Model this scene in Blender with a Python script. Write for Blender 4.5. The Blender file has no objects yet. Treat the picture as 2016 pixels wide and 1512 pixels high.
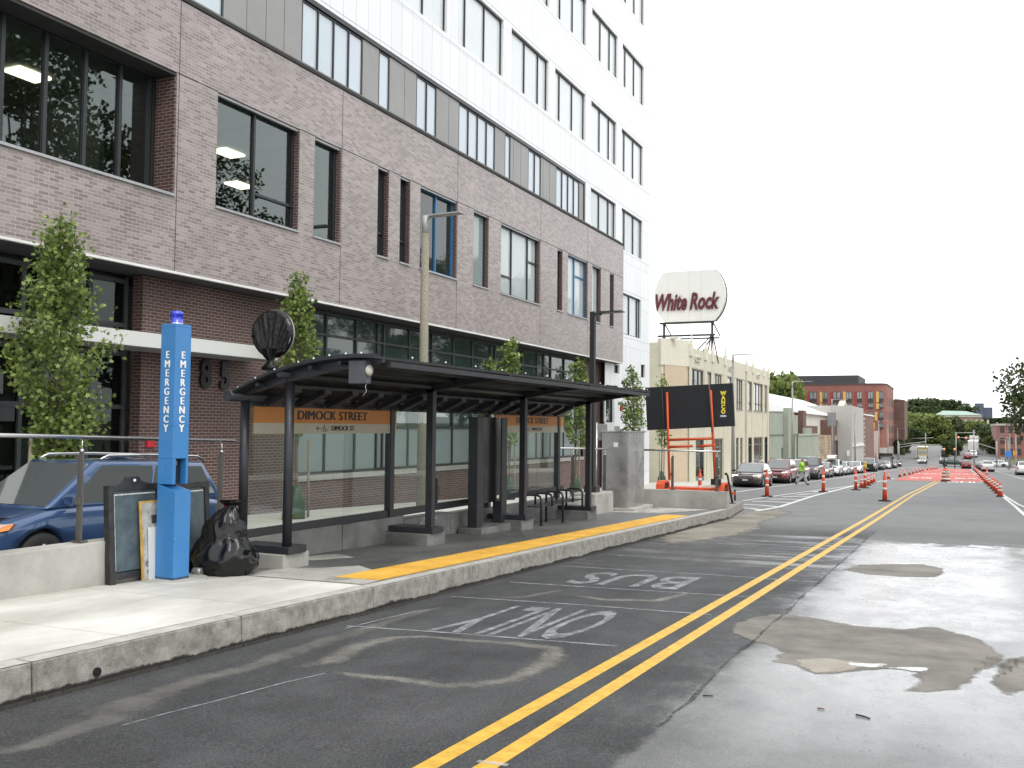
import bpy, bmesh, math, random
from mathutils import Vector, Matrix, noise
random.seed(7)
PI = math.pi; rad = math.radians
C = bpy.context.scene.collection
SC = bpy.context.scene

# ------------------------------------------------------------------ camera
F_PX, CX, CY = 1880.0, 1008.0, 756.0
def _cam():
    yv = Vector((1880-CX, -(848-CY), -F_PX)).normalized()
    up = Vector((math.sin(rad(-0.6)), math.cos(rad(-0.6)), 0)); up = (up-yv*up.dot(yv)).normalized()
    return Matrix((yv.cross(up), yv, up))            # rows: world axes in camera axes
RC = _cam()
cd = bpy.data.cameras.new('camera'); cam = bpy.data.objects.new('camera', cd); C.objects.link(cam)
cam.matrix_world = RC.to_4x4()
cd.sensor_width = 36; cd.lens = F_PX/2016*36; cd.clip_start = .1; cd.clip_end = 5000
SC.camera = cam
# ------------------------------------------------------------------ world, sun, exposure
SUN_EL, SUN_AZ = rad(52), rad(125)
w = bpy.data.worlds.new('World'); SC.world = w; w.use_nodes = True
nt = w.node_tree; nt.nodes.clear()
out = nt.nodes.new('ShaderNodeOutputWorld'); bg = nt.nodes.new('ShaderNodeBackground')
sky = nt.nodes.new('ShaderNodeTexSky'); sky.sky_type = 'NISHITA'; sky.sun_disc = False
sky.sun_elevation = SUN_EL; sky.sun_rotation = SUN_AZ
hs = nt.nodes.new('ShaderNodeHueSaturation'); hs.inputs['Saturation'].default_value = .25
mx = nt.nodes.new('ShaderNodeMix'); mx.data_type = 'RGBA'; mx.inputs['Factor'].default_value = .86
mx.inputs[7].default_value = (14.3, 14.6, 14.9, 1)     # the white overcast deck
nt.links.new(sky.outputs[0], hs.inputs['Color']); nt.links.new(hs.outputs[0], mx.inputs[6])
nt.links.new(mx.outputs[2], bg.inputs['Color']); bg.inputs['Strength'].default_value = .115
nt.links.new(bg.outputs[0], out.inputs[0])
ld = bpy.data.lights.new('sun', 'SUN'); ld.energy = 1.3; ld.angle = rad(25); ld.color = (1, .97, .92)
sun = bpy.data.objects.new('sun', ld); C.objects.link(sun)
sd = Vector((math.sin(SUN_AZ)*math.cos(SUN_EL), math.cos(SUN_AZ)*math.cos(SUN_EL), math.sin(SUN_EL)))
sun.rotation_euler = sd.to_track_quat('Z', 'Y').to_euler()
SC.view_settings.view_transform = 'Standard'; SC.view_settings.look = 'None'
SC.view_settings.exposure = .2; SC.view_settings.gamma = 1
SC.cycles.max_bounces = 6; SC.cycles.transparent_max_bounces = 12
SC.cycles.sample_clamp_indirect = 6; SC.cycles.use_denoising = True

# ------------------------------------------------------------------ measuring helpers (photo pixel -> point on a real plane)
def ray(px, py): return RC @ Vector((px-CX, -(py-CY), -F_PX))
def PX(px, py, X): d = ray(px, py); return d*(X/d.x)
def PY(px, py, Y): d = ray(px, py); return d*(Y/d.y)
def gl(y):
    if y <= 205: return -.0275*y
    if y <= 245:
        t = (y-205)/40.; return -.0275*205-.0275*(y-205)+.5*.0675*40*t*t
    b = -.0275*205-.0275*40+.5*.0675*40
    if y <= 300: return b+.04*(y-245)
    return b+2.2+.004*(y-300)
def gz(x, y, h=0.): return -1.78+.012*max(-20., min(14., x))+gl(y)+h
def G(px, py, h=0.):
    d = ray(px, py); d = d/d.y; a, b = 1., 420.
    for _ in range(60):
        m = (a+b)/2
        if d.z*m > gz(d.x*m, m, h): a = m
        else: b = m
    return d*a

# ------------------------------------------------------------------ materials
MATS = {}
def newmat(name):
    m = bpy.data.materials.new(name); m.use_nodes = True
    n = m.node_tree; b = n.nodes['Principled BSDF']; return m, n, b
def N(n, t, **k):
    o = n.nodes.new(t)
    for a, v in k.items():
        if a.startswith('i_'): o.inputs[a[2:].replace('_', ' ')].default_value = v
        else: setattr(o, a, v)
    return o
def c4(c): return (c[0], c[1], c[2], 1)
def M(name, col, rough=.6, metal=0., var=.18, vs=3., bump=0., bs=40., spec=.5, emit=None, rv=.0, col2=None, coat=0., ss=(1, 1, 1)):
    if name in MATS: return MATS[name]
    m, n, b = newmat(name); L = n.links.new
    tc = N(n, 'ShaderNodeTexCoord'); mp = N(n, 'ShaderNodeMapping'); mp.inputs['Scale'].default_value = ss
    L(tc.outputs['Object'], mp.inputs[0])
    no = N(n, 'ShaderNodeTexNoise'); no.inputs['Scale'].default_value = vs; no.inputs['Detail'].default_value = 6; no.inputs['Roughness'].default_value = .65
    L(mp.outputs[0], no.inputs['Vector'])
    r = N(n, 'ShaderNodeValToRGB'); r.color_ramp.elements[0].position = .32; r.color_ramp.elements[1].position = .68
    lo = tuple(x*(1-var) for x in col); hi = col2 if col2 else tuple(min(1, x*(1+var)) for x in col)
    r.color_ramp.elements[0].color = c4(lo); r.color_ramp.elements[1].color = c4(hi)
    L(no.outputs[0], r.inputs[0]); L(r.outputs[0], b.inputs['Base Color'])
    b.inputs['Roughness'].default_value = rough; b.inputs['Metallic'].default_value = metal
    b.inputs['Specular IOR Level'].default_value = spec; b.inputs['Coat Weight'].default_value = coat
    if rv:
        mr = N(n, 'ShaderNodeMapRange'); mr.inputs[1].default_value = .3; mr.inputs[2].default_value = .7
        mr.inputs[3].default_value = max(.02, rough-rv); mr.inputs[4].default_value = min(1, rough+rv)
        L(no.outputs[0], mr.inputs[0]); L(mr.outputs[0], b.inputs['Roughness'])
    if bump:
        nb = N(n, 'ShaderNodeTexNoise'); nb.inputs['Scale'].default_value = bs; nb.inputs['Detail'].default_value = 4
        L(mp.outputs[0], nb.inputs['Vector'])
        bu = N(n, 'ShaderNodeBump'); bu.inputs['Strength'].default_value = bump; bu.inputs['Distance'].default_value = .02
        L(nb.outputs[0], bu.inputs['Height']); L(bu.outputs[0], b.inputs['Normal'])
    if emit:
        b.inputs['Emission Color'].default_value = c4(emit[0]); b.inputs['Emission Strength'].default_value = emit[1]
    MATS[name] = m; return m
def wallcoord(n, useobj=True):
    """(horizontal run, height) coordinates for vertical walls of either orientation"""
    L = n.links.new
    tc = N(n, 'ShaderNodeTexCoord'); ge = N(n, 'ShaderNodeNewGeometry')
    sp = N(n, 'ShaderNodeSeparateXYZ'); L(tc.outputs['Object'], sp.inputs[0])
    sn = N(n, 'ShaderNodeSeparateXYZ'); L(ge.outputs['True Normal'], sn.inputs[0])
    ab = N(n, 'ShaderNodeMath', operation='ABSOLUTE'); L(sn.outputs[0], ab.inputs[0])
    gt = N(n, 'ShaderNodeMath', operation='GREATER_THAN'); L(ab.outputs[0], gt.inputs[0]); gt.inputs[1].default_value = .5
    mi = N(n, 'ShaderNodeMix'); L(gt.outputs[0], mi.inputs[0]); L(sp.outputs[0], mi.inputs[2]); L(sp.outputs[1], mi.inputs[3])
    co = N(n, 'ShaderNodeCombineXYZ'); L(mi.outputs[0], co.inputs[0]); L(sp.outputs[2], co.inputs[1])
    return co.outputs[0], mi.outputs[0], sp.outputs[2], tc
def brick(name, c1, c2, mortar, bw, rh, ms=.009, rough=.5, spec=.5, off=.5, bias=0., var=.2):
    if name in MATS: return MATS[name]
    m, n, b = newmat(name); L = n.links.new
    co, u, v, tc = wallcoord(n)
    bt = N(n, 'ShaderNodeTexBrick'); bt.offset = off
    bt.inputs['Scale'].default_value = 1; bt.inputs['Brick Width'].default_value = bw; bt.inputs['Row Height'].default_value = rh
    bt.inputs['Mortar Size'].default_value = ms; bt.inputs['Mortar Smooth'].default_value = .3; bt.inputs['Bias'].default_value = bias
    bt.inputs['Color1'].default_value = c4(c1); bt.inputs['Color2'].default_value = c4(c2); bt.inputs['Mortar'].default_value = c4(mortar)
    L(co, bt.inputs['Vector'])
    no = N(n, 'ShaderNodeTexNoise'); no.inputs['Scale'].default_value = .6; no.inputs['Detail'].default_value = 8; L(tc.outputs['Object'], no.inputs['Vector'])
    mr = N(n, 'ShaderNodeMapRange'); mr.inputs[1].default_value = .3; mr.inputs[2].default_value = .7; mr.inputs[3].default_value = 1-var; mr.inputs[4].default_value = 1+var
    L(no.outputs[0], mr.inputs[0])
    mu = N(n, 'ShaderNodeMix'); mu.data_type = 'RGBA'; mu.blend_type = 'MULTIPLY'; mu.inputs[0].default_value = 1
    L(bt.outputs[0], mu.inputs[6]); L(mr.outputs[0], mu.inputs[7]); L(mu.outputs[2], b.inputs['Base Color'])
    b.inputs['Specular IOR Level'].default_value = spec
    rr = N(n, 'ShaderNodeMapRange'); rr.inputs[3].default_value = rough; rr.inputs[4].default_value = .9; L(bt.outputs['Fac'], rr.inputs[0]); L(rr.outputs[0], b.inputs['Roughness'])
    bu = N(n, 'ShaderNodeBump'); bu.invert = True; bu.inputs['Strength'].default_value = .5; bu.inputs['Distance'].default_value = .01
    L(bt.outputs['Fac'], bu.inputs['Height']); L(bu.outputs[0], b.inputs['Normal'])
    MATS[name] = m; return m
def panels(name, c1, c2, bw, rh, ms=.012, rough=.35, mortar=(.25, .25, .26), off=0., zoff=0., yoff=0.):
    if name in MATS: return MATS[name]
    m, n, b = newmat(name); L = n.links.new
    co, u, v, tc = wallcoord(n)
    mp = N(n, 'ShaderNodeMapping'); mp.inputs['Location'].default_value = (yoff, zoff, 0); L(co, mp.inputs[0])
    bt = N(n, 'ShaderNodeTexBrick'); bt.offset = off; bt.squash = 1.0; bt.inputs['Scale'].default_value = 1
    bt.inputs['Brick Width'].default_value = bw; bt.inputs['Row Height'].default_value = rh; bt.inputs['Mortar Size'].default_value = ms
    bt.inputs['Mortar Smooth'].default_value = 0; bt.inputs['Bias'].default_value = -.35
    bt.inputs['Color1'].default_value = c4(c1); bt.inputs['Color2'].default_value = c4(c2); bt.inputs['Mortar'].default_value = c4(mortar)
    L(mp.outputs[0], bt.inputs['Vector']); L(bt.outputs[0], b.inputs['Base Color']); b.inputs['Roughness'].default_value = rough
    MATS[name] = m; return m
def glass_clear(name, tint, refl=1.0, rough=.01, trans=1.0):
    """real pane: see-through, reflecting more towards grazing"""
    if name in MATS: return MATS[name]
    m, n, b = newmat(name); L = n.links.new; n.nodes.remove(b)
    o = n.nodes['Material Output']
    tr = N(n, 'ShaderNodeBsdfTransparent'); tr.inputs[0].default_value = c4(tint)
    g = N(n, 'ShaderNodeBsdfGlossy'); g.inputs['Roughness'].default_value = rough; g.inputs[0].default_value = (.95, 1, .99, 1)
    ge = N(n, 'ShaderNodeNewGeometry'); dt = N(n, 'ShaderNodeVectorMath', operation='DOT_PRODUCT'); L(ge.outputs['Incoming'], dt.inputs[0]); L(ge.outputs['Normal'], dt.inputs[1])
    ab = N(n, 'ShaderNodeMath', operation='ABSOLUTE'); L(dt.outputs['Value'], ab.inputs[0])
    om = N(n, 'ShaderNodeMath', operation='SUBTRACT'); om.inputs[0].default_value = 1; L(ab.outputs[0], om.inputs[1])
    pw = N(n, 'ShaderNodeMath', operation='POWER'); L(om.outputs[0], pw.inputs[0]); pw.inputs[1].default_value = 5
    mu = N(n, 'ShaderNodeMath', operation='MULTIPLY_ADD'); mu.use_clamp = True; L(pw.outputs[0], mu.inputs[0]); mu.inputs[1].default_value = .96*refl; mu.inputs[2].default_value = .045*refl
    ms = N(n, 'ShaderNodeMixShader'); L(mu.outputs[0], ms.inputs[0]); L(tr.outputs[0], ms.inputs[1]); L(g.outputs[0], ms.inputs[2]); L(ms.outputs[0], o.inputs[0])
    MATS[name] = m; return m
def ragged(name, col, rough, density=.6, scale=6., alpha_hi=1., soft=.15, var=.2, spec=.5, ss=(1, 1, 1)):
    """worn paint / chalk: breaks up where the noise is low"""
    if name in MATS: return MATS[name]
    m = M(name, col, rough, var=var, vs=scale*.5, spec=spec); n = m.node_tree; b = n.nodes['Principled BSDF']; L = n.links.new
    tc = N(n, 'ShaderNodeTexCoord'); mp = N(n, 'ShaderNodeMapping'); mp.inputs['Scale'].default_value = ss; L(tc.outputs['Object'], mp.inputs[0])
    no = N(n, 'ShaderNodeTexNoise'); no.inputs['Scale'].default_value = scale; no.inputs['Detail'].default_value = 9; no.inputs['Roughness'].default_value = .75
    L(mp.outputs[0], no.inputs['Vector'])
    mr = N(n, 'ShaderNodeMapRange'); t = .5+(.5-density)*.5
    mr.inputs[1].default_value = t-soft; mr.inputs[2].default_value = t+soft; mr.inputs[3].default_value = 0; mr.inputs[4].default_value = alpha_hi
    L(no.outputs[0], mr.inputs[0]); L(mr.outputs[0], b.inputs['Alpha']); return m

def soft(name, col, rough, scale=5., amp=1.1, top=1., var=.2, spec=.4, lo=.35, hi=.75):
    if name in MATS: return MATS[name]
    m = M(name, col, rough, var=var, vs=scale*.4, spec=spec, bump=.25, bs=110); n = m.node_tree; b = n.nodes['Principled BSDF']; L = n.links.new
    at = N(n, 'ShaderNodeAttribute', attribute_name='edge'); tc = N(n, 'ShaderNodeTexCoord')
    no = N(n, 'ShaderNodeTexNoise'); no.inputs['Scale'].default_value = scale; no.inputs['Detail'].default_value = 10; no.inputs['Roughness'].default_value = .72; L(tc.outputs['Object'], no.inputs['Vector'])
    ma = N(n, 'ShaderNodeMath', operation='MULTIPLY_ADD'); L(no.outputs[0], ma.inputs[0]); ma.inputs[1].default_value = amp; ma.inputs[2].default_value = -.5*amp
    ad = N(n, 'ShaderNodeMath', operation='ADD'); L(at.outputs['Fac'], ad.inputs[0]); L(ma.outputs[0], ad.inputs[1])
    mr = N(n, 'ShaderNodeMapRange'); mr.interpolation_type = 'SMOOTHSTEP'; mr.inputs[1].default_value = lo; mr.inputs[2].default_value = hi; mr.inputs[3].default_value = 0; mr.inputs[4].default_value = top
    L(ad.outputs[0], mr.inputs[0]); L(mr.outputs[0], b.inputs['Alpha']); return m
DARK = M('dark_frame_metal', (.035, .037, .04), .38, .3, var=.1)
STEEL = M('shelter_steel_paint', (.032, .034, .04), .4, .2, var=.15, bump=.05)
STAIN = M('stainless_steel', (.55, .55, .54), .22, 1., var=.06)
BLACK = M('black_rubber', (.012, .012, .013), .7)
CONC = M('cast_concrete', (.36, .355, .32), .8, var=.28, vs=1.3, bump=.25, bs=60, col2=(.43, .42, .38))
CONC_D = M('dark_concrete', (.17, .17, .16), .6, var=.4, vs=1.5, bump=.2, bs=60)  # darker concrete tone for some wall panels, plinths and the far walks
GRANITE = M('granite_kerb', (.19, .18, .155), .8, var=.22, vs=9, bump=.35, bs=70, col2=(.33, .315, .28))
WHITE = M('white_paint', (.75, .75, .73), .5, var=.06)
WHITE_EMIT = M('ceiling_lamp_glow', (.9, .85, .7), .5, emit=((1, .84, .60), 5.))

# ------------------------------------------------------------------ mesh helpers
class MB:
    def __init__(s): s.b = bmesh.new(); s.mi = 0
    def _f(s, vs):
        try: f = s.b.faces.new(vs); f.material_index = s.mi; return f
        except ValueError: return None
    def box(s, x0, x1, y0, y1, z0, z1):
        v = [s.b.verts.new(p) for p in ((x0, y0, z0), (x1, y0, z0), (x1, y1, z0), (x0, y1, z0), (x0, y0, z1), (x1, y0, z1), (x1, y1, z1), (x0, y1, z1))]
        for q in ((0, 3, 2, 1), (4, 5, 6, 7), (0, 1, 5, 4), (1, 2, 6, 5), (2, 3, 7, 6), (3, 0, 4, 7)): s._f([v[i] for i in q])
        return s
    def hexa(s, p):  # 8 points bottom ring, top ring
        v = [s.b.verts.new(q) for q in p]
        for q in ((0, 3, 2, 1), (4, 5, 6, 7), (0, 1, 5, 4), (1, 2, 6, 5), (2, 3, 7, 6), (3, 0, 4, 7)): s._f([v[i] for i in q])
        return s
    def quad(s, *p): s._f([s.b.verts.new(q) for q in p]); return s
    def tube(s, pts, r, seg=10, cap=True):
        pts = [Vector(p) for p in pts]; rs = r if isinstance(r, (list, tuple)) else [r]*len(pts)
        rings = []; up = None
        for i, p in enumerate(pts):
            t = (pts[min(i+1, len(pts)-1)]-pts[max(i-1, 0)]).normalized()
            if up is None: up = Vector((0, 0, 1)) if abs(t.z) < .9 else Vector((1, 0, 0))
            a = t.cross(up).normalized(); bb = a.cross(t).normalized(); up = bb
            rings.append([s.b.verts.new(p+(a*math.cos(2*PI*k/seg)+bb*math.sin(2*PI*k/seg))*rs[i]) for k in range(seg)])
        for i in range(len(rings)-1):
            for k in range(seg):
                f = s._f([rings[i][k], rings[i+1][k], rings[i+1][(k+1) % seg], rings[i][(k+1) % seg]])
                if f: f.smooth = True
        if cap: s._f(rings[0]); s._f(rings[-1][::-1])
        return s
    def prism(s, poly, axis, a0, a1):
        def P(p, a):
            return {'x': (a, p[0], p[1]), 'y': (p[0], a, p[1]), 'z': (p[0], p[1], a)}[axis]
        v0 = [s.b.verts.new(P(p, a0)) for p in poly]; v1 = [s.b.verts.new(P(p, a1)) for p in poly]; n = len(poly)
        s._f(v0[::-1]); s._f(v1)
        for i in range(n): s._f([v0[i], v0[(i+1) % n], v1[(i+1) % n], v1[i]])
        return s
    def lathe(s, prof, c=(0, 0, 0), seg=20, axis='z'):
        rings = []
        for r, h in prof:
            ring = []
            for k in range(seg):
                a = 2*PI*k/seg; x, y = r*math.cos(a), r*math.sin(a)
                p = {'z': (x, y, h), 'x': (h, x, y), 'y': (x, h, y)}[axis]
                ring.append(s.b.verts.new((c[0]+p[0], c[1]+p[1], c[2]+p[2])))
            rings.append(ring)
        for i in range(len(rings)-1):
            for k in range(seg):
                f = s._f([rings[i][k], rings[i][(k+1) % seg], rings[i+1][(k+1) % seg], rings[i+1][k]])
                if f: f.smooth = True
        s._f(rings[0][::-1]); s._f(rings[-1]); return s
    def build(s, name, mat, parent=None, world=True, bevel=0., smooth=False, recalc=True):
        if recalc: bmesh.ops.recalc_face_normals(s.b, faces=s.b.faces[:])
        me = bpy.data.meshes.new(name); s.b.to_mesh(me); s.b.free()
        for m in (mat if isinstance(mat, (list, tuple)) else [mat]): me.materials.append(m)
        if smooth:
            for p in me.polygons: p.use_smooth = True
        o = bpy.data.objects.new(name, me); C.objects.link(o)
        if parent is not None:
            o.parent = parent
            if world:
                r = parent
                while r.parent is not None: r = r.parent
                if parent is r: me.transform(Matrix.Translation(-r.location))
                else: me.transform(Matrix.Translation(-r.location))
        if bevel:
            md = o.modifiers.new('b', 'BEVEL'); md.width = bevel; md.segments = 2; md.limit_method = 'ANGLE'
        return o
def thing(name, label, cat, loc=(0, 0, 0), group=None, kind=None):
    o = bpy.data.objects.new(name, None); C.objects.link(o); o.location = loc; o.empty_display_size = .2
    return tag(o, label, cat, group, kind)
def tag(o, label=None, cat=None, group=None, kind=None):
    if label: o['label'] = label
    if cat: o['category'] = cat
    if group: o['group'] = group
    if kind: o['kind'] = kind
    return o
def struct(o): o['kind'] = 'structure'; return o
def copy_tree(o, loc=None, rz=None, label=None, parent=None):
    c = o.copy(); C.objects.link(c); c.parent = parent
    if loc is not None: c.location = loc
    if rz is not None: c.rotation_euler.z = rz
    if label: c['label'] = label
    for ch in list(o.children): copy_tree(ch, parent=c)
    return c
MAT_X = Matrix(((0, 0, 1), (1, 0, 0), (0, 1, 0))).to_4x4()     # text facing +X
MAT_NY = Matrix(((1, 0, 0), (0, 0, -1), (0, 1, 0))).to_4x4()   # text facing -Y
def text(s, size, loc, rot, mat, name='lettering', parent=None, xs=1., bold=0., shear=0., ext=.002, align='CENTER', world=True, spacing=1., fat=0.):
    cu = bpy.data.curves.new('t', 'FONT'); cu.body = s; cu.size = size; cu.extrude = ext; cu.offset = bold; cu.shear = shear
    cu.align_x = align; cu.align_y = 'CENTER'; cu.resolution_u = 3; cu.space_character = spacing
    to = bpy.data.objects.new('t', cu); C.objects.link(to)
    bpy.context.view_layer.update()
    me = bpy.data.meshes.new_from_object(to.evaluated_get(bpy.context.evaluated_depsgraph_get()))
    bpy.data.objects.remove(to); bpy.data.curves.remove(cu)
    me.transform(Matrix.Translation(loc) @ rot @ Matrix.Diagonal((xs, 1, 1, 1)))
    me.materials.clear(); me.materials.append(mat)
    if fat:
        b_ = bmesh.new()
        for k, d in enumerate((0, -fat, fat)):
            m2 = me.copy(); m2.transform(rot @ Matrix.Translation((d, 0, .0003*k)) @ rot.inverted()); b_.from_mesh(m2); bpy.data.meshes.remove(m2)
        b_.to_mesh(me); b_.free()
    o = bpy.data.objects.new(name, me); C.objects.link(o)
    if parent is not None:
        o.parent = parent
        if world:
            r = parent
            while r.parent is not None: r = r.parent
            me.transform(Matrix.Translation(-r.location))
    return o

# ================================================================== GROUND
def sheet(name, xs, ys, h, mat, hf=None):
    b = MB(); rows = []
    for y in ys: rows.append([b.b.verts.new((x, y, gz(x, y, h)+(hf(x, y) if hf else 0))) for x in xs])
    for i in range(len(rows)-1):
        for k in range(len(xs)-1): b._f([rows[i][k], rows[i][k+1], rows[i+1][k+1], rows[i+1][k]])
    o = b.build(name, mat, recalc=False); return struct(o)
YS = [-15, 30, 60, 100, 150, 205]+[205+4*i for i in range(1, 11)]+[260, 300, 330]
def hill(x, y):
    if y < 430: return 0.
    t = min(1, (y-430)/110.); s = t*t*(3-2*t)
    return s*(4+5*math.exp(-((x+45)/60.)**2))
mg = M('verge_ground', (.10, .11, .07), .95, var=.4, vs=.2)
sheet('ground', [-900, -300, -160, -120, -80, -50, -30, -20, -13, 0, 8, 14, 30, 60, 100, 160, 300, 900],
      [-120, -15, 30, 60, 100, 150, 205]+[205+4*i for i in range(1, 11)]+[260, 300, 340, 380, 430, 450, 470, 490, 510, 540, 700, 1000, 2500], -.16, mg, hill)

def road_mat():
    m, n, b = newmat('asphalt_road'); L = n.links.new
    tc = N(n, 'ShaderNodeTexCoord'); sp = N(n, 'ShaderNodeSeparateXYZ'); L(tc.outputs['Object'], sp.inputs[0])
    def noise_(sc, det=6, ro=.6, vec=None, ss=None):
        mp = N(n, 'ShaderNodeMapping'); mp.inputs['Scale'].default_value = ss or (1, 1, 1); L(tc.outputs['Object'], mp.inputs[0])
        o = N(n, 'ShaderNodeTexNoise'); o.inputs['Scale'].default_value = sc; o.inputs['Detail'].default_value = det; o.inputs['Roughness'].default_value = ro
        L(mp.outputs[0], o.inputs['Vector']); return o.outputs[0]
    def mr(x, a, b_, c, d):
        o = N(n, 'ShaderNodeMapRange'); o.interpolation_type = 'SMOOTHSTEP'; L(x, o.inputs[0])
        for i, v in enumerate((a, b_, c, d)): o.inputs[i+1].default_value = v
        return o.outputs[0]
    def math_(op, a, b_):
        o = N(n, 'ShaderNodeMath', operation=op)
        for i, v in enumerate((a, b_)):
            if isinstance(v, (int, float)): o.inputs[i].default_value = v
            else: L(v, o.inputs[i])
        return o.outputs[0]
    big = noise_(.35, 6, .6); mid = noise_(1.6, 7, .7, ss=(1, .6, 1)); fine = noise_(60, 4, .8); grit = noise_(220, 2, .9)
    wob = math_('MULTIPLY', math_('SUBTRACT', mid, .5), 3.0)
    # wet side: right of the centre line, nearer than the drying edge
    xw = mr(math_('ADD', sp.outputs[0], math_('MULTIPLY', wob, .55)), -2.4, -.9, 0., 1.)
    yw = mr(math_('ADD', sp.outputs[1], math_('MULTIPLY', wob, 1.6)), 21.5, 22.6, 1., 0.)
    wet1 = math_('MULTIPLY', xw, yw)
    # run-off streaks crossing the left lane further on
    ya = mr(math_('ADD', sp.outputs[1], wob), 13.8, 17., 0., 1.); yb = mr(math_('ADD', sp.outputs[1], wob), 22.5, 24.2, 1., 0.)
    st = mr(noise_(1.0, 6, .7, ss=(.35, 2.2, 1)), .42, .62, 0., 1.)
    wet2 = math_('MULTIPLY', math_('MULTIPLY', ya, yb), math_('MULTIPLY', st, .55))
    wet = math_('MAXIMUM', wet1, wet2)
    # drier islands in the wet
    dry = mr(big, .46, .66, 1., .55); wet = math_('MULTIPLY', wet, dry)
    near = mr(sp.outputs[1], 3.5, 9., .25, 1.); nearx = mr(sp.outputs[0], -1.6, 1.0, .25, 1.)
    wet = math_('MULTIPLY', wet, math_('MAXIMUM', near, nearx))
    cr = N(n, 'ShaderNodeValToRGB'); e = cr.color_ramp.elements; e[0].position = .43; e[1].position = .63
    e[0].color = (.008, .0085, .0095, 1); e[1].color = (.125, .126, .128, 1)
    g = math_('ADD', math_('MULTIPLY', fine, .42), math_('MULTIPLY', big, .14)); g = math_('ADD', g, math_('MULTIPLY', grit, .26)); g = math_('ADD', g, math_('MULTIPLY', mid, .18)); L(g, cr.inputs[0])
    far = mr(sp.outputs[1], 23., 28., 0., 1.)                      # older, paler asphalt starts at the seam
    old = math_('MAXIMUM', far, math_('MULTIPLY', mr(math_('ADD', sp.outputs[0], math_('MULTIPLY', wob, .12)), -1.85, -1.75, 0., 1.), .75))
    cl = N(n, 'ShaderNodeMix'); cl.data_type = 'RGBA'; cl.blend_type = 'ADD'; L(math_('MULTIPLY', old, 1.), cl.inputs[0]); L(cr.outputs[0], cl.inputs[6]); cl.inputs[7].default_value = (.115, .115, .113, 1)
    L(mr(wet, 0., 1., .72, .16), b.inputs['Roughness'])
    L(mr(wet, 0., 1., .4, .7), b.inputs['Specular IOR Level'])
    L(mr(wet, 0., 1., 0., .72), b.inputs['Coat Weight']); L(mr(mid, .35, .65, .08, .38), b.inputs['Coat Roughness'])
    spk = mr(noise_(75, 3, .85), .60, .66, 0., 1.); pit = mr(noise_(42, 3, .8), .40, .34, 0., 1.)
    ca = N(n, 'ShaderNodeMix'); ca.data_type = 'RGBA'; ca.blend_type = 'ADD'; L(math_('MULTIPLY', spk, .8), ca.inputs[0]); L(cl.outputs[2], ca.inputs[6]); ca.inputs[7].default_value = (.12, .12, .115, 1)
    cb_ = N(n, 'ShaderNodeMix'); cb_.data_type = 'RGBA'; cb_.blend_type = 'MULTIPLY'; L(math_('MULTIPLY', pit, .8), cb_.inputs[0]); L(ca.outputs[2], cb_.inputs[6]); cb_.inputs[7].default_value = (.3, .3, .3, 1)
    L(cb_.outputs[2], b.inputs['Base Color'])
    bu = N(n, 'ShaderNodeBump'); bu.inputs['Distance'].default_value = .006; L(mr(wet, 0., 1., .9, .35), bu.inputs['Strength'])
    L(math_('ADD', fine, math_('MULTIPLY', grit, .6)), bu.inputs['Height']); L(bu.outputs[0], b.inputs['Normal'])
    return m
sheet('road', [-13.2, -2.0, 0, 9.6], YS, 0, road_mat())
ASPH = M('plain_asphalt', (.075, .075, .076), .8, var=.2, vs=5, bump=.3, bs=90)
sheet('cross_street', [-150, -60, -20, -13.3], [209+3*i for i in range(9)], -.01, ASPH)
sheet('cross_street', [9.7, 30, 120], [209+3*i for i in range(9)], -.01, ASPH)
WALK = M('pavement_concrete', (.5, .49, .45), .8, var=.12, vs=.9, bump=.15, bs=50)
def walk(x0, x1, y0, y1, name='pavement', mat=None):
    b = MB(); n = max(1, int((y1-y0)/40)); ys = [y0+(y1-y0)*i/n for i in range(n+1)]
    for a, c in zip(ys, ys[1:]):
        b.hexa([(x0, a, gz(x0, a, -.1)), (x1, a, gz(x1, a, -.1)), (x1, c, gz(x1, c, -.1)), (x0, c, gz(x0, c, -.1)),
                (x0, a, gz(x0, a, .15)), (x1, a, gz(x1, a, .15)), (x1, c, gz(x1, c, .15)), (x0, c, gz(x0, c, .15))])
    return struct(b.build(name, mat or WALK))
walk(-17.2, -13.2, -15, 208); walk(9.4, 14, 30, 208)
walk(-14.6, -13.2, 242, 330, mat=CONC_D); walk(9.7, 11, 242, 330, mat=CONC_D)

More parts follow.
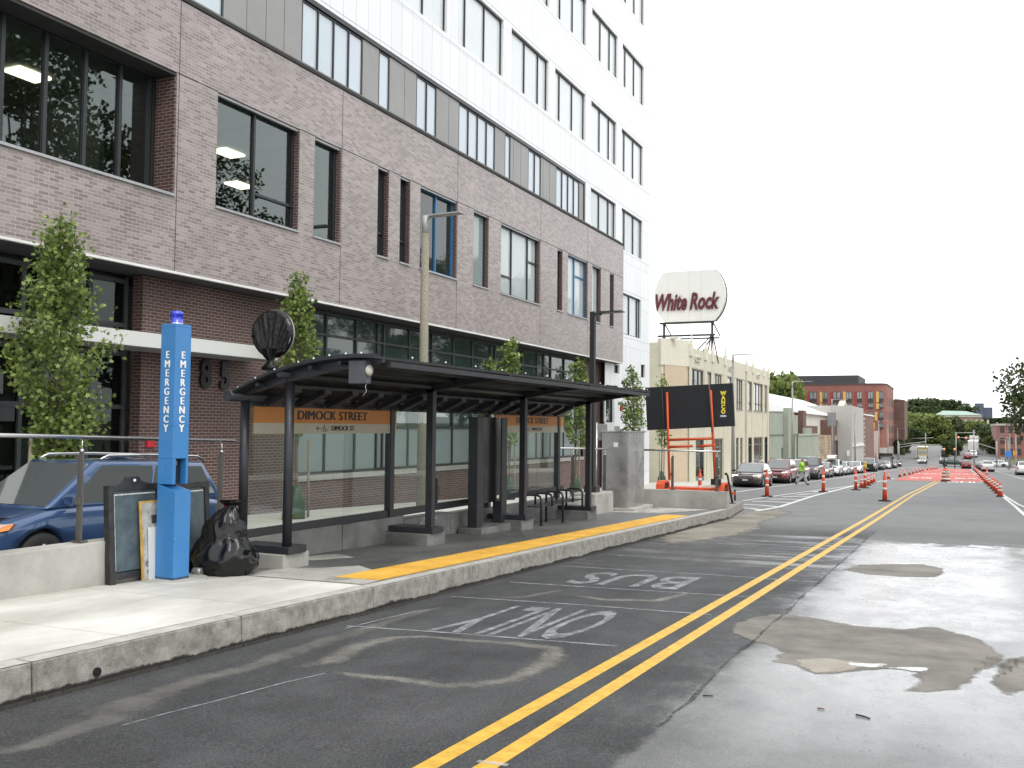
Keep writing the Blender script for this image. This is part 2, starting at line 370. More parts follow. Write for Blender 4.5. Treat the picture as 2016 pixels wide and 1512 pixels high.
# markings -----------------------------------------------------------
YEL = M('yellow_road_paint', (.58, .32, .025), .55, var=.18, vs=9, col2=(.72, .45, .06), bump=.2, bs=120)
WHT = M('white_road_paint', (.62, .62, .6), .6, var=.2, vs=6)
RED = M('red_bus_lane_paint', (.46, .10, .075), .7, var=.15, vs=.5, ss=(1, .2, 1))
def gpoly(pts, h, mat, name, sub=0.):
    b = MB(); v = [b.b.verts.new((p[0], p[1], gz(p[0], p[1], h))) for p in pts]
    f = b._f(v); bmesh.ops.triangulate(b.b, faces=b.b.faces[:])
    for q in b.b.faces:
        q.normal_update()
        if q.normal.z < 0: q.normal_flip()
    return struct(b.build(name, mat, recalc=False))
def ribbon(pts, wd, h, mat, name):
    """strip of width wd along world points; wd may vary per point"""
    b = MB(); P = [Vector((p[0], p[1])) for p in pts]; ws = wd if isinstance(wd, list) else [wd]*len(P); prev = None
    for i, p in enumerate(P):
        t = (P[min(i+1, len(P)-1)]-P[max(i-1, 0)]).normalized(); n = Vector((-t.y, t.x))*ws[i]/2
        cur = [b.b.verts.new((p.x+n.x*k, p.y+n.y*k, gz(p.x, p.y, h))) for k in (1, 0, -1)]
        if prev: b._f([prev[0], prev[1], cur[1], cur[0]]); b._f([prev[1], prev[2], cur[2], cur[1]])
        prev = cur
    for q in b.b.faces:
        q.normal_update()
        if q.normal.z < 0: q.normal_flip()
    ev = [1. if i % 3 == 1 else 0. for i in range(3*len(P))]; ev[0:3] = [0, 0, 0]; ev[-3:] = [0, 0, 0]
    o = b.build(name, mat, recalc=False); at = o.data.attributes.new('edge', 'FLOAT', 'POINT'); at.data.foreach_set('value', ev)
    return struct(o)
def px2(l, h=0.): return [tuple(G(x, y, h)[:2]) for x, y in l]
yc = [(-2.80, -4), (-2.72, 4.7), (-2.6, 13.5), (-2.5, 21), (-2.38, 30), (-2.18, 52), (-1.6, 78), (-1.15, 100), (-.9, 125), (-.7, 205)]
ribbon([(x-.03, y) for x, y in yc], .125, .003, YEL, 'yellow_line')
ribbon([(x+.27, y) for x, y in yc], .125, .003, YEL, 'yellow_line')
# red bus lanes with their white lettering
ys = [86.5+(205-86.5)*i/6 for i in range(7)]
sheet('bus_lane_paint', [-4.75, -1.0, 2.25], ys, .012, RED)
for y, xa, xb in ((92, -4.1, -2.2), (103, -3.9, -2.2), (91, .1, 1.7), (105, .1, 1.6), (125, -3.7, -2.1), (127, .2, 1.6), (150, .2, 1.6)):
    for k in range(4):
        x = xa+(xb-xa)*(k+.5)/4
        t_ = text('BUSY'[k] if False else ('BUS ' if xa < -1 else 'ONLY')[k], 1.0, (x, y, gz(x, y, .022)), Matrix.Identity(4), WHT, 'lane_lettering', xs=.55, bold=.02) if False else None
for s_, xc, y, fl in (('BUS', -3.0, 100, 1), ('ONLY', -3.0, 130, 1), ('ONLY', .9, 84.0, 0), ('BUS', .9, 101, 0), ('ONLY', .9, 131, 0), ('BUS', .9, 165, 0)):
    o = text(s_, 2.6, (0, 0, 0), Matrix.Identity(4), WHT, 'lane_lettering', xs=.38, bold=.09, ext=0)
    me = o.data
    for v in me.vertices:
        x, yy = (v.co.x, v.co.y) if not fl else (-v.co.x, -v.co.y)
        X, Y = xc+x*1.15, y+yy*2.4; v.co = (X, Y, gz(X, Y, .02 if Y > 86.4 else .009))
    struct(o)
# white edge lines: parking line left, taper with chevrons, right lane edge
ribbon([(-10.25, 49.)]+[(-10.2, 60), (-9.95, 75), (-9.6, 100), (-9.3, 150), (-9.1, 204)], .14, .006, WHT, 'white_line')
A = px2([(1462, 986), (1550, 973), (1640, 961.5), (1690, 955)]); B = px2([(1488, 1006.5), (1535, 998), (1600, 977), (1690, 954)])
ribbon(A, .13, .006, WHT, 'white_line'); ribbon(B, .17, .006, WHT, 'white_line')
ribbon(px2([(1690, 955), (1730, 948), (1762, 942)]), .14, .006, WHT, 'white_line')
for a, b_ in (((1462, 1000), (1497, 1004)), ((1463, 993), (1531, 998)), ((1480, 987), (1556, 990)), ((1512, 983), (1580, 984)), ((1540, 978), (1600, 978)), ((1570, 974), (1616, 973)), ((1600, 969), (1640, 967))):
    ribbon(px2([a, ((a[0]+b_[0])/2, (a[1]+b_[1])/2-.8), b_]), .24, .007, WHT, 'white_line')
ribbon([(2.15, 20), (2.02, 31), (2.08, 41), (2.12, 53), (2.3, 70), (2.4, 120), (2.5, 204)], .13, .006, WHT, 'white_line')
ribbon([(3.1, 24), (2.3, 44), (2.2, 58)], .12, .007, WHT, 'white_line')
ribbon([(5.9, 60), (5.9, 205)], .12, .006, WHT, 'white_line')
for y in (211, 213.5, 236, 239): ribbon([(-12, y), (9, y)], .3, .015, WHT, 'crosswalk_line')
for x in (-8.2, -3.2): ribbon([(x, 246+4*i) for i in range(20)], .14, .02, WHT, 'white_line')
# chalk outlines for the coming bus lettering (rotated to face oncoming traffic)
CHALK = ragged('road_chalk', (.5, .51, .52), .8, density=.56, scale=7, alpha_hi=.55, soft=.16)
CHALK2 = ragged('road_chalk_faint', (.5, .51, .52), .8, density=.45, scale=5, alpha_hi=.45, soft=.12)
for l in ([(1107, 1115), (1400, 1132), (1610, 1147)], [(1003, 1146.5), (1230, 1161), (1490, 1177)], [(889, 1175), (1150, 1192), (1400, 1211)], [(683, 1233), (900, 1248), (1215, 1273)], [(940, 1500), (1000, 1508)]):
    ribbon(px2(l), .045, .006, CHALK, 'chalk_line')
def chalk_letter(s_, p_bl, p_br, depth, wd):
    """lettering laid on the road, its top towards the camera"""
    a, c = G(*p_bl), G(*p_br); wdt = (c-a).length
    o = text(s_, 1.0, (0, 0, 0), Matrix.Identity(4), CHALK, 'chalk_lettering', bold=wd, ext=0)
    xs_ = [v.co.x for v in o.data.vertices]; yz = [v.co.y for v in o.data.vertices]
    x0, x1, y0, y1 = min(xs_), max(xs_), min(yz), max(yz)
    for v in o.data.vertices:
        u = 1-(v.co.x-x0)/(x1-x0); t = 1-(v.co.y-y0)/(y1-y0)
        X = a.x+(c.x-a.x)*u; Y = a.y+(c.y-a.y)*u+depth*t
        v.co = (X, Y, gz(X, Y, .007))
    struct(o)
a1 = G(1103, 1151); b1 = G(1120, 1122)
chalk_letter('BUS', (1104, 1148), (1330, 1162), 1.45, .012)
chalk_letter('ONLY', (835, 1243), (1118, 1262), 1.9, .014)
# dried mud bands left by a covered trench and a loop cut
BAND = soft('dried_mud_film', (.14, .135, .125), .85, 7., 1.4, .7, var=.35, lo=.1, hi=.8)
BAND2 = soft('pale_mud_film', (.21, .20, .18), .85, 8., 1.5, .7, var=.35, lo=.15, hi=.85)
tr = px2([(-60, 1505), (60, 1468), (150, 1437), (215, 1405), (300, 1370), (400, 1335), (480, 1318), (560, 1290), (640, 1262), (700, 1248), (760, 1225), (830, 1203), (880, 1193)])
ribbon(tr, [.3, .3, .32, .7, .5, .34, .34, .42, .42, .34, .3, .26, .2], .002, BAND, 'mud_band')
ribbon(px2([(640, 1325), (700, 1330), (790, 1338), (870, 1350), (930, 1350), (1000, 1340), (1060, 1315), (1095, 1290), (1085, 1277), (1020, 1268), (930, 1262), (830, 1254), (770, 1257), (700, 1275), (655, 1300), (560, 1325)]),
       [.16, .2, .22, .24, .26, .28, .36, .4, .36, .24, .18, .18, .26, .4, .42, .25], .003, BAND2, 'mud_band')
ribbon(px2([(240, 1430), (330, 1405), (430, 1380), (560, 1345), (640, 1327)]), .02, .006, CHALK, 'chalk_line')
ribbon(px2([(680, 1238), (760, 1218), (820, 1204)]), .03, .006, CHALK, 'chalk_line')
ribbon(px2([(1108, 1170), (1190, 1181), (1290, 1183), (1340, 1172), (1345, 1162)]), .26, .002, BAND2, 'mud_band')
ribbon(px2([(960, 1180), (1030, 1176), (1090, 1165), (1120, 1155)]), .2, .002, BAND, 'mud_band')
TAR = ragged('tar_seam', (.02, .02, .021), .7, density=.5, scale=9, alpha_hi=.8, soft=.12)
ribbon([(-1.80+.04*noise.noise(Vector((y_*.13, 0, 0)))+.03*noise.noise(Vector((y_*.7, 1, 0))), 6.2+y_*.2) for y_ in range(95)], [max(.008, .03+.05*noise.noise(Vector((y_*.31, 5, 2)))) for y_ in range(95)], .004, TAR, 'tar_seam')
# mud patches drying in the wet lane
def softpoly(P, mat, h, name, res=.055, feather=.13):
    P = [Vector(p) for p in P]; n = len(P); x0, x1 = min(p.x for p in P)-feather, max(p.x for p in P)+feather; y0, y1 = min(p.y for p in P)-feather, max(p.y for p in P)+feather
    nx, ny = int((x1-x0)/res)+2, int((y1-y0)/res)+2; sd = {}
    for i in range(nx):
        for k in range(ny):
            q = Vector((x0+i*res, y0+k*res)); d = 9.; ins = False
            for e in range(n):
                a, c = P[e], P[(e+1) % n]; ac = c-a; t = max(0, min(1, (q-a).dot(ac)/max(1e-9, ac.length_squared))); d = min(d, (q-a-ac*t).length)
                if (a.y > q.y) != (c.y > q.y) and q.x < (c.x-a.x)*(q.y-a.y)/(c.y-a.y)+a.x: ins = not ins
            sd[i, k] = d if ins else -d
    b = MB(); V = {}; ev = []
    def vv(i, k):
        if (i, k) not in V:
            x, y = x0+i*res, y0+k*res; V[i, k] = b.b.verts.new((x, y, gz(x, y, h))); ev.append(max(0, min(1, .5+.5*sd[i, k]/feather)))
        return V[i, k]
    for i in range(nx-1):
        for k in range(ny-1):
            if max(sd[i, k], sd[i+1, k], sd[i, k+1], sd[i+1, k+1]) > -feather: b._f([vv(i, k), vv(i+1, k), vv(i+1, k+1), vv(i, k+1)])
    o = b.build(name, mat, recalc=False); at = o.data.attributes.new('edge', 'FLOAT', 'POINT'); at.data.foreach_set('value', ev); return struct(o)
def patch(pl, mat, h=.002, jit=0, name='mud_patch', feather=.14): return softpoly(px2([(1466+x/3.345, 1060+y/3.345) for x, y in pl]), mat, h, name, feather=feather)
MUD = soft('drying_mud_film', (.185, .172, .148), .7, 3.6, .95, .93, var=.42, lo=.36, hi=.60)
MUDL = soft('pale_dry_mud', (.34, .31, .26), .85, 7., .9, .9, lo=.4, hi=.6)
SPL = soft('dried_white_splash', (.62, .62, .60), .7, 9., 1.0, .95, lo=.42, hi=.55)
patch([(60, 520), (230, 500), (400, 515), (700, 572), (1050, 602), (1250, 585), (1400, 630), (1540, 665), (1640, 735), (1695, 790), (1620, 850), (1500, 895), (1490, 940), (1400, 985), (1200, 1010), (1080, 1003), (1160, 955), (1130, 885), (1180, 862), (950, 858), (760, 865), (640, 880), (480, 897), (390, 860), (340, 830), (190, 812), (275, 750), (150, 700), (0, 655), (-90, 620), (-40, 560)], MUD)
patch([(1840, 780), (1730, 800), (1665, 870), (1640, 940), (1700, 1010), (1760, 1035), (1840, 985), (1900, 900)], MUD)
patch([(660, 205), (760, 175), (950, 170), (1180, 172), (1300, 200), (1300, 235), (1240, 255), (1000, 250), (800, 235)], MUD)
patch([(330, 800), (480, 790), (660, 800), (800, 840), (700, 868), (480, 890), (390, 850)], MUDL, h=.003, feather=.1)
patch([(660, 805), (740, 822), (930, 830), (940, 845), (830, 850), (700, 838)], SPL, h=.004, feather=.06, name='paint_splash')
patch([(930, 855), (1060, 850), (1210, 852), (1200, 872), (1130, 880), (1050, 866)], SPL, h=.004, feather=.06, name='paint_splash')

# ================================================================== ISLAND (bus platform)
def slab(poly, h0, h1, mat, name):
    b = MB(); v0 = [b.b.verts.new((x, y, gz(x, y, h0))) for x, y in poly]; v1 = [b.b.verts.new((x, y, gz(x, y, h1))) for x, y in poly]; n = len(poly)
    b._f(v0[::-1]); b._f(v1)
    for i in range(n): b._f([v0[i], v0[(i+1) % n], v1[(i+1) % n], v1[i]])
    return struct(b.build(name, mat))
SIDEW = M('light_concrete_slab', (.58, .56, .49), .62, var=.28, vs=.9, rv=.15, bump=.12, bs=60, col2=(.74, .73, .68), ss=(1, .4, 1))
joints = [-4, -1.35, .45, 2.25, 4.05, 5.85, 7.65, 9.35]
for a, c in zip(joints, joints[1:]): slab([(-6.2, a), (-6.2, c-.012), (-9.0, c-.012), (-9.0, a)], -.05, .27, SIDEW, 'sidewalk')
PLAT = M('damp_shaded_platform_concrete', (.10, .10, .095), .45, var=.35, vs=.8, rv=.15, bump=.15, bs=70, col2=(.17, .17, .16), ss=(1, .5, 1))  # damp concrete; shade under the shelter roof is also in this base colour
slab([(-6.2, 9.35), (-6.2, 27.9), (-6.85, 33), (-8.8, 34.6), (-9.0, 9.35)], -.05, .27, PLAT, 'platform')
LIGHTC = ragged('dry_concrete_patch', (.42, .41, .37), .7, density=.75, scale=3, alpha_hi=.95, soft=.12, ss=(1, .35, 1))
gpoly([(-8.0, 9.36), (-6.2, 9.36), (-6.25, 9.9), (-6.9, 10.6), (-7.3, 10.9), (-7.6, 10.4), (-8.0, 10.2)], .274, LIGHTC, 'dry_patch')
gpoly([(-8.5, 11.0), (-8.2, 11.1), (-7.9, 11.7), (-8.4, 12.0), (-8.6, 11.6)], .274, LIGHTC, 'dry_patch')
gpoly([(-8.6, 24.6), (-7.2, 24.8), (-6.4, 27.5), (-8.0, 27.7)], .274, LIGHTC, 'dry_patch')
# granite kerb stones
kp = [(-5.93, -4)]+[(-5.93-.0018*(y-4), y) for y in (-1.8, .4, 2.6, 4.8, 7.0, 9.2, 11.65, 14.6, 17.0, 19.2, 21.4, 23.6, 25.8, 27.9)]
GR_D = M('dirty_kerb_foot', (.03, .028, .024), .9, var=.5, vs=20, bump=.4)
kb = MB(); kd = MB()
def kerb(p, q, gap=.012):
    a, c = Vector(p), Vector(q); t = (c-a).normalized(); n = Vector((-t.y, t.x)); c2 = c-t*gap; j = random.uniform(-.006, .006)
    ft = []
    for u in (a, c2):
        ft.append((u, n))
    P0 = [(a.x, a.y), (c2.x, c2.y), (c2.x+n.x*.26, c2.y+n.y*.26), (a.x+n.x*.26, a.y+n.y*.26)]
    ofs = Vector((-.035*n.x*-1, -.035*n.y*-1))
    top = [(P0[0][0]+n.x*.02, P0[0][1]+n.y*.02), (P0[1][0]+n.x*.02, P0[1][1]+n.y*.02), P0[2], P0[3]]
    kb.hexa([(x, y, gz(x, y, -.04)) for x, y in P0]+[(x, y, gz(x, y, .276+j*.3)) for x, y in top])
    m_ = -n*.004
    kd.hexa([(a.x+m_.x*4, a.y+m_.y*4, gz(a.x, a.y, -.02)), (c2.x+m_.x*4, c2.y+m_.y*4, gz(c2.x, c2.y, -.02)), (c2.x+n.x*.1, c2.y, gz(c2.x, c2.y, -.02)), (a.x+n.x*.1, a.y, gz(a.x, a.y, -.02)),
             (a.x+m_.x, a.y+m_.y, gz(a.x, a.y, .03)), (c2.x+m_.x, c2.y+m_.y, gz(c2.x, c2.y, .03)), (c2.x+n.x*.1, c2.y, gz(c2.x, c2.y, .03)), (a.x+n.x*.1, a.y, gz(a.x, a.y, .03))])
for p, q in zip(kp, kp[1:]): kerb(p, q)
kerb((-5.97, 27.9), (-6.28, 30.5)); kerb((-6.28, 30.5), (-6.6, 33.2)); kerb((-6.6, 33.2), (-8.6, 34.9))
struct(kb.build('granite_kerb', GRANITE, bevel=.012))
for p_, q_ in zip(kp, kp[1:]):
    ribbon([(p_[0]-.115, p_[1]), (q_[0]-.115, q_[1]-.012)], .17, .2815, M('clean_sheen_kerb_top', (.42, .41, .37), .7, var=.2, vs=5), 'kerb_top')  # cleaner granite top, with its bright sky reflection painted into the colour
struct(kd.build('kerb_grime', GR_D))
mo = MB(); ev = []; pv = None
for i in range(320):
    y = -4+i*.1; x = -5.93-.0018*(y-4)+.0045; hh_ = .085+.05*noise.noise(Vector((y*1.3, 2, 0)))+.03*noise.noise(Vector((y*6, 3, 0))); cur = []
    for k, e in ((0, 1.1), (.45, .75), (1, 0.)): cur.append(mo.b.verts.new((x-.02*hh_*k/.28, y, gz(x, y, .002)+hh_*k))); ev.append(e)
    if pv:
        for k in (0, 1): mo._f([pv[k], cur[k], cur[k+1], pv[k+1]])
    pv = cur
o = mo.build('kerb_moss', soft('dark_kerb_moss', (.018, .016, .013), .9, 22., 1.2, .93, lo=.3, hi=.7), recalc=False); o.data.attributes.new('edge', 'FLOAT', 'POINT').data.foreach_set('value', ev); struct(o)
hb = MB(); hb.lathe([(.035, 0), (.035, .03)], (-5.955, 5.35, gz(-5.95, 5.35, .10)), 16, 'x'); struct(hb.build('kerb_drain_hole', M('hole_black', (.004, .004, .004), .9)))
# tactile warning strip with real domes
TAC = M('yellow_tactile_paving', (.68, .36, .035), .6, var=.14, vs=2.5, col2=(.78, .46, .07))
tb = MB()
y = 9.75
while y < 24.2:
    y2 = min(y+.6, 24.25)
    for x0 in (-6.86,):
        tb.hexa([(x0, y, gz(x0, y, .26)), (x0+.61, y, gz(x0, y, .26)), (x0+.61, y2-.008, gz(x0, y2, .26)), (x0, y2-.008, gz(x0, y2, .26)),
                 (x0, y, gz(x0, y, .281)), (x0+.61, y, gz(x0+.61, y, .281)), (x0+.61, y2-.008, gz(x0+.61, y2, .281)), (x0, y2-.008, gz(x0, y2, .281))])
    y = y2
for i in range(11):
    x = -6.86+.05+i*.052; k = 0
    yy = 9.78
    while yy < 24.2:
        z = gz(x, yy, .281); r = .013
        v = [tb.b.verts.new((x+r*math.cos(a), yy+r*math.sin(a), z)) for a in (0, PI/2, PI, 3*PI/2)]
        u = [tb.b.verts.new((x+r*.55*math.cos(a), yy+r*.55*math.sin(a), z+.006)) for a in (0, PI/2, PI, 3*PI/2)]
        tb._f(u)
        for q in range(4): tb._f([v[q], v[(q+1) % 4], u[(q+1) % 4], u[q]])
        yy += .052
struct(tb.build('tactile_strip', TAC, recalc=False))

# ================================================================== THE BIG BUILDING
XU, XW, XL = -16.0, -16.35, -16.7
BR_UP = brick('glazed_brown_brick', (.18, .145, .137), (.335, .28, .268), (.40, .365, .34), .232, .077, .0085, rough=.30, spec=.8, var=.10)
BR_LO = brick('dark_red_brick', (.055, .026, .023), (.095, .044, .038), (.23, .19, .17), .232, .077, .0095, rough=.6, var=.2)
SEAM = M('seam_black', (.03, .03, .03), .8)
GREYP = M('grey_metal_panel', (.27, .265, .26), .45, var=.08, vs=.6)
BLUEF = M('blue_window_frame', (.03, .17, .36), .4, var=.1)
SILLM = M('aluminium_sill', (.38, .39, .40), .4, .3, var=.08)
WPAN = panels('white_facade_panels', (.76, .77, .78), (.70, .71, .735), .66, 2.325, ms=.008, mortar=(.40, .40, .41), zoff=.0, yoff=.2)
GL_ROOM = glass_clear('clear_window_glass', (.62, .70, .68), refl=1.9)
def gl_op(name, col, rough=.03, spec=.9, var=.05, emit=None): return M(name, col, rough, spec=spec, var=var, vs=.5, emit=emit)
GL_BLIND = gl_op('blind_behind_glass', (.45, .50, .51))
GL_BAND = gl_op('pale_blind_behind_glass', (.50, .56, .62))
GL_DARK = gl_op('dark_glass', (.018, .024, .023))
GL_GREEN = gl_op('greenish_dark_glass', (.035, .055, .048))
GL_FROST = gl_op('frosted_glass', (.20, .24, .245), .25, .5)
GL_TOWER = gl_op('bright_blind_behind_glass', (.62, .66, .67))

bld = thing('office_building', 'large office building with brown brick lower storeys and white panelled upper floors', 'building', (-18, 20, gz(-17, 20)))
def wall_x(mb, X, y0, y1, z0, z1, holes, depth, ends=True, side=1):
    """wall facing +X with real openings (reveals go back by depth)"""
    yy = sorted({y0, y1, *[h[0] for h in holes], *[h[1] for h in holes]}); zz = sorted({z0, z1, *[h[2] for h in holes], *[h[3] for h in holes]})
    yy = [v for v in yy if y0 <= v <= y1]; zz = [v for v in zz if z0 <= v <= z1]
    for a, c in zip(yy, yy[1:]):
        for e, f in zip(zz, zz[1:]):
            my, mz = (a+c)/2, (e+f)/2
            if any(h[0] < my < h[1] and h[2] < mz < h[3] for h in holes): continue
            mb.quad((X, a, e), (X, c, e), (X, c, f), (X, a, f))
    for h in holes:
        a, c, e, f = h[:4]; d = h[4] if len(h) > 4 else depth; B = X-d
        mb.quad((X, a, e), (X, a, f), (B, a, f), (B, a, e)); mb.quad((X, c, e), (B, c, e), (B, c, f), (X, c, f))
        mb.quad((X, a, f), (X, c, f), (B, c, f), (B, a, f)); mb.quad((X, a, e), (B, a, e), (B, c, e), (X, c, e))
    if ends:
        B = X-depth-.02
        mb.quad((X, y1, z0), (B, y1, z0), (B, y1, z1), (X, y1, z1)); mb.quad((X, y0, z0), (X, y0, z1), (B, y0, z1), (B, y0, z0))
        mb.quad((X, y0, z1), (X, y1, z1), (B, y1, z1), (B, y0, z1)); mb.quad((X, y0, z0), (B, y0, z0), (B, y1, z0), (X, y1, z0))
def window(root, X, y0, y1, z0, z1, rec, fm, gm, mull=(), trans=(), fw=.07, sill=True, name='window', head=None, label=None, dp=.1):
    """window set back by rec from the wall plane X; frame with mullions > pane, sill"""
    b = MB(); B = X-rec; e = .004
    b.box(B-dp, B, y0+e, y0+fw, z0+e, z1-e); b.box(B-dp, B, y1-fw, y1-e, z0+e, z1-e)
    b.box(B-dp+.003, B-.003, y0+fw, y1-fw, z0+e, z0+fw); b.box(B-dp+.003, B-.003, y0+fw, y1-fw, z1-fw, z1-e)
    for m in mull: b.box(B-dp+.006, B+.012, m-fw*.42, m+fw*.42, z0+fw, z1-fw)
    for a, c, z in trans: b.box(B-dp+.008, B+.006, a+fw*.3, c-fw*.3, z-fw*.4, z+fw*.4)
    f = b.build(name, fm, root)
    if label: f['label'] = label
    g = MB(); g.box(B-dp*.6, B-dp*.5, y0+fw*.8, y1-fw*.8, z0+fw*.8, z1-fw*.8); g.build('pane', gm, f)
    if sill:
        s = MB(); s.box(X-rec+.002, X+.05, y0-.02, y1+.02, z0-.055, z0-.003); s.build('sill', SILLM, f)
    if head:
        s = MB(); s.box(X-rec*.75, X-rec*.25, y0+.01, y1-.01, z1-.07, z1-.01); s.build('head_trim', head, f)
    return f
# --- brown upper brick volume (second and third storey)
ZS, ZH = 5.2, 7.97
UW = [(17.53, 20.70), (21.37, 22.63), (24.57, 25.20), (25.87, 26.49), (27.14, 29.70), (31.0, 32.26), (33.35, 37.2), (39.18, 39.79), (40.45, 43.02), (43.7, 44.95), (46.33, 46.95)]
holes = [(a, c, ZS, ZH) for a, c in UW]+[(5.0, 16.2, 5.18, 7.98, .62)]
b = MB(); wall_x(b, XU, -12, 48.5, 3.43, 9.68, holes, .30)
b.build('brick_wall', BR_UP, bld, recalc=False)
# window reveals show the darker brick; coping, drip edge, soffit, joints
b = MB(); b.box(XU-.5, XU+.03, -12, 48.55, 9.70, 9.79); b.build('coping', SEAM, bld)
b = MB(); b.box(XW-.3, XW+.06, -12, 44.2, 9.69, 10.02); b.box(XW-.3, XW+.16, 44.2, 48.6, 9.795, 9.96); b.build('flashing', M('brown_grey_flashing', (.17, .16, .145), .5, .2), bld)
b = MB(); b.box(XU-.06, XU+.035, -12, 48.55, 3.375, 3.427); b.build('drip_edge', WHITE, bld)
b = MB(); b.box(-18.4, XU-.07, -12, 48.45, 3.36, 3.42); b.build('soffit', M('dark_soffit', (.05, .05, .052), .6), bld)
for y in (16.27, 22.66, 29.73, 37.28, 43.05): b = MB(); b.box(XU-.01, XU+.003, y-.009, y+.009, 3.44, 9.66); b.build('joint_line', SEAM, bld)
prev = 16.23
for a, c in UW+[(48.5, 48.5)]:
    if a-prev > .02: b = MB(); b.box(XU-.01, XU+.004, prev, a, 7.965, 7.985); b.build('joint_line', SEAM, bld)
    prev = c
wf = [(DARK, GL_ROOM, (19.06,), ((19.06, 20.7, 5.86),)), (DARK, GL_ROOM, (), ()), (DARK, GL_DARK, (), ((24.57, 25.2, 5.95),)), (DARK, GL_DARK, (), ((25.87, 26.49, 5.92),)),
      (BLUEF, GL_DARK, (28.45,), ()), (DARK, gl_op('sky_toned_blind', (.26, .31, .31)), (), ()), (DARK, GL_BLIND, (34.65, 36.25), ((33.35, 34.65, 5.95), (36.25, 37.2, 6.9))),
      (DARK, GL_DARK, (), ((39.18, 39.79, 5.95),)), (BLUEF, GL_BLIND, (41.65,), ((41.65, 43.02, 7.1),)), (DARK, GL_BLIND, (), ()), (DARK, GL_DARK, (), ())]
for (a, c), (fm, gm, mu, tr_) in zip(UW, wf):
    window(bld, XU, a, c, ZS, ZH, .16, fm, gm, mu, tr_, fw=.08, head=SILLM, label='blue framed window' if fm is BLUEF else None)
# recessed window band at the far left
window(bld, XU, 5.0, 16.19, 5.2, 7.96, .62, DARK, GL_ROOM, (9.2, 10.9, 12.3, 13.27, 14.24, 15.17, 16.0), (), fw=.1, sill=False, label='recessed window band at the left')
b = MB(); b.box(XU-.6, XU+.05, 4.95, 16.19, 5.12, 5.177); b.build('window_ledge', SILLM, bld)
b = MB(); b.box(XU-.60, XU-.02, 5.02, 16.17, 7.90, 7.96); b.build('loggia_soffit', SEAM, bld)
REV = MB()
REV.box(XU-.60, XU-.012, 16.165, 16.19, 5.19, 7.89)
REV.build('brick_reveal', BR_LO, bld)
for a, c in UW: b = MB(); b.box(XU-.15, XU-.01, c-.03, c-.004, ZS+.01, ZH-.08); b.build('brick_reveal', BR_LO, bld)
# room behind the clear windows, with its lit ceiling lamps
IN_W = M('office_wall_paint', (.20, .21, .20), .9); IN_C = M('office_ceiling', (.30, .31, .30), .9)
b = MB(); b.quad((-24, 4, 5.1), (-24, 27.5, 5.1), (-24, 27.5, 8.06), (-24, 4, 8.06)); b.quad((-24, 27.5, 5.1), (-16.75, 27.5, 5.1), (-16.75, 27.5, 8.06), (-24, 27.5, 8.06))
b.quad((-24, 4, 5.1), (-16.4, 4, 5.1), (-16.4, 27.5, 5.1), (-24, 27.5, 5.1)); b.box(-23.9, -18.6, 16.4, 16.52, 5.1, 8.05); b.build('office_room', IN_W, bld)
b = MB(); b.box(-24, -16.5, 4, 27.5, 8.062, 8.1); b.build('office_ceiling', IN_C, bld)
for x, y in ((-19.4, 15.0), (-19.3, 10.2), (-19.5, 21.85), (-21.8, 25.0)):
    b = MB(); b.box(x-.28, x+.28, y-.42, y+.42, 7.99, 8.05); b.build('ceiling_lamp', WHITE_EMIT, bld)
# --- grey ribbon and white panelled tower
TW = []   # (y0,y1,z0,z1,mullions)
for y0, y1 in ((30.21, 34.1), (34.88, 38.8), (39.6, 43.53), (44.35, 48.28), (49.17, 53.08)): TW.append((y0, y1, 14.0, 16.35))
for y0, y1 in ((20.8, 24.7), (25.5, 29.42)): TW.append((y0, y1, 14.0, 16.3))
for y0, y1 in ((25.5, 29.4), (30.2, 34.1), (34.9, 38.83), (39.6, 43.58), (44.4, 48.4), (49.27, 53.2)): TW.append((y0, y1, 18.75, 21.1))
for y0, y1 in ((34.9, 38.83), (39.6, 43.58), (44.4, 48.4), (49.27, 53.2)): TW.append((y0, y1, 23.5, 25.85))
TW += [(44.35, 48.25, 9.97, 11.95), (49.24, 53.03, 9.72, 11.97), (49.41, 52.82, 5.1, 7.35), (48.12, 48.98, 2.88, 3.34), (52.86, 53.67, 2.89, 3.64), (46.78, 48.13, .25, 2.2), (51.6, 53.4, .1, 1.1)]
holes = [(a, c, e, f) for a, c, e, f in TW]
b = MB(); wall_x(b, XW, 46.62, 54.55, -4.5, 9.69, [h for h in holes if h[0] >= 46.6 and h[3] < 9.69], .12, ends=False)
wall_x(b, XW, 43.55, 54.55, 9.69, 12.0, [h for h in holes if h[0] > 43.6 and 9.69 < h[2] < 12], .12, ends=False)
wall_x(b, XW, -12, 54.55, 12.0, 27.5, [h for h in holes if h[2] > 12], .12, ends=False)
b.quad((XW, 54.55, -4.5), (-30, 54.55, -4.5), (-30, 54.55, 27.5), (XW, 54.55, 27.5)); b.quad((XW, -12, 27.5), (XW, 54.55, 27.5), (-30, 54.55, 27.5), (-30, -12, 27.5))
b.quad((XW, -12, 9.7), (-30, -12, 9.7), (-30, -12, 27.5), (XW, -12, 27.5)); b.quad((-30, -12, -2), (-30, -12, 27.5), (-30, 54.55, 27.5), (-30, 54.55, -4.5))
b.build('panel_wall', WPAN, bld, recalc=False)
for z in (4.93, 7.5, 9.58, 12.13, 13.83, 16.5, 18.6, 21.25, 23.35): b = MB(); b.box(XW-.01, XW+.003, (46.7 if z < 9.6 else (43.6 if z < 12.1 else -11.9)), 54.5, z-.008, z+.008); b.build('joint_line', M('grey_joint', (.33, .33, .34), .8), bld)
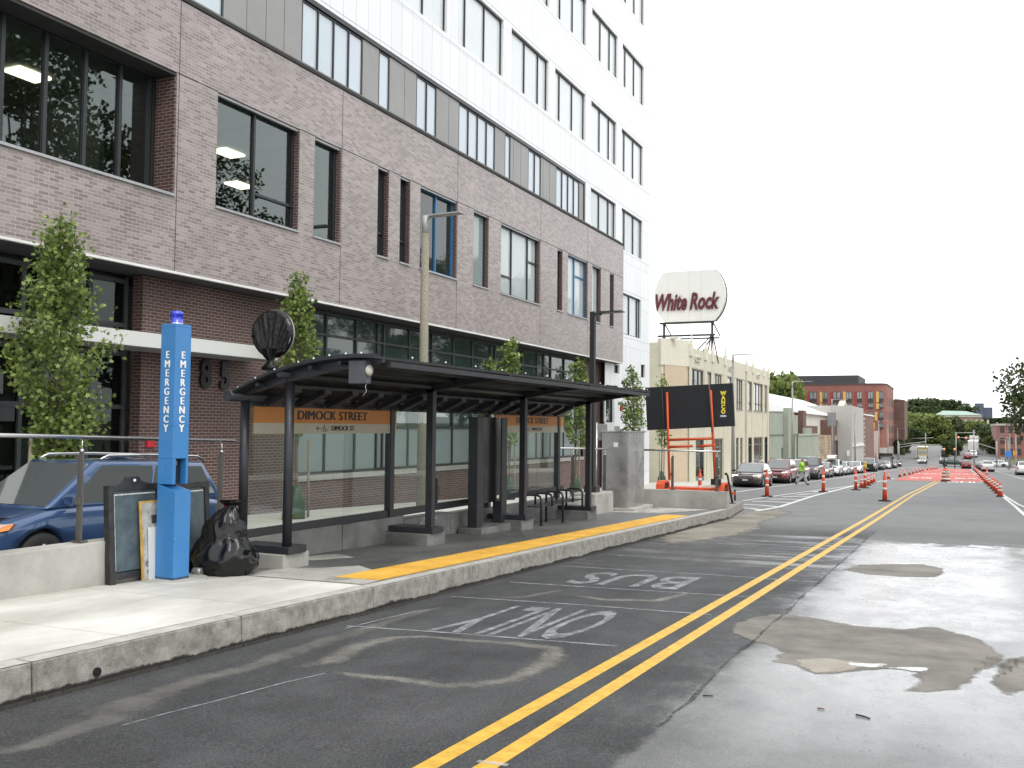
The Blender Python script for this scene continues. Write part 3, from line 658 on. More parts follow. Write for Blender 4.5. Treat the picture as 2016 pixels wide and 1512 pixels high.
for i, (a, c, e, f) in enumerate(TW):
    wd = c-a; gm = GL_TOWER if f > 12.5 else GL_BLIND; mu = ()
    if wd > 3: mu = ((a+1.5, a+2.95) if i % 2 else (a+.75, a+2.35))
    elif wd < 1.5: gm = GL_DARK
    window(bld, XW, a, c, e, f, .10, DARK, gm, mu, (), fw=.06, sill=False, name='window')
# ribbon: alternating windows and grey panels
RB = [(12.2, 18.07, 4), (21.17, 24.2, 4), (25.08, 25.74, 1), (27.4, 28.8, 2), (30.44, 33.5, 4), (34.4, 34.95, 1), (36.72, 38.12, 2), (39.85, 42.85, 4)]
prev = -11.9
for a, c, n in RB+[(43.5, 43.5, 0)]:
    if a-prev > .05: b = MB(); b.box(XW-.1, XW-.03, prev, a, 10.02, 11.84); b.build('grey_panel', GREYP, bld)
    prev = c
prev = -11.9
for a, c, n in RB+[(43.5, 43.5, 0)]:
    q = a-.75
    while q > prev+.2: b = MB(); b.box(XW-.06, XW-.027, q-.006, q+.006, 10.03, 11.83); b.build('joint_line', SEAM, bld); q -= .75
    prev = c
for a, c, n in RB:
    window(bld, XW, a, c, 10.03, 11.84, .03, DARK, GL_BAND, [a+(c-a)*i/n for i in range(1, n)], (), fw=.055, sill=False, dp=.08)
b = MB(); b.box(XW-.12, XW+.02, -11.9, 43.55, 11.85, 11.99); b.box(XW-.12, XW+.02, 43.38, 43.54, 10.02, 11.85); b.build('band_trim', DARK, bld)
# --- ground storey
def zsw(y): return gz(-17, y, .15)
ZT = 3.35
b = MB()
wall_x(b, XL, 16.05, 21.75, -3.2, ZT, [], .3)                       # pier beside the entrance
wall_x(b, XL-.004, 21.75, 44.45, -3.6, -1.62, [], .3)                    # wall under the windows
wall_x(b, XL, 44.45, 48.3, -4.5, ZT, [], .3, ends=False)
b.build('lower_brick_wall', BR_LO, bld, recalc=False)
b = MB(); b.box(XL-.3, XL+.04, 21.76, 44.44, -1.615, -1.46); b.build('stone_sill', M('cast_stone', (.30, .295, .27), .8, var=.12), bld)
ML = [23.18, 24.74, 25.95, 26.31, 27.91, 29.08, 29.45, 31.05, 32.59, 34.19, 34.6, 36.1, 37.29, 38.87, 39.62, 40.46, 42.09, 43.69]
window(bld, XL, 21.77, 44.43, -1.455, ZT-.01, .10, DARK, GL_GREEN, ML, [(21.77, 44.43, 2.64), (21.77, 44.43, -.07), (24.74, 25.95, 1.0), (29.45, 31.05, 1.0)], fw=.085, sill=False, label='long ground floor window strip')
b = MB(); prev = 21.77
for m in ML+[44.43]: b.box(XL-.145, XL-.135, prev+.05, m-.05, -1.38, -.11); prev = m
b.build('frosted_pane', GL_FROST, bld)
# entrance at the left: deep dark glazing under a white canopy
ENT = M('entrance_metal', (.045, .05, .055), .45, .2)
XE_ = XL-.55
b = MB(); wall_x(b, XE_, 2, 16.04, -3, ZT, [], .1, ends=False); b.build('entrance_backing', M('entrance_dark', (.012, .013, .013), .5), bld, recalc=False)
b = MB()
for y in (3, 5, 7, 8.6, 9.6, 10.3, 11.0, 11.75, 12.5, 13.3, 14.2, 14.95, 15.94): b.box(XE_+.06, XE_+.16, y-.045, y+.045, -2.2, ZT-.05)
for z in (-1.9, .35, 1.55, 2.2, 3.2): b.box(XE_+.065, XE_+.155, 2, 15.98, z-.05, z+.05)
b.box(XE_+.07, XE_+.13, 8, 13.2, .0, .35)
b.build('entrance_frame', ENT, bld)
b = MB(); b.box(XE_+.1, XE_+.105, 2.1, 15.9, -2.15, 3.15); b.build('entrance_glass', glass_clear('entrance_glass_mat', (.5, .55, .53), refl=.8), bld)
b = MB()
b.box(XE_+.012, XE_+.03, 13.6, 14.4, -2.1, .5); b.build('pale_partition', M('pale_green_partition', (.22, .27, .24), .6), bld)
b = MB(); b.box(XE_+.011, XE_+.03, 12.55, 13.15, .6, 1.45); b.box(XE_+.011, XE_+.03, 10.3, 12.45, .5, 1.5); b.build('wood_panel', M('brown_wood_panel', (.09, .05, .03), .5), bld)
for y in (11.85, 12.28, 14.05):
    b = MB(); b.tube([(XE_+.2, y, -2.0), (XE_+.2, y, -.02)], .018, 8); b.build('door_handle', STAIN, bld)
CANZ = (1.62, 1.93)
b = MB(); b.box(XL+.003, XL+1.0, 2, 19.6, *CANZ); cn = b.build('canopy', M('canopy_white_fascia', (.62, .63, .60), .5, var=.03, vs=.4), bld)
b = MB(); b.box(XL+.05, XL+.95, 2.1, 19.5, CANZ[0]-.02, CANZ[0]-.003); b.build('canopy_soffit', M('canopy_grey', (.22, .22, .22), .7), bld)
b = MB(); b.lathe([(.09, 0), (.09, .012)], (XL+.5, 16.6, CANZ[0]-.035), 14); b.build('downlight', M('downlight_on', (.8, .8, .75), .5, emit=((1, .95, .85), 3)), bld)
EX = M('exit_sign_green', (.02, .25, .1), .4, emit=((.05, .9, .35), .5))
ex = text('EXIT', .17, (XE_+.135, 11.8, 1.38), Matrix(((0, 0, 1), (-1, 0, 0), (0, 1, 0))).to_4x4(), EX, 'exit_lettering', bld, bold=.004)
NUM = M('black_numerals', (.012, .012, .013), .35)
z85 = [PX(x, 741, XL+.03) for x in (403, 441)]
for ch, p in zip('85', z85): text(ch, .95, (XL+.06, p.y, PX(425, 741, XL+.06).z), MAT_X, NUM, 'house_number', bld, xs=.78, bold=.03, ext=.03)
b = MB(); b.box(XL+.004, XL+.08, 16.22, 16.45, -.56, -.40); b.build('fire_alarm_box', M('alarm_red', (.45, .02, .03), .4), bld)
p = PX(1222, 804, XW); b = MB(); b.box(XW+.003, XW+.1, p.y-.14, p.y+.14, p.z-.12, p.z+.12); b.build('fire_alarm_box', MATS['alarm_red'], bld)
p = PX(1246, 786, XW); b = MB(); b.lathe([(.42, 0), (.42, .06), (.34, .08), (.30, .03)], (XW+.005, p.y, p.z), 24, 'x'); b.build('wall_vent_ring', GREYP, bld)

# ================================================================== LOW WALL AND RAILS
wl = thing('low_wall', 'low grey concrete wall along the back of the bus platform, behind the shelter', 'wall', (-8.85, 10, gz(-8.85, 10, .27)))
segs = [(-4, 4.1, -1.34), (4.11, 8.9, -1.345), (8.91, 12.55, -1.56), (12.56, 14.4, -1.57), (14.41, 16.1, -1.64), (16.11, 18.1, -1.68), (18.11, 21.9, -1.72), (21.91, 23.3, -1.78), (24.95, 27.9, -1.86)]
for a, c, zt in segs:
    b = MB(); x1 = -8.72; b.hexa([(-9.02, a, gz(-9, a, -.1)), (x1, a, gz(-9, a, -.1)), (x1, c-.012, gz(-9, c, -.1)), (-9.02, c-.012, gz(-9, c, -.1)), (-9.02, a, zt), (x1, a, zt), (x1, c-.012, zt), (-9.02, c-.012, zt)])
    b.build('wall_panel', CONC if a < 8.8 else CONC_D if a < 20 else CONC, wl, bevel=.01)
ew = MB(); ew.hexa([(-8.72, 27.95, gz(-8.5, 28, .1)), (-6.02, 27.95, gz(-6, 28, -.1)), (-6.02, 28.2, gz(-6, 28, -.1)), (-8.72, 28.2, gz(-8.5, 28, .1)), (-8.72, 27.95, -1.85), (-6.02, 27.95, -1.85), (-6.02, 28.2, -1.85), (-8.72, 28.2, -1.85)])
tag(ew.build('end_wall', CONC, bevel=.01), 'low concrete wall closing the far end of the bus platform below the orange trailer', 'wall')
BRZ = M('brown_grey_post_metal', (.13, .12, .11), .4, .5, var=.15)
def rail(label, pts, posts, zt, along='y', loc=None):
    t = thing('handrail', label, 'handrail', loc or (posts[0][0], posts[0][1], posts[0][2]))
    b = MB(); b.tube(pts, .024, 12); b.build('top_rail', STAIN, t)
    for x, y, z0 in posts:
        b = MB(); zr = pts[0][2]+(pts[-1][2]-pts[0][2])*((y-pts[0][1])/(pts[-1][1]-pts[0][1]) if along == 'y' else (x-pts[0][0])/(pts[-1][0]-pts[0][0]))
        b.box(x-.028, x+.028, y-.01, y+.01, z0+.02, zr-.16); b.box(x-.05, x-.032, y-.012, y+.012, z0+.02, zr-.2)
        b.box(x-.08, x+.08, y-.05, y+.05, z0+.002, z0+.018); b.box(x-.06, x+.02, y-.035, y+.035, z0+.42, z0+.5) if zr-z0 > .9 else None
        p = b.build('post', BRZ, t); b = MB(); b.tube([(x, y, zr-.16), (x, y, zr-.02)], .009, 8); b.lathe([(.022, 0), (.026, .02), (.022, .04)], (x, y, zr-.17), 10); b.build('bracket', STAIN, p)
    return t
rail('steel handrail on the low wall at the left, passing behind the blue tower', [(-8.87, 3.0, -.05), (-8.87, 10.2, -.235)], [(-8.87, 4.9, -1.34), (-8.87, 7.7, -1.34), (-8.87, 9.95, -1.56)], 0)
rail('steel handrail on the low wall from the shelter to the steel cabinet', [(-8.87, 21.6, -.52), (-8.87, 30.2, -.72)], [(-8.87, 22.9, -1.75), (-8.87, 25.35, -1.86), (-8.87, 21.7, -1.72)], 0)
rail('steel handrail on the end wall in front of the orange trailer', [(-8.7, 28.07, -.68), (-6.25, 28.07, -.68)], [(-7.68, 28.07, -1.85), (-6.35, 28.07, -1.85)], 0, along='x')

# ================================================================== BUS SHELTER
sh = thing('bus_shelter', 'dark steel and glass bus shelter with a curved roof and orange station name signs', 'bus shelter', (-8.4, 10.1, gz(-8.4, 10.1, .27)))
FR = [10.09, 13.86, 17.64, 21.46]; XFp, XBp = -7.97, -8.80
def topz(x): # roof underside profile
    t = (x+8.70)/2.18; return .34+.50*math.sin(min(1, t*1.02)*PI/2)**.9
PR = [(-8.82, .36), (-8.70, .43), (-8.41, .55), (-8.10, .66), (-7.72, .75), (-7.48, .79), (-7.24, .825), (-6.99, .84), (-6.76, .845), (-6.50, .835)]
for i, y in enumerate(FR):
    pz = gz(-8.3, y, .27); zt = -1.70-.098*i; zs = zt+.1
    b = MB(); y0, y1 = (y-.02, y+.52) if i == 0 else (y-.05, y+.55)
    b.hexa([(XBp-.02, y0, gz(-8, y0, .2)), (-7.98+.0, y0, gz(-8, y0, .2)), (-7.98, y1, gz(-8, y1, .2)), (XBp-.02, y1, gz(-8, y1, .2)), (XBp-.02, y0, zt), (-7.98, y0, zt), (-7.98, y1, zt), (XBp-.02, y1, zt)])
    for v in b.b.verts: v.co.x += (.07 if v.co.x > -8.4 else 0)
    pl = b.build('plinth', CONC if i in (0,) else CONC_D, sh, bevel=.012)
    b = MB(); b.box(XBp+.02, -7.86, y+.02, y+.40, zt+.002, zs); b.build('steel_shoe', STEEL, pl, bevel=.006)
    b = MB(); b.box(-0.06+XBp+.34-.34, .06+XBp, y+.10, y+.22, zs+.002, .30)
    if i == 0:
        b = MB(); b.lathe([(.062, zs+.002), (.062, .36)], (XBp+.02, y+.2, 0), 16)
    b.build('post', STEEL, sh)
    b = MB()
    if i == 0: b.lathe([(.062, zs+.002), (.062, .66)], (XFp, y+.12, 0), 16)
    else: b.box(XFp-.06, XFp+.06, y+.06, y+.18, zs+.002, .64)
    b.build('post', STEEL, sh)
    # curved rafter (tapered steel arch)
    b = MB(); up = [(x, z-.012) for x, z in PR[1:]]; dn = []
    for x, z in reversed(PR[1:]): dn.append((x, z-(.05+.10*math.sin(max(0, min(1, (x+8.7)/2.2))*PI)**.6)))
    b.prism(up+dn, 'y', y+.06, y+.12); b.build('rafter', STEEL, sh)
b = MB()
# roof shell with folded panel seams
YR0, YR1 = 9.95, 21.75
b.prism([(x, z+.02) for x, z in PR]+[(x, z-.008) for x, z in reversed(PR)], 'y', YR0, YR1)
rf = b.build('roof', M('dark_roof_sheet', (.028, .03, .034), .45, .2, var=.12, spec=.4), sh)
seam = [10.0, 10.98, 11.9, 12.83, 13.76, 14.68, 15.62, 16.55, 17.48, 18.4, 19.35, 20.3, 21.2, 21.7]
for y in seam:
    b = MB(); b.prism([(x, z+.045) for x, z in PR[2:]]+[(x, z+.018) for x, z in reversed(PR[2:])], 'y', y-.012, y+.012); b.build('roof_seam', STEEL, rf)
CLIP = M('pale_clip_metal', (.6, .6, .6), .3, .6)
for x, z in PR[:-1]:
    b = MB(); b.lathe([(.012, 0), (.018, .012), (.004, .03)], (x+.06, YR0+.02, z+.035), 8); b.build('roof_clip', CLIP, rf)
for y in seam[1:]:
    b = MB(); b.lathe([(.012, 0), (.018, .012), (.004, .03)], (-6.54, y-.04, .88), 8); b.build('roof_clip', CLIP, rf)
b = MB(); b.box(-6.54, -6.47, 10.3, 21.6, .735, .80); b.build('front_gutter', STEEL, sh)
b = MB(); b.tube([(-8.78, 9.93, .37), (-8.78, 21.7, .37)], .075, 16); b.build('rear_beam', STEEL, sh)
b = MB(); b.tube([(XFp, 9.98, .655), (XFp, 21.68, .655)], .05, 14); b.build('front_beam', STEEL, sh)
for x, z in ((-8.35, .53), (-7.5, .74), (-7.05, .79)):
    b = MB(); b.box(x-.025, x+.025, 10.0, 21.65, z-.035, z+.01); b.build('purlin', STEEL, sh)
b = MB()
for k in range(16):
    y = 10.6+k*.70
    b = MB(); b.prism([(-8.72, .30), (-8.28, .50), (-8.20, .50), (-8.20, .44), (-8.66, .24)], 'y', y, y+.16); b.build('roof_rib', STEEL, sh)
# hanging block with speaker disc, and its loose wire
b = MB(); b.box(-6.90, -6.66, 10.0, 10.14, .52, .80); b.build('speaker_bracket', M('blue_grey_steel', (.075, .082, .095), .45, .1), sh)
b = MB(); b.lathe([(.07, 0), (.065, .03), (.0, .05)], (-6.655, 10.07, .68), 18, 'x'); b.build('speaker_disc', M('cream_plastic', (.5, .48, .4), .5), sh)
b = MB(); b.tube([(-6.66, 10.07, .56), (-6.69, 10.06, .48), (-6.67, 10.06, .42), (-6.72, 10.05, .36)], .004, 6); b.build('loose_wire', CLIP, sh)
# glass, rails and signs along the back
b = MB(); b.box(-8.84, -8.76, 10.3, 22.05, .24, .30); b.build('top_rail', STEEL, sh)
b = MB(); b.box(-8.83, -8.77, 10.35, 22.0, -1.575, -1.45); b.build('bottom_rail', STEEL, sh)
SG = glass_clear('shelter_glass', (.86, .89, .87), refl=1.2)
for a, c in ((10.40, 11.35), (11.36, 12.75), (12.76, 14.05), (14.2, 15.1), (15.11, 16.5), (16.51, 17.75), (17.9, 18.9), (18.91, 20.4), (20.41, 21.8)):
    b = MB(); b.box(-8.806, -8.794, a, c-.008, -1.448, .238); b.build('glass_pane', SG, sh)
b = MB(); b.box(-8.86, -8.74, 10.30, 10.42, -1.6, .24)
ORG = M('orange_sign_face', (.46, .17, .022), .45, var=.05, vs=.6); CRM = M('cream_sign_face', (.40, .37, .28), .45, var=.05); INK = M('sign_ink', (.012, .01, .012), .5)
for a, c, zt, zm, zb in ((10.46, 14.16, .24, .015, -.14), (18.1, 21.95, .24, .015, -.14)):
    b = MB(); b.box(-8.79, -8.765, a, c, zm, zt); s = b.build('name_sign', ORG, sh)
    b = MB(); b.box(-8.79, -8.764, a, c, zb, zm-.001); b.build('direction_strip', CRM, s)
    m_ = (a+c)/2+.04
    text('DIMOCK STREET', .195, (-8.763, m_-.02, (zt+zm)/2), MAT_X, INK, 'lettering', s, xs=1.22, fat=.010, spacing=1.04)
    text('DIMOCK ST', .105, (-8.762, m_+.22, (zm+zb)/2), MAT_X, INK, 'lettering', s, xs=1.12, fat=.005)
    # arrow, wheelchair symbol, divider bars
    zc = (zm+zb)/2; q = MB(); y0 = m_-.46
    q.box(-8.7635, -8.7615, y0-.01, y0+.09, zc-.006, zc+.006)
    for sg in (-1, 1): q.tube([(-8.7625, y0-.01, zc), (-8.7625, y0+.03, zc+sg*.035)], .006, 6)
    q.build('arrow', INK, s)
    q = MB(); q.box(-8.7635, -8.7615, y0+.12, y0+.124, zc-.05, zc+.05); q.box(-8.7635, -8.7615, y0+.28, y0+.284, zc-.05, zc+.05); q.build('divider_bar', INK, s)
    q = MB(); w0 = y0+.19
    q.tube([(-8.7625, w0+.034*math.cos(t), zc-.014+.034*math.sin(t)) for t in [PI*.62+PI*1.25*i/10 for i in range(11)]], .005, 6)
    q.tube([(-8.7625, w0-.008, zc+.045), (-8.7625, w0-.004, zc+.0), (-8.7625, w0+.03, zc), (-8.7625, w0+.045, zc-.035), (-8.7625, w0+.06, zc-.03)], .006, 6)
    q.lathe([(.009, 0), (.009, .002)], (-8.7632, w0-.01, zc+.055), 10, 'x'); q.build('wheelchair_symbol', INK, s)
# round route sign wrapped in a black bag
bag_m = M('black_plastic_bag', (.004, .004, .0045), .24, var=.3, vs=6, spec=.45)
b = MB(); b.lathe([(.062, 0), (.062, .27)], (-8.30, 10.22, .50), 16); rs = b.build('round_sign_mount', STEEL, sh)
b = MB(); b.lathe([(.31, -.045), (.318, -.04), (.318, .04), (.31, .045)], (-8.29, 10.25, 1.21), 40, 'y'); b.build('sign_drum', M('drum_rim', (.5, .5, .5), .35, .3), rs)
b = MB(); seg, rr = 72, 14; rings = []
for j in range(rr+1):
    ring = []
    for k in range(seg):
        a = 2*PI*k/seg; r = .332*j/rr; 
        x = r*math.cos(a); z = r*math.sin(a)
        if j == rr: x *= 1.0; z *= 1.0
        # folds radiate from the knot below the disc
        ang = math.atan2(x, z+.52); q_ = (z+.52); fold = (noise.noise(Vector((ang*9, q_*1.2, 0)))*.018+noise.noise(Vector((ang*24, q_*2.5, 5)))*.018+abs(noise.noise(Vector((x*16, z*16, 3))))*.012)
        yb = -.075+fold*(.4+.6*(j/rr)) if j < rr else .0
        ring.append(b.b.verts.new((-8.29+x, 10.25+yb, 1.21+z)))
    rings.append(ring)
for j in range(1, rr+1):
    for k in range(seg): b._f([rings[j-1][k], rings[j-1][(k+1) % seg], rings[j][(k+1) % seg], rings[j][k]])
b.lathe([(.33, .0), (.12, .055), (.0, .06)], (-8.29, 10.25, 1.21), 40, 'y')
tt = [(.16, .20), (.10, .12), (.05, .05), (.06, .0), (.12, -.05), (.09, -.08)]
ringsb = []
for r, z in tt:
    ringsb.append([b.b.verts.new((-8.30+(r*math.cos(2*PI*k/24))*(1+.25*math.sin(k*5+z*40)), 10.2+r*.45*math.sin(2*PI*k/24)*(1+.3*math.sin(k*7)), .80+z+.015*math.sin(k*4))) for k in range(24)])
for i in range(len(ringsb)-1):
    for k in range(24): b._f([ringsb[i][k], ringsb[i][(k+1) % 24], ringsb[i+1][(k+1) % 24], ringsb[i+1][k]])
b.build('bag_wrap', bag_m, rs, smooth=True)

# ================================================================== INFORMATION PYLON
ky = thing('information_pylon', 'tall black information pylon standing between the shelter posts', 'pylon', (-8.4, 17, gz(-8.4, 17, .27)))
z0 = gz(-8.4, 17, .27)
b = MB(); b.box(-8.66, -8.16, 16.28, 17.86, z0-.08, z0+.13); b.build('concrete_base', CONC_D, ky, bevel=.01)
b = MB(); b.box(-8.50, -8.30, 16.36, 16.62, z0+.132, .17); b.build('pillar', STEEL, ky, bevel=.006)
b = MB(); b.box(-8.50, -8.30, 17.45, 17.70, z0+.132, .17); b.build('pillar', STEEL, ky, bevel=.006)
b = MB(); b.box(-8.48, -8.316, 16.622, 17.448, -1.50, .168); pn = b.build('display_case', M('black_display', (.006, .006, .008), .12, spec=.7), ky)
b = MB(); b.box(-8.314, -8.308, 17.25, 17.34, -1.44, -1.38); b.build('label_plate', WHITE, pn)
# ================================================================== BENCH
be = thing('bench', 'black metal bench with looped arms under the far half of the shelter', 'bench', (-8.3, 20.2, gz(-8.3, 20.2, .27)))
zb = -1.72
for k in range(5):
    b = MB(); b.box(-8.47+k*.075, -8.47+k*.075+.055, 18.95, 21.55, zb-.02, zb); b.build('seat_slat', STEEL, be)
for i, y in enumerate((19.0, 19.62, 20.25, 20.88, 21.5)):
    za = zb+.24; full = i % 2 == 0; zf = gz(-8.1, y, .272) if full else zb-.03; zr = gz(-8.5, y, .272) if full else zb-.03
    pts = [(-8.50, y, zr), (-8.50, y, za-.08), (-8.47, y, za-.02), (-8.41, y, za), (-8.19, y, za), (-8.12, y, za-.03), (-8.09, y, za-.10), (-8.09, y, zf)]
    b = MB(); b.tube(pts, .026, 10); b.build('arm_loop', STEEL, be)
    if full:
        b = MB(); b.lathe([(.05, 0), (.05, .01)], (-8.09, y, zf), 12); b.lathe([(.05, 0), (.05, .01)], (-8.50, y, zr), 12); b.build('foot_plate', STEEL, be)
# ================================================================== STEEL CABINET
z0 = gz(-8.6, 26, .27)
cb = thing('utility_cabinet', 'large brushed steel utility cabinet on a concrete slab beyond the shelter', 'utility cabinet', (-8.6, 26, z0))
b = MB(); b.hexa([(-9.0, 25.2, z0-.1), (-8.0, 25.2, z0-.1), (-8.0, 27.1, z0-.14), (-9.0, 27.1, z0-.14), (-9.0, 25.2, z0+.1), (-8.0, 25.2, z0+.1), (-8.0, 27.1, z0+.1), (-9.0, 27.1, z0+.1)]); b.build('slab', CONC, cb, bevel=.01)
CAB = M('brushed_steel', (.50, .49, .48), .28, .85, var=.12, vs=2, rv=.1)
b = MB(); b.box(-8.97, -8.2, 25.35, 26.85, z0+.103, -.14); b.build('body', CAB, cb, bevel=.006)
b = MB(); b.box(-9.0, -8.16, 25.31, 26.89, -.138, -.10); b.build('lid', STAIN, cb)
for a, c in ((25.40, 26.08), (26.12, 26.80)):
    b = MB(); b.box(-8.198, -8.185, a, c, z0+.32, -.17); d = b.build('door', CAB, cb, bevel=.003)
b = MB(); b.box(-8.183, -8.15, 26.03, 26.06, -1.12, -.95); b.box(-8.183, -8.16, 26.0, 26.09, -1.17, -.90); b.build('handle', STAIN, d)
b = MB(); b.box(-8.62, -8.5, 25.335, 25.348, -.55, -.42); b.build('label_plate', WHITE, cb)
b = MB(); b.box(-8.63, -8.49, 25.4, 25.5, -.10, .03); b.build('top_sensor', STAIN, cb)
# ================================================================== BLUE EMERGENCY TOWER
BLU = M('blue_tower_paint', (.035, .185, .44), .38, var=.06, vs=1.5, coat=.2)
zt0 = gz(-8.3, 8.65, .27)
et = thing('emergency_tower', 'tall blue emergency call tower lettered EMERGENCY with a blue beacon on top', 'emergency phone', (-8.32, 8.78, zt0))
b = MB(); b.lathe([(.38, -.04), (.38, .012), (.36, .02)], (-8.39, 8.66, zt0), 30); b.build('base_plate', CONC, et)
cxx, cyy = -8.42, 8.62; rot = rad(87)
def rp(u, v, z): # local square turned about its axis
    return (cxx+u*math.cos(rot)-v*math.sin(rot), cyy+u*math.sin(rot)+v*math.cos(rot), z)
def rbox(mb, u0, u1, v0, v1, z0, z1, z1b=None):
    mb.hexa([rp(u0, v0, z0), rp(u1, v0, z0), rp(u1, v1, z0), rp(u0, v1, z0), rp(u0, v0, z1 if z1b is None else z1b), rp(u1, v0, z1 if z1b is None else z1b), rp(u1, v1, z1), rp(u0, v1, z1)])
h2 = .12
b = MB(); rbox(b, -h2, h2, -h2, h2, -.42, 1.17); b.build('upper_body', BLU, et, bevel=.004)
# niche section: the right face is cut back
b = MB(); rbox(b, -h2, h2, .0, h2, -.72, -.4205); rbox(b, -h2, -.07, -h2, -.002, -.72, -.4205); rbox(b, .085, h2, -h2, -.002, -.72, -.4205); b.build('niche', BLU, et)
b = MB(); rbox(b, -.068, .083, -.03, -.003, -.715, -.425); b.build('phone_panel', M('niche_dark', (.01, .016, .03), .4), et)
b = MB(); rbox(b, -.05, .02, -.045, -.032, -.50, -.45); b.build('instruction_plate', M('plate_grey', (.2, .22, .25), .5), et)
b = MB(); rbox(b, -h2-.0, h2, -h2-.055, h2, zt0+.013, -.72, -.80); b.build('lower_body', BLU, et, bevel=.004)
b = MB(); rbox(b, -h2-.0015, h2+.0015, -h2-.0015, h2+.0015, -.035, -.031); rbox(b, -h2-.0015, h2+.0015, -h2-.0015, h2+.0015, 1.135, 1.138); b.build('panel_seam', M('blue_seam', (.015, .09, .24), .6), et)
b = MB()
for z in (-.95, -1.35, -1.75):
    for u in (-h2+.02, h2-.02): p_ = rp(u, -h2-.056, z); b.lathe([(.007, -.004), (.005, .001)], (p_[0], p_[1], z), 8, 'x')
b.build('screw_heads', STAIN, et)
b = MB(); rbox(b, -h2-.002, h2+.002, -h2-.058, h2+.002, zt0+.0135, zt0+.045); b.build('grimy_foot', ragged('foot_grime', (.06, .06, .055), .9, density=.6, scale=14, alpha_hi=.7), et)
def face_text(ch, u, z, face):
    # face 'a': v=-h2 plane (right), face 'b': u=-h2 plane (left)
    if face == 'a':
        ax = Vector((math.cos(rot), math.sin(rot), 0)); nr = Vector((math.sin(rot), -math.cos(rot), 0)); p = Vector(rp(u, -h2-.004, z))
    else:
        ax = Vector((math.sin(rot), -math.cos(rot), 0)); nr = Vector((-math.cos(rot), -math.sin(rot), 0)); p = Vector(rp(-h2-.004, u, z))
    R_ = Matrix((ax, Vector((0, 0, 1)), nr)).transposed().to_4x4()
    text(ch, .125, p, R_, WHITE, 'lettering', et, xs=.95, fat=.0055, ext=.001)
for i, ch in enumerate('EMERGENCY'):
    zz = .80-i*.1085
    face_text(ch, .0, zz, 'a'); face_text(ch, .0, zz, 'b')
b = MB(); b.lathe([(.075, 0), (.078, .03), (.07, .035), (.07, .11), (.078, .115), (.072, .15), (.04, .165)], (cxx, cyy, 1.172), 24)
bc = b.build('beacon', M('cobalt_beacon', (.01, .03, .55), .12, spec=.8, coat=.5), et)
b = MB(); b.lathe([(.08, 0), (.08, .02)], (cxx, cyy, 1.171), 24); b.build('beacon_ring', STAIN, bc)
# ================================================================== THINGS LEANING ON THE LOW WALL
def leaning(name, label, cat, yc_, wd, hgt, lean, xfoot, th, builder):
    """local frame: x along the platform (world +Y), z up the board, y = out towards the road"""
    z_ = gz(xfoot, yc_, .275)
    t = thing(name, label, cat, (xfoot, yc_, z_)); t.rotation_euler = (rad(-lean), 0, rad(90)) ; builder(t); return t
FRM = M('scuffed_black_frame', (.012, .012, .013), .45, var=.6, vs=8, col2=(.035, .035, .036))
SLATE = M('dirty_slate_panel', (.055, .085, .10), .35, var=.35, vs=4, rv=.1, col2=(.10, .13, .145))
def case(wd, hgt, panel=True, hump=True):
    def f(t):
        b = MB(); hw = wd/2; fw = .075
        b.box(-hw, -hw+fw, -.045, .045, 0, hgt); b.box(hw-fw, hw, -.045, .045, 0, hgt); b.box(-hw+fw, hw-fw, -.043, .043, .05, .05+fw); b.box(-hw+fw, hw-fw, -.043, .043, hgt-fw, hgt-.002)
        b.build('frame', FRM, t, world=False, bevel=.006)
        if hump:
            b = MB(); b.prism([(-.2, hgt), (-.13, hgt+.03), (-.09, hgt+.085), (.05, hgt+.085), (.09, hgt+.03), (.2, hgt)], 'y', -.04, .04); h = b.build('hanger', FRM, t, world=False)
            b = MB(); b.prism([(-.035, hgt+.03), (-.035, hgt+.06), (.0, hgt+.06), (.0, hgt+.03)], 'y', -.045, -.041); b.build('hanger_hole', WHITE, h, world=False)
        b = MB(); b.box(-hw+fw, hw-fw, -.02, .02, .06+fw, hgt-fw-.002); b.build('panel', SLATE, t, world=False)
        b = MB()
        b.box(-hw+fw+.005, -hw+fw+.02, -.027, -.021, .08+fw, hgt-fw-.03); b.box(-hw+fw+.02, hw-fw-.02, -.027, -.021, hgt-fw-.045, hgt-fw-.03); b.build('sealant_edge', M('dirty_white_sealant', (.5, .5, .48), .7, var=.4, vs=20), t, world=False)
        if not panel: pass
    return f
leaning('display_frame', 'old black display frame with a dirty slate panel leaning left of the blue tower', 'frame', 8.32, .80, 1.12, 4, -8.655, .1, case(.80, 1.12))
leaning('display_frame', 'second black display frame leaning half hidden behind the blue tower', 'frame', 9.13, .80, 1.12, 4, -8.66, .1, case(.80, 1.12, hump=False))
YFR = M('yellow_board_edge', (.45, .28, .07), .6, var=.3, vs=12); MAPW = M('weathered_white_board', (.40, .40, .37), .6, var=.45, vs=7, col2=(.55, .54, .5))
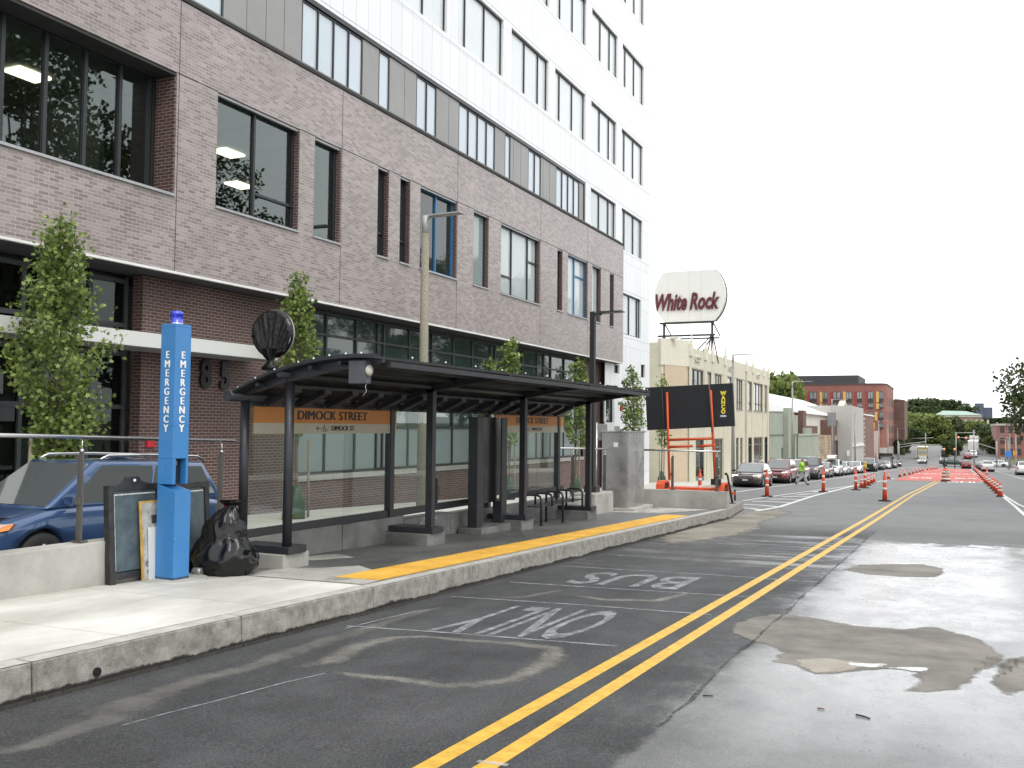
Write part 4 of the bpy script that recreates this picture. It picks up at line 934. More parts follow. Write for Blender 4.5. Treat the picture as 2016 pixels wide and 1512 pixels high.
def mapb(t):
    b = MB(); b.box(-.36, .36, -.012, .012, 0, .93); b.build('board', YFR, t, world=False, bevel=.004)
    b = MB(); b.box(-.335, .335, -.018, -.0125, .025, .905); f = b.build('face', MAPW, t, world=False)
    b = MB(); b.box(-.2, .2, -.021, -.0185, .66, .76); b.build('dark_block', M('faded_black_print', (.05, .05, .05), .6), t, world=False)
    for x, z in ((-.27, .20), (.27, .20)):
        b = MB(); b.tube([(x+.032*math.cos(2*PI*i/20), -.021, z+.032*math.sin(2*PI*i/20)) for i in range(21)], .004, 6); b.box(x-.018, x+.018, -.022, -.0185, z+.008, z+.016); b.box(x-.004, x+.004, -.022, -.0185, z-.02, z+.0075); b.build('round_letter_mark', INK, t, world=False)
        b = MB(); b.lathe([(.03, -.021), (.03, -.0185)], (x, 0, z-.09), 20, 'y'); b.build('round_seal', M('grey_print', (.15, .15, .15), .6), t, world=False)
leaning('map_board', 'weathered white map board with a yellow edge leaning behind the blue tower', 'board', 8.70, .72, .93, 5, -8.575, .02, mapb)
def sheetb(t):
    b = MB(); b.box(-.24, .24, -.006, .006, 0, .62); b.build('sheet', M('plain_white_sheet', (.62, .63, .62), .5, var=.06), t, world=False)
leaning('white_panel', 'plain white sheet standing in front of the weathered map board', 'board', 8.66, .48, .62, 3, -8.55, .01, sheetb)

# garbage bag
def trash_bag(loc, r, h, label):
    b = MB(); seg, rn = 64, 44; rings = []
    for j in range(rn+1):
        t = j/rn; z = h*t
        if t < .72: R_ = r*(.90+.30*math.sin(min(1, t/.5)*PI)**.8*(1-.3*t)-.42*max(0, t-.25))
        else: u = (t-.72)/.28; R_ = r*(.64*(1-u)**1.2+.06) if u < .72 else r*(.10+.32*(u-.72)/.28)
        ring = []
        for k in range(seg):
            a = 2*PI*k/seg; d = Vector((math.cos(a), math.sin(a), 0))
            p = Vector((d.x*1.3, d.y*1.3, t*2.4))
            f = 1+.16*noise.noise(p*1.7)+.07*abs(noise.noise(p*5+Vector((3, 1, 7))))-.05*abs(noise.noise(Vector((a*2.2, t*9, 1))*1.6))
            if t > .5: f += .10*math.sin(a*11+t*9)*(t-.5)*1.6
            if t > .72: f += .22*math.sin(a*6+2)*(t-.72)/.28
            x = d.x*R_*f; y = d.y*R_*f*.82
            zz = z+(.03*noise.noise(p*4) if j else 0)
            if t > .7: x += .10*(t-.7)/.3
            ring.append(b.b.verts.new((x, y, max(0, zz))))
        rings.append(ring)
    for j in range(rn):
        for k in range(seg): b._f([rings[j][k], rings[j][(k+1) % seg], rings[j+1][(k+1) % seg], rings[j+1][k]])
    b._f(rings[0][::-1]); b._f(rings[-1])
    o = b.build('garbage_bag', bag_m, smooth=True); o.location = loc; return tag(o, label, 'garbage bag')
zb_ = gz(-8.2, 9.3, .274)
trash_bag((-8.25, 9.34, zb_), .355, .90, 'full black garbage bag tied at the top between the blue tower and the shelter')
for i, (x, y, z) in enumerate(((-8.42, 9.0, .06), (-8.38, 9.06, .16))):
    b = MB(); b.lathe([(.03, 0), (.05, .01), (.05, .12), (.03, .13)], (0, 0, 0), 16, 'x'); o = b.build('can', M('grey_tin', (.3, .3, .3), .35, .6)); o.location = (x, y, zb_+z)
    tag(o, ('upper' if i else 'lower')+' grey tin wedged between the blue tower and the garbage bag', 'tin')
# black street lamp on its concrete block
def led_head(b, x, y, z, L_, w_=.28):
    b.hexa([(x, y-.05, z-.05), (x+.18, y-.05, z-.04), (x+.18, y+.05, z-.04), (x, y+.05, z-.05), (x, y-.05, z+.02), (x+.18, y-.05, z+.03), (x+.18, y+.05, z+.03), (x, y+.05, z+.02)])
    b.hexa([(x+.16, y-w_/2, z+.0), (x+L_, y-w_/2, z+.02), (x+L_, y+w_/2, z+.02), (x+.16, y+w_/2, z+.0), (x+.16, y-w_/2, z+.05), (x+L_, y-w_/2, z+.05), (x+L_, y+w_/2, z+.05), (x+.16, y+w_/2, z+.05)])
lp = thing('street_lamp', 'black square street lamp on a concrete block beside the steel cabinet', 'street lamp', (-8.85, 24.1, gz(-8.85, 24.1, .27)))
zz = gz(-8.85, 24.1, .27)
b = MB(); b.box(-9.15, -8.45, 23.4, 24.85, zz-.1, zz+.55); b.build('concrete_block', CONC, lp, bevel=.03)
b = MB(); b.box(-8.97, -8.63, 23.93, 24.27, zz+.55, zz+.72); b.build('base_cover', DARK, lp, bevel=.01)
p = PX(1165, 613, -8.8)
b = MB(); b.box(-8.865, -8.735, 24.03, 24.16, zz+.72, p.z); b.build('pole', M('black_pole', (.012, .012, .013), .4), lp)
b = MB(); led_head(b, -8.735, 24.1, p.z-.06, .78, .3); b.build('lamp_head', DARK, lp)
# back of a small sign on its post beside the lamp
p = PX(1188, 850, -8.95); ss_ = thing('street_sign', 'grey sign plate seen from behind on a thin post beside the black lamp', 'sign', (-9.15, p.y, gz(-9, p.y, .2)))
b = MB(); b.tube([(-9.15, p.y, gz(-9, p.y, .2)), (-9.15, p.y, p.z+.25)], .03, 8); b.build('post', STAIN, ss_)
b = MB(); b.box(-9.13, -8.83, p.y-.015, p.y+.015, p.z-.25, p.z+.22); b.build('plate', GREYP, ss_, bevel=.02)
# bent black post at the island tip
zz = gz(-6.9, 31.5, .27)
po = MB(); po.tube([(-6.9, 31.7, zz+.95), (-6.86, 31.65, zz+.98), (-6.8, 31.6, zz+.9), (-6.62, 31.5, zz)], .035, 10); po.box(-6.72, -6.52, 31.4, 31.6, zz, zz+.02)
tag(po.build('bent_post', BLACK), 'leaning black post at the tip of the bus platform kerb', 'post')
# grey conduit stub against the low wall
st = MB(); zz = gz(-8.6, 14.6, .27)
st.tube([(-8.62, 14.75, zz), (-8.6, 14.75, zz+.28), (-8.56, 14.78, zz+.36), (-8.45, 14.85, zz+.39), (-8.35, 14.9, zz+.36)], .014, 8)
tag(st.build('conduit_stub', M('pale_conduit', (.3, .31, .3), .5)), 'bent grey conduit stub sticking up behind the second shelter plinth', 'conduit')

# ================================================================== TREES
BARK = M('grey_brown_bark', (.12, .10, .08), .85, var=.3, vs=12, bump=.5, bs=40)
def leafmat(name, c1, c2, c3):
    m, n, b = newmat(name); L = n.links.new
    oi = N(n, 'ShaderNodeNewGeometry'); r = N(n, 'ShaderNodeValToRGB'); e = r.color_ramp.elements
    e[0].position = 0; e[0].color = c4(c1); e[1].position = 1; e[1].color = c4(c3); k = r.color_ramp.elements.new(.5); k.color = c4(c2)
    L(oi.outputs['Random Per Island'], r.inputs[0]); L(r.outputs[0], b.inputs['Base Color']); b.inputs['Roughness'].default_value = .5
    tr = N(n, 'ShaderNodeBsdfTranslucent'); L(r.outputs[0], tr.inputs[0]); ms = N(n, 'ShaderNodeMixShader'); ms.inputs[0].default_value = .3
    L(b.outputs[0], ms.inputs[1]); L(tr.outputs[0], ms.inputs[2]); L(ms.outputs[0], n.nodes['Material Output'].inputs[0]); return m
LEAF_Y = leafmat('young_maple_leaf', (.07, .12, .025), (.17, .24, .055), (.32, .40, .11))
LEAF_D = leafmat('dark_tree_leaf', (.022, .042, .012), (.045, .075, .02), (.085, .12, .03))
LEAF_M = leafmat('mid_tree_leaf', (.09, .13, .03), (.16, .21, .05), (.25, .29, .08))
def leaf(b, p, r, star=False, droop=.5):
    n = Vector((random.gauss(0, 1), random.gauss(0, 1), random.gauss(.8, .8))).normalized()
    a = n.orthogonal().normalized(); a.rotate(Matrix.Rotation(random.uniform(0, 6.28), 3, n)); c = n.cross(a)
    if star: sh_ = ((0, 1), (.28, .38), (.95, .45), (.5, -.1), (.45, -.75), (0, -.5), (-.45, -.75), (-.5, -.1), (-.95, .45), (-.28, .38))
    else: sh_ = ((0, 1), (.62, .1), (.3, -.8), (-.35, -.75), (-.6, .2))
    vs = [b.b.verts.new(p+(a*x+c*y)*r) for x, y in sh_]; b._f(vs)
def young_tree(name, label, x, y, h, cw, zbase, nleaf, clumps, group, lr=.055, star=False, seed=0, crown_from=.33):
    random.seed(seed); t = thing(name, label, 'tree', (x, y, zbase), group)
    b = MB(); lean = random.uniform(-.08, .08)
    axis = [Vector((lean*i/6+random.uniform(-.02, .02), random.uniform(-.02, .02), h*.97*i/6)) for i in range(7)]
    b.tube(axis, [.045-.038*i/6 for i in range(7)], 7); br = []
    for k in range(clumps):
        zt = crown_from+(1-crown_from)*(k+.3)/clumps; ang = k*2.4+random.uniform(-.5, .5)
        prof = math.sin(min(1, ((zt-crown_from)/(1-crown_from))*.9+.12)*PI)**.55
        rad_ = cw*(.45+.55*random.random())*prof; base = Vector((lean*zt, 0, h*(zt-.16))); tip = Vector((lean+math.cos(ang)*rad_, math.sin(ang)*rad_, h*zt))
        b.tube([base, base.lerp(tip, .5)+Vector((0, 0, .05)), tip], [.016, .01, .005], 5); br.append((base, tip, rad_))
    b.build('trunk', BARK, t, world=False)
    c = MB()
    for i in range(nleaf):
        base, tip, rr_ = random.choice(br); u = random.uniform(.35, 1.12)
        p = base.lerp(tip, u)+Vector((random.gauss(0, 1), random.gauss(0, 1), random.gauss(0, 1)))*(.05+.075*cw)
        if p.z < h*crown_from*.8: continue
        leaf(c, p, lr*random.uniform(.7, 1.25), star)
    c.build('crown', LEAF_Y, t, world=False, recalc=False)
    return t
GT = 'young maples along the building pavement'
def ytz(px, py, y): return PX(px, py, -14.8).z
specs = [(105, 430, 'young maple in front of the building entrance at the far left, staked', 7200, 36, .95, 1, .052),
         (585, 537, 'young maple behind the first shelter bay, with a green watering bag', 2600, 22, .62, 2, .062),
         (1003, 668, 'young maple whose round crown shows above the middle of the shelter roof', 1700, 17, .85, 3, .08),
         (1133, 705, 'young maple just left of the black street lamp, crown above the shelter roof', 1100, 14, .8, 4, .08),
         (1247, 722, 'young maple between the black lamp and the message board, against white panels', 1500, 16, .85, 5, .08),
         (1303, 735, 'slim young maple behind the black message board', 800, 12, .6, 6, .08)]
for px, py, lab, nl, nc, cw, sd_, lr in specs:
    q = PX(px, 900, -14.8); zb0 = gz(-14.8, q.y, .15); top = PX(px, py, -14.8).z
    t = young_tree('young_tree', lab, -14.8, q.y, top-zb0, cw, zb0, nl, nc, GT, lr=lr, star=(sd_ < 3), seed=sd_+11, crown_from=.30 if sd_ == 1 else .42)
    # wooden stakes and ties, watering bag
    for dy, lx in ((-.55, .04), (.55, -.05)):
        s_ = MB(); s_.tube([(lx, 0, 0), (0, -dy*.15, 1.95)], .035, 6); o = s_.build('support_stake', M('weathered_stake_wood', (.24, .20, .15), .8, var=.25, vs=6)); o.location = (-14.8, q.y+dy, zb0)
        tag(o, ('left' if dy < 0 else 'right')+' wooden stake of the '+('maple at the entrance', 'maple behind the first shelter bay', 'maple above the middle of the shelter roof', 'maple left of the black lamp', 'maple against the white panels', 'maple behind the message board')[sd_-1], 'stake', 'wooden stakes beside the young maples')
    if sd_ in (2, 3, 4, 6):
        g_ = MB(); g_.lathe([(.20, 0), (.23, .08), (.21, .45), (.12, .72), (.06, .82)], (0, 0, 0), 14)
        for v in g_.b.verts: v.co.x += .02*math.sin(v.co.z*14+v.co.y*20)
        o = g_.build('watering_bag', M('green_watering_bag', (.02, .055, .025), .5, var=.3, vs=8), smooth=True); o.location = (-14.8, q.y, zb0)
        tag(o, 'green watering bag round the trunk of the '+{2: 'maple behind the first shelter bay', 3: 'maple above the middle of the shelter roof', 4: 'maple left of the black lamp', 6: 'maple behind the message board'}[sd_], 'watering bag', 'green watering bags on tree trunks')
# bike rings on posts
for px, lab in ((859, 'black bicycle ring post on the pavement seen between the second and third shelter posts'), (931, 'black bicycle ring post on the pavement half hidden by the black pylon')):
    q = PX(px, 996, -14.9); z_ = gz(-14.9, q.y, .15); t = thing('bicycle_post', lab, 'bike rack', (-14.9, q.y, z_), 'bicycle ring posts')
    b = MB(); b.box(-14.93, -14.87, q.y-.03, q.y+.03, z_, z_+.86); b.build('post', BLACK, t)
    b = MB(); b.tube([(-14.9, q.y+.17*math.cos(2*PI*i/24), z_+.42+.26*math.sin(2*PI*i/24)) for i in range(25)], .014, 6); b.build('ring', BLACK, t)
# concrete street lamp poles -------------------------------------------------
AGG = M('speckled_concrete_pole', (.22, .20, .15), .85, var=.45, vs=34, col2=(.38, .35, .27))
def street_lamp(label, x, y, ztop, mat, arm=1.0, flip=1, r0=.17, r1=.11, head=.55, group='grey street lamps down the street'):
    z_ = gz(x, y, .13); t = thing('street_lamp', label, 'street lamp', (x, y, z_), group)
    b = MB(); b.lathe([(r0, 0), (r1, ztop-z_-.5)], (0, 0, 0), 12); b.build('pole', mat, t, world=False)
    b = MB(); b.lathe([(r1*.9, -.5), (r1*.9, .05)], (0, 0, ztop-z_), 10); b.build('pole_cap', MATS['lamp_grey'], t, world=False)
    b = MB(); led_head(b, 0, 0, ztop-z_, arm+head, .34)
    if flip < 0:
        for v in b.b.verts: v.co.x *= -1
    b.build('lamp_head', MATS['lamp_grey'], t, world=False); return t
LG = M('lamp_grey', (.42, .42, .42), .5, .2)
PG = M('galvanised_pole', (.30, .30, .28), .5, .3, var=.15)
p = PX(838, 428, -14.5); street_lamp('tall speckled concrete street lamp rising behind the second shelter bay', -14.5, p.y, p.z, AGG, arm=.5, head=.75)
for i, (px, py, lab) in enumerate(((1443, 699, 'grey street lamp beside the cream building above the dark sedan'), (1560, 752, 'grey street lamp in front of the sage green building'), (1638, 787, 'grey street lamp beside the brick gable with a box sign on its pole'),
        (1683, 812, 'grey street lamp in front of the narrow grey building'), (1730, 829, 'grey street lamp at the low pink building, before the red brick block'), (1748, 837, 'grey street lamp at the corner of the red brick block'), (1767, 843, 'farthest grey street lamp on the left pavement before the junction'))):
    p = PX(px, py, -13.5); street_lamp(lab, -13.5, p.y, p.z, PG, arm=1.1, head=.7, r0=.13, r1=.08)
for px, py, X, lab in ((1999.6, 849, 10.0, 'grey street lamp nearest on the right pavement, arm over the road'), (1987.7, 855, 10.0, 'second grey street lamp on the right pavement'), (1976, 861, 10.5, 'third grey street lamp on the right pavement'), (1955, 866, 10, 'farthest grey street lamp on the right pavement')):
    p = PX(px, py, X); street_lamp(lab, X, min(p.y, 235), p.z if p.y < 235 else PY(px, py, 235).z, PG, arm=1.1, head=.7, flip=-1, r0=.12, r1=.08)

# big trees -------------------------------------------------------------------
def big_tree_mesh(seed, h, cr, n, lr, lm, trunk=True, squash=.8, base=.3):
    random.seed(seed); b = MB(); lobes = []
    for k in range(15):
        a = random.uniform(0, 6.28); rr_ = cr*random.uniform(.15, .72); z = h*random.uniform(base+.08, .86)
        lobes.append((Vector((math.cos(a)*rr_, math.sin(a)*rr_, z)), cr*random.uniform(.28, .5)))
    tb_ = MB(); tb_.tube([(0, 0, -.5), (.1, .05, h*.25), (0, .1, h*.5), (.1, 0, h*.8)], [cr*.075, cr*.06, cr*.035, .03], 8)
    for p, r in lobes: tb_.tube([(0, 0, h*(base-.02)), Vector((0, 0, h*base)).lerp(p, .55)+Vector((0, 0, .2)), p], [cr*.03, cr*.018, .02], 5)
    c = MB()
    for i in range(n):
        p, r = random.choice(lobes); d = Vector((random.gauss(0, 1), random.gauss(0, 1), random.gauss(0, 1))).normalized()
        q = p+Vector((d.x, d.y, d.z*squash))*r*random.uniform(.55, 1.12)**.7
        q += noise.noise_vector(q*.9)*cr*.10
        leaf(c, q, lr*random.uniform(.6, 1.3))
    return tb_, c
def big_tree(name, label, loc, seed, h, cr, n, lr, lm, group=None, **k):
    t = thing(name, label, 'tree', loc, group); tb_, c = big_tree_mesh(seed, h, cr, n, lr, lm, **k)
    tb_.build('trunk', BARK, t, world=False); c.build('crown', lm, t, world=False, recalc=False); return t
TA = big_tree('street_tree', 'large dark green tree overhanging the right edge of the street beyond the white car', (14.6, 150, gz(14, 150)), 3, 20, 8.8, 19000, .27, LEAF_D, base=.0)
TB = big_tree('street_tree', 'tall tree on the right side of the street opposite the building entrance', (14.0, 37, gz(14, 37)), 5, 29, 6.6, 20000, .19, LEAF_D, 'trees across the street', base=.2)
for i, (x, y, rz, s_, lab) in enumerate(((14.5, 50, 1., .80, 'broad tree on the right side of the street, second from the camera'), (13.5, 62, 2.2, .60, 'lower tree on the right side of the street, third from the camera'),
        (15, 77, 3.1, .78, 'tall tree on the right side of the street, fourth from the camera'), (15, 92, 4.3, .85, 'tree on the right side of the street, fifth from the camera'), (17, 113, 5.1, .9, 'tree on the right side of the street before the large overhanging one'))):
    c = copy_tree(TB, (x, y, gz(x, y)), rz, lab); c.scale = (s_, s_, s_)

# ================================================================== VEHICLES
TYRE = M('tyre_rubber', (.015, .015, .016), .75, var=.2, vs=10); RIM = M('alloy_rim', (.38, .38, .39), .3, .8)
CGL = M('car_glass', (.09, .10, .10), .04, spec=1., var=.02, coat=1.); BLKP = M('black_car_plastic', (.012, .012, .013), .45)
LAMPG = M('headlamp_glass', (.62, .64, .66), .08, spec=.9, var=.3, vs=12); LAMPON = M('headlamp_lit', (.9, .85, .7), .3, emit=((1, .85, .62), 7.)); AMB = M('amber_lamp', (.75, .22, .02), .2, spec=.8)
REDL = M('red_tail_lamp', (.45, .015, .02), .15, spec=.8); PLATE = M('licence_plate', (.5, .5, .48), .5); CHR = M('chrome_trim', (.6, .6, .6), .15, 1.)
def paint(name, col): return M(name, col, .28, .25, var=.03, vs=1, coat=1.)
def bake(o):
    """apply modifiers into the mesh without operators"""
    bpy.context.view_layer.update(); dg = bpy.context.evaluated_depsgraph_get(); me = bpy.data.meshes.new_from_object(o.evaluated_get(dg))
    o.modifiers.clear(); o.data = me; return o
def car(name, label, cat, pm, Ln=4.6, W=1.8, H=1.47, gc=.2, belt=.92, hood=.92, ws=(-1.15, -.35), rw=(1.35, 2.05), wr=.33, tail=1.0, rails=False, lit=False, lp='LAMP', wb=None, roofw=.76, boxy=.0, glass=CGL, group=None, detail=True):
    """front faces -Y, origin on the ground under the middle"""
    t = thing(name, label, cat, (0, 0, 0), group); hl = Ln/2; hw = W/2
    f = -hl; r = hl; wb = wb or Ln*.585; ax = [-wb/2-.02, wb/2-.02]
    # lower body: lofted ring sections
    st = [(f, .30+gc*.3, .62, .60, hw*.62), (f+.10, gc+.02, .70, .72, hw*.84), (f+.42, gc, hood*.86, hood*.88, hw*.96), (ax[0], gc, hood*.95, hood*.97, hw*1.0), (ws[0], gc, belt, hood*1.0+.01, hw),
          (0, gc-.02, belt+.01, belt+.02, hw), (rw[0], gc, belt+.03, belt+.04, hw), (ax[1]+.25, gc, belt+.04, belt+.05, hw*.99), (r-.3, gc+.04, tail*.97, tail, hw*.95), (r-.06, gc+.10, tail*.93, tail*.96, hw*.87), (r, gc+.22, tail*.8, tail*.82, hw*.72)]
    b = MB(); rings = []
    for y, zb, zs, zt, w_ in st:
        pr = [(w_*.80, zb), (w_*.95, zb+.07), (w_*.995, zb+.4*(zs-zb)), (w_, zb+.62*(zs-zb)), (w_*.975, zs-.05), (w_*.90, zs+.0), (w_*.5, zt+.01), (0, zt+.02)]
        full = pr+[(-x, z) for x, z in pr[-2::-1]]
        rings.append([b.b.verts.new((x, y, z)) for x, z in full])
    for i in range(len(rings)-1):
        n = len(rings[0])
        for k in range(n): b._f([rings[i][k], rings[i][(k+1) % n], rings[i+1][(k+1) % n], rings[i+1][k]])
    b._f(rings[0][::-1]); b._f(rings[-1])
    # cabin prism
    wbt, wrf = hw*.90, hw*roofw; y1, y2 = ws; y3, y4 = rw; zr = H
    body = b.build('body', pm, t, world=False, smooth=True)
    sb = body.modifiers.new('s', 'SUBSURF'); sb.levels = 1; sb.render_levels = 1
    cut = MB()
    for y in ax:
        cut.lathe([(wr+.06, -hw-.2), (wr+.06, hw+.2)], (0, y, wr), 28, 'x')
    co = cut.build('cut', BLKP); bo = body.modifiers.new('b', 'BOOLEAN'); bo.object = co; bo.operation = 'DIFFERENCE'; bo.solver = 'EXACT'
    bake(body); bpy.data.objects.remove(co)
    body.data.materials.clear(); body.data.materials.append(pm)
    for p_ in body.data.polygons: p_.material_index = 0
    w_ = MB(); w_.box(-hw+.28, hw-.28, f+.3, r-.3, gc+.03, belt-.12)
    for y in ax:
        w_.lathe([(wr+.05, -hw+.16), (wr+.05, hw-.16)], (0, y, wr), 20, 'x')
    w_.build('underbody', BLKP, t, world=False)
    c = MB(); A = [(-wbt, y1, belt-.03), (wbt, y1, belt-.03), (wbt, y4, belt+.0), (-wbt, y4, belt+.0)]; R_ = [(-wrf, y2, zr-.03), (wrf, y2, zr-.03), (wrf, y3, zr-.04), (-wrf, y3, zr-.04)]
    ym = (y2+y3)/2
    va = [c.b.verts.new(q) for q in A]; vr = [c.b.verts.new(q) for q in R_]; vm = [c.b.verts.new(q) for q in ((-wrf, ym, zr-.03), (wrf, ym, zr-.03), (0, y2, zr-.03), (0, ym, zr+.015), (0, y3, zr-.04))]
    for q in ([va[0], va[1], vr[1], vm[2], vr[0]], [va[1], va[2], vr[2], vm[1], vr[1]], [va[2], va[3], vr[3], vm[4], vr[2]], [va[3], va[0], vr[0], vm[0], vr[3]],
              [vr[0], vm[2], vm[3], vm[0]], [vm[2], vr[1], vm[1], vm[3]], [vm[0], vm[3], vm[4], vr[3]], [vm[3], vm[1], vr[2], vm[4]], [va[3], va[2], va[1], va[0]]): c._f(q)
    cab = c.build('cabin', pm, t, world=False, bevel=.045, smooth=True)
    def pane(P, u0, u1, v0, v1, nm='window', off=.012, skew=(0, 0)):
        P = [Vector(q) for q in P]; nrm = (P[1]-P[0]).cross(P[3]-P[0]).normalized()
        ctr = sum(P, Vector())/4
        if nrm.dot(ctr-Vector((0, (y1+y4)/2, belt+.2))) < 0: nrm = -nrm
        bi = lambda u, v: P[0].lerp(P[1], u).lerp(P[3].lerp(P[2], u), v)+nrm*off
        q = [bi(u0, v0), bi(u1, v0), bi(u1+skew[1], v1), bi(u0+skew[0], v1)]; g = MB(); g.hexa([x-nrm*.012 for x in q]+q); return g.build(nm, glass, t, world=False)
    pane([A[0], A[1], R_[1], R_[0]], .05, .95, .06, .93, 'windshield'); pane([A[2], A[3], R_[3], R_[2]], .08, .92, .30, .90, 'rear_window')
    for sgn in (0, 1):
        P = [A[3], A[0], R_[0], R_[3]] if sgn == 0 else [A[2], A[1], R_[1], R_[2]]
        # u runs rear -> front
        pane(P, .50, .92, .10, .90); pane(P, .23, .475, .10, .90)
        pane(P, .05, .205, .16, .88, 'quarter_window')
    if rails:
        for s in (-1, 1):
            q = MB(); q.tube([(s*wrf*.93, y2+.12, zr-.01), (s*wrf*.93, y2+.25, zr+.05), (s*wrf*.93, ym, zr+.065), (s*wrf*.93, y3-.1, zr+.05), (s*wrf*.93, y3+.05, zr-.02)], .022, 8); q.build('roof_rail', CHR if rails == 2 else BLKP, t, world=False)
    # wheels
    for y in ax:
        for s in (-1, 1):
            xo = s*(hw-.02); xi = s*(hw-.22); q = MB()
            q.lathe([(wr*.62, xi), (wr*.95, xi), (wr, xi+s*.03), (wr, xo-s*.03), (wr*.95, xo), (wr*.64, xo-s*.005)], (0, y, wr), 24, 'x'); wl_ = q.build('wheel', TYRE, t, world=False)
            q = MB(); q.lathe([(wr*.63, xo-s*.03), (wr*.60, xo-s*.012), (wr*.15, xo-s*.03), (.03, xo-s*.02)], (0, y, wr), 20, 'x')
            for k in range(5):
                a = 2*PI*k/5+.3; q.tube([(xo-s*.012, y+.05*math.cos(a), wr+.05*math.sin(a)), (xo-s*.004, y+wr*.58*math.cos(a), wr+wr*.58*math.sin(a))], [.03, .022], 6)
            q.build('rim', RIM, wl_, world=False)
    # front and rear details
    for s in (-1, 1):
        q = MB(); zl = .63*hood/.92+.02
        pts = [(s*hw*.42, f+.05, zl), (s*hw*.86, f+.20, zl+.04), (s*hw*.93, f+.42, zl+.13), (s*hw*.5, f+.16, zl+.12)]
        q.hexa([Vector(p_)+Vector((0, .10, 0)) for p_ in pts]+[Vector(p_)+Vector((s*.012, -.025, .0)) for p_ in pts]); hlp = q.build('headlight', LAMPON if lit else LAMPG, t, world=False, bevel=.015)
        q = MB(); pts = [(s*hw*.84, f+.19, zl+.01), (s*hw*.95, f+.44, zl+.06), (s*hw*.95, f+.50, zl+.13), (s*hw*.86, f+.3, zl+.12)]
        q.hexa([Vector(p_)+Vector((-s*.03, .05, 0)) for p_ in pts]+[Vector(p_)+Vector((s*.014, -.03, 0)) for p_ in pts]); q.build('indicator_lamp', AMB, hlp, world=False)
        q = MB(); q.box(s*hw*.86-.09, s*hw*.86+.09, r-.16, r-.045, tail*.70, tail*.90); q.build('tail_light', REDL, t, world=False, bevel=.02)
        q = MB(); q.hexa([(s*hw*.93, y1+.25, belt+.02), (s*(hw+.16), y1+.22, belt+.02), (s*(hw+.16), y1+.34, belt+.02), (s*hw*.93, y1+.36, belt+.02), (s*hw*.93, y1+.25, belt+.14), (s*(hw+.16), y1+.22, belt+.15), (s*(hw+.16), y1+.34, belt+.15), (s*hw*.93, y1+.36, belt+.14)])
        q.build('side_mirror', pm, t, world=False, bevel=.02)
        if detail:
            for yy in (y1+.95, y1+1.85):
                q = MB(); q.box(s*(hw-.0)-.012, s*(hw)+.014, yy, yy+.17, belt-.14, belt-.11); q.build('door_handle', CHR, t, world=False)
    q = MB(); q.box(-hw*.5, hw*.5, f-.012, f+.06, .50, .66); gr_ = q.build('grille', BLKP, t, world=False, bevel=.02)
    for z in (.54, .58, .62):
        q = MB(); q.box(-hw*.46, hw*.46, f-.02, f-.013, z-.008, z+.008); q.build('grille_bar', CHR, gr_, world=False)
    q = MB(); q.box(-hw*.68, hw*.68, f+.01, f+.1, .27, .40); q.build('lower_intake', BLKP, t, world=False, bevel=.02)
    q = MB(); q.box(-.16, .16, f-.03, f-.014, .40, .49); q.build('licence_plate', PLATE, t, world=False)
    q = MB(); q.box(-.16, .16, r-.02, r+.01, tail*.6, tail*.6+.09); q.build('licence_plate', PLATE, t, world=False)
    return t
def put(t, x, y, rz=0.):
    t.location = (x, y, gz(x, y)+.005); sl = (gl(y+1)-gl(y-1))/2
    t.rotation_euler = (math.atan(sl)*math.cos(rz), 0, rz); return t
def recolor(t, m_new, names=('body', 'cabin', 'side_mirror', 'bed', 'roof_box')):
    for ch in t.children:
        if ch.name.split('.')[0] in names:
            ch.material_slots[0].link = 'OBJECT'; ch.material_slots[0].material = m_new
P_BLUE = paint('navy_blue_car_paint', (.035, .078, .18)); P_MAR = paint('dark_maroon_paint', (.045, .022, .022)); P_RED = paint('deep_red_paint', (.20, .02, .025)); P_GRY = paint('mid_grey_paint', (.16, .165, .17))
P_WHT = paint('white_car_paint', (.72, .72, .72)); P_SIL = paint('silver_car_paint', (.42, .43, .44)); P_BLK = paint('black_car_paint', (.015, .016, .018)); P_CHA = paint('charcoal_car_paint', (.05, .052, .056)); P_GRN = paint('dark_green_car_paint', (.02, .05, .035)); P_YEL = paint('ochre_truck_paint', (.34, .28, .14))
suv = car('parked_suv', 'navy blue estate car with roof rails behind the low wall and blue tower', 'car', P_BLUE, 4.56, 1.78, 1.66, gc=.24, belt=1.02, hood=1.0, ws=(-1.30, -.40), rw=(1.75, 2.12), wr=.35, tail=1.08, rails=2, roofw=.74)
SUVX, SUVY = -11.75, 10.22
put(suv, SUVX, SUVY)
GP = 'cars parked along the left kerb'
sed = car('parked_sedan', 'dark maroon sedan with lit headlights, nearest in the row parked at the left kerb', 'car', P_MAR, 4.8, 1.82, 1.46, gc=.17, belt=.90, hood=.86, ws=(-1.25, -.30), rw=(1.15, 1.95), wr=.33, tail=1.0, lit=True, group=GP)
LX = -11.35
def carY(px): return PX(px, 930, LX).y
put(sed, LX, carY(1468)+2.2)
sv = car('parked_suv', 'deep red SUV parked right behind the dark maroon sedan', 'car', P_RED, 4.7, 1.87, 1.70, gc=.24, belt=1.03, hood=1.0, ws=(-1.25, -.45), rw=(1.75, 2.15), wr=.36, tail=1.1, rails=1, group=GP)
put(sv, LX, carY(1526)+2.2)
pk = car('pickup_truck', 'dark pickup truck with a tall chrome front beside the worker in the lime shirt', 'pickup truck', P_CHA, 5.7, 2.0, 1.92, gc=.38, belt=1.20, hood=1.16, ws=(-1.05, -.45), rw=(.95, 1.15), wr=.41, tail=.98, roofw=.78, group=GP)
q = MB(); q.box(-.95, .95, 1.2, 2.75, .92, 1.24); q.build('bed', P_CHA, pk, world=False, bevel=.03)
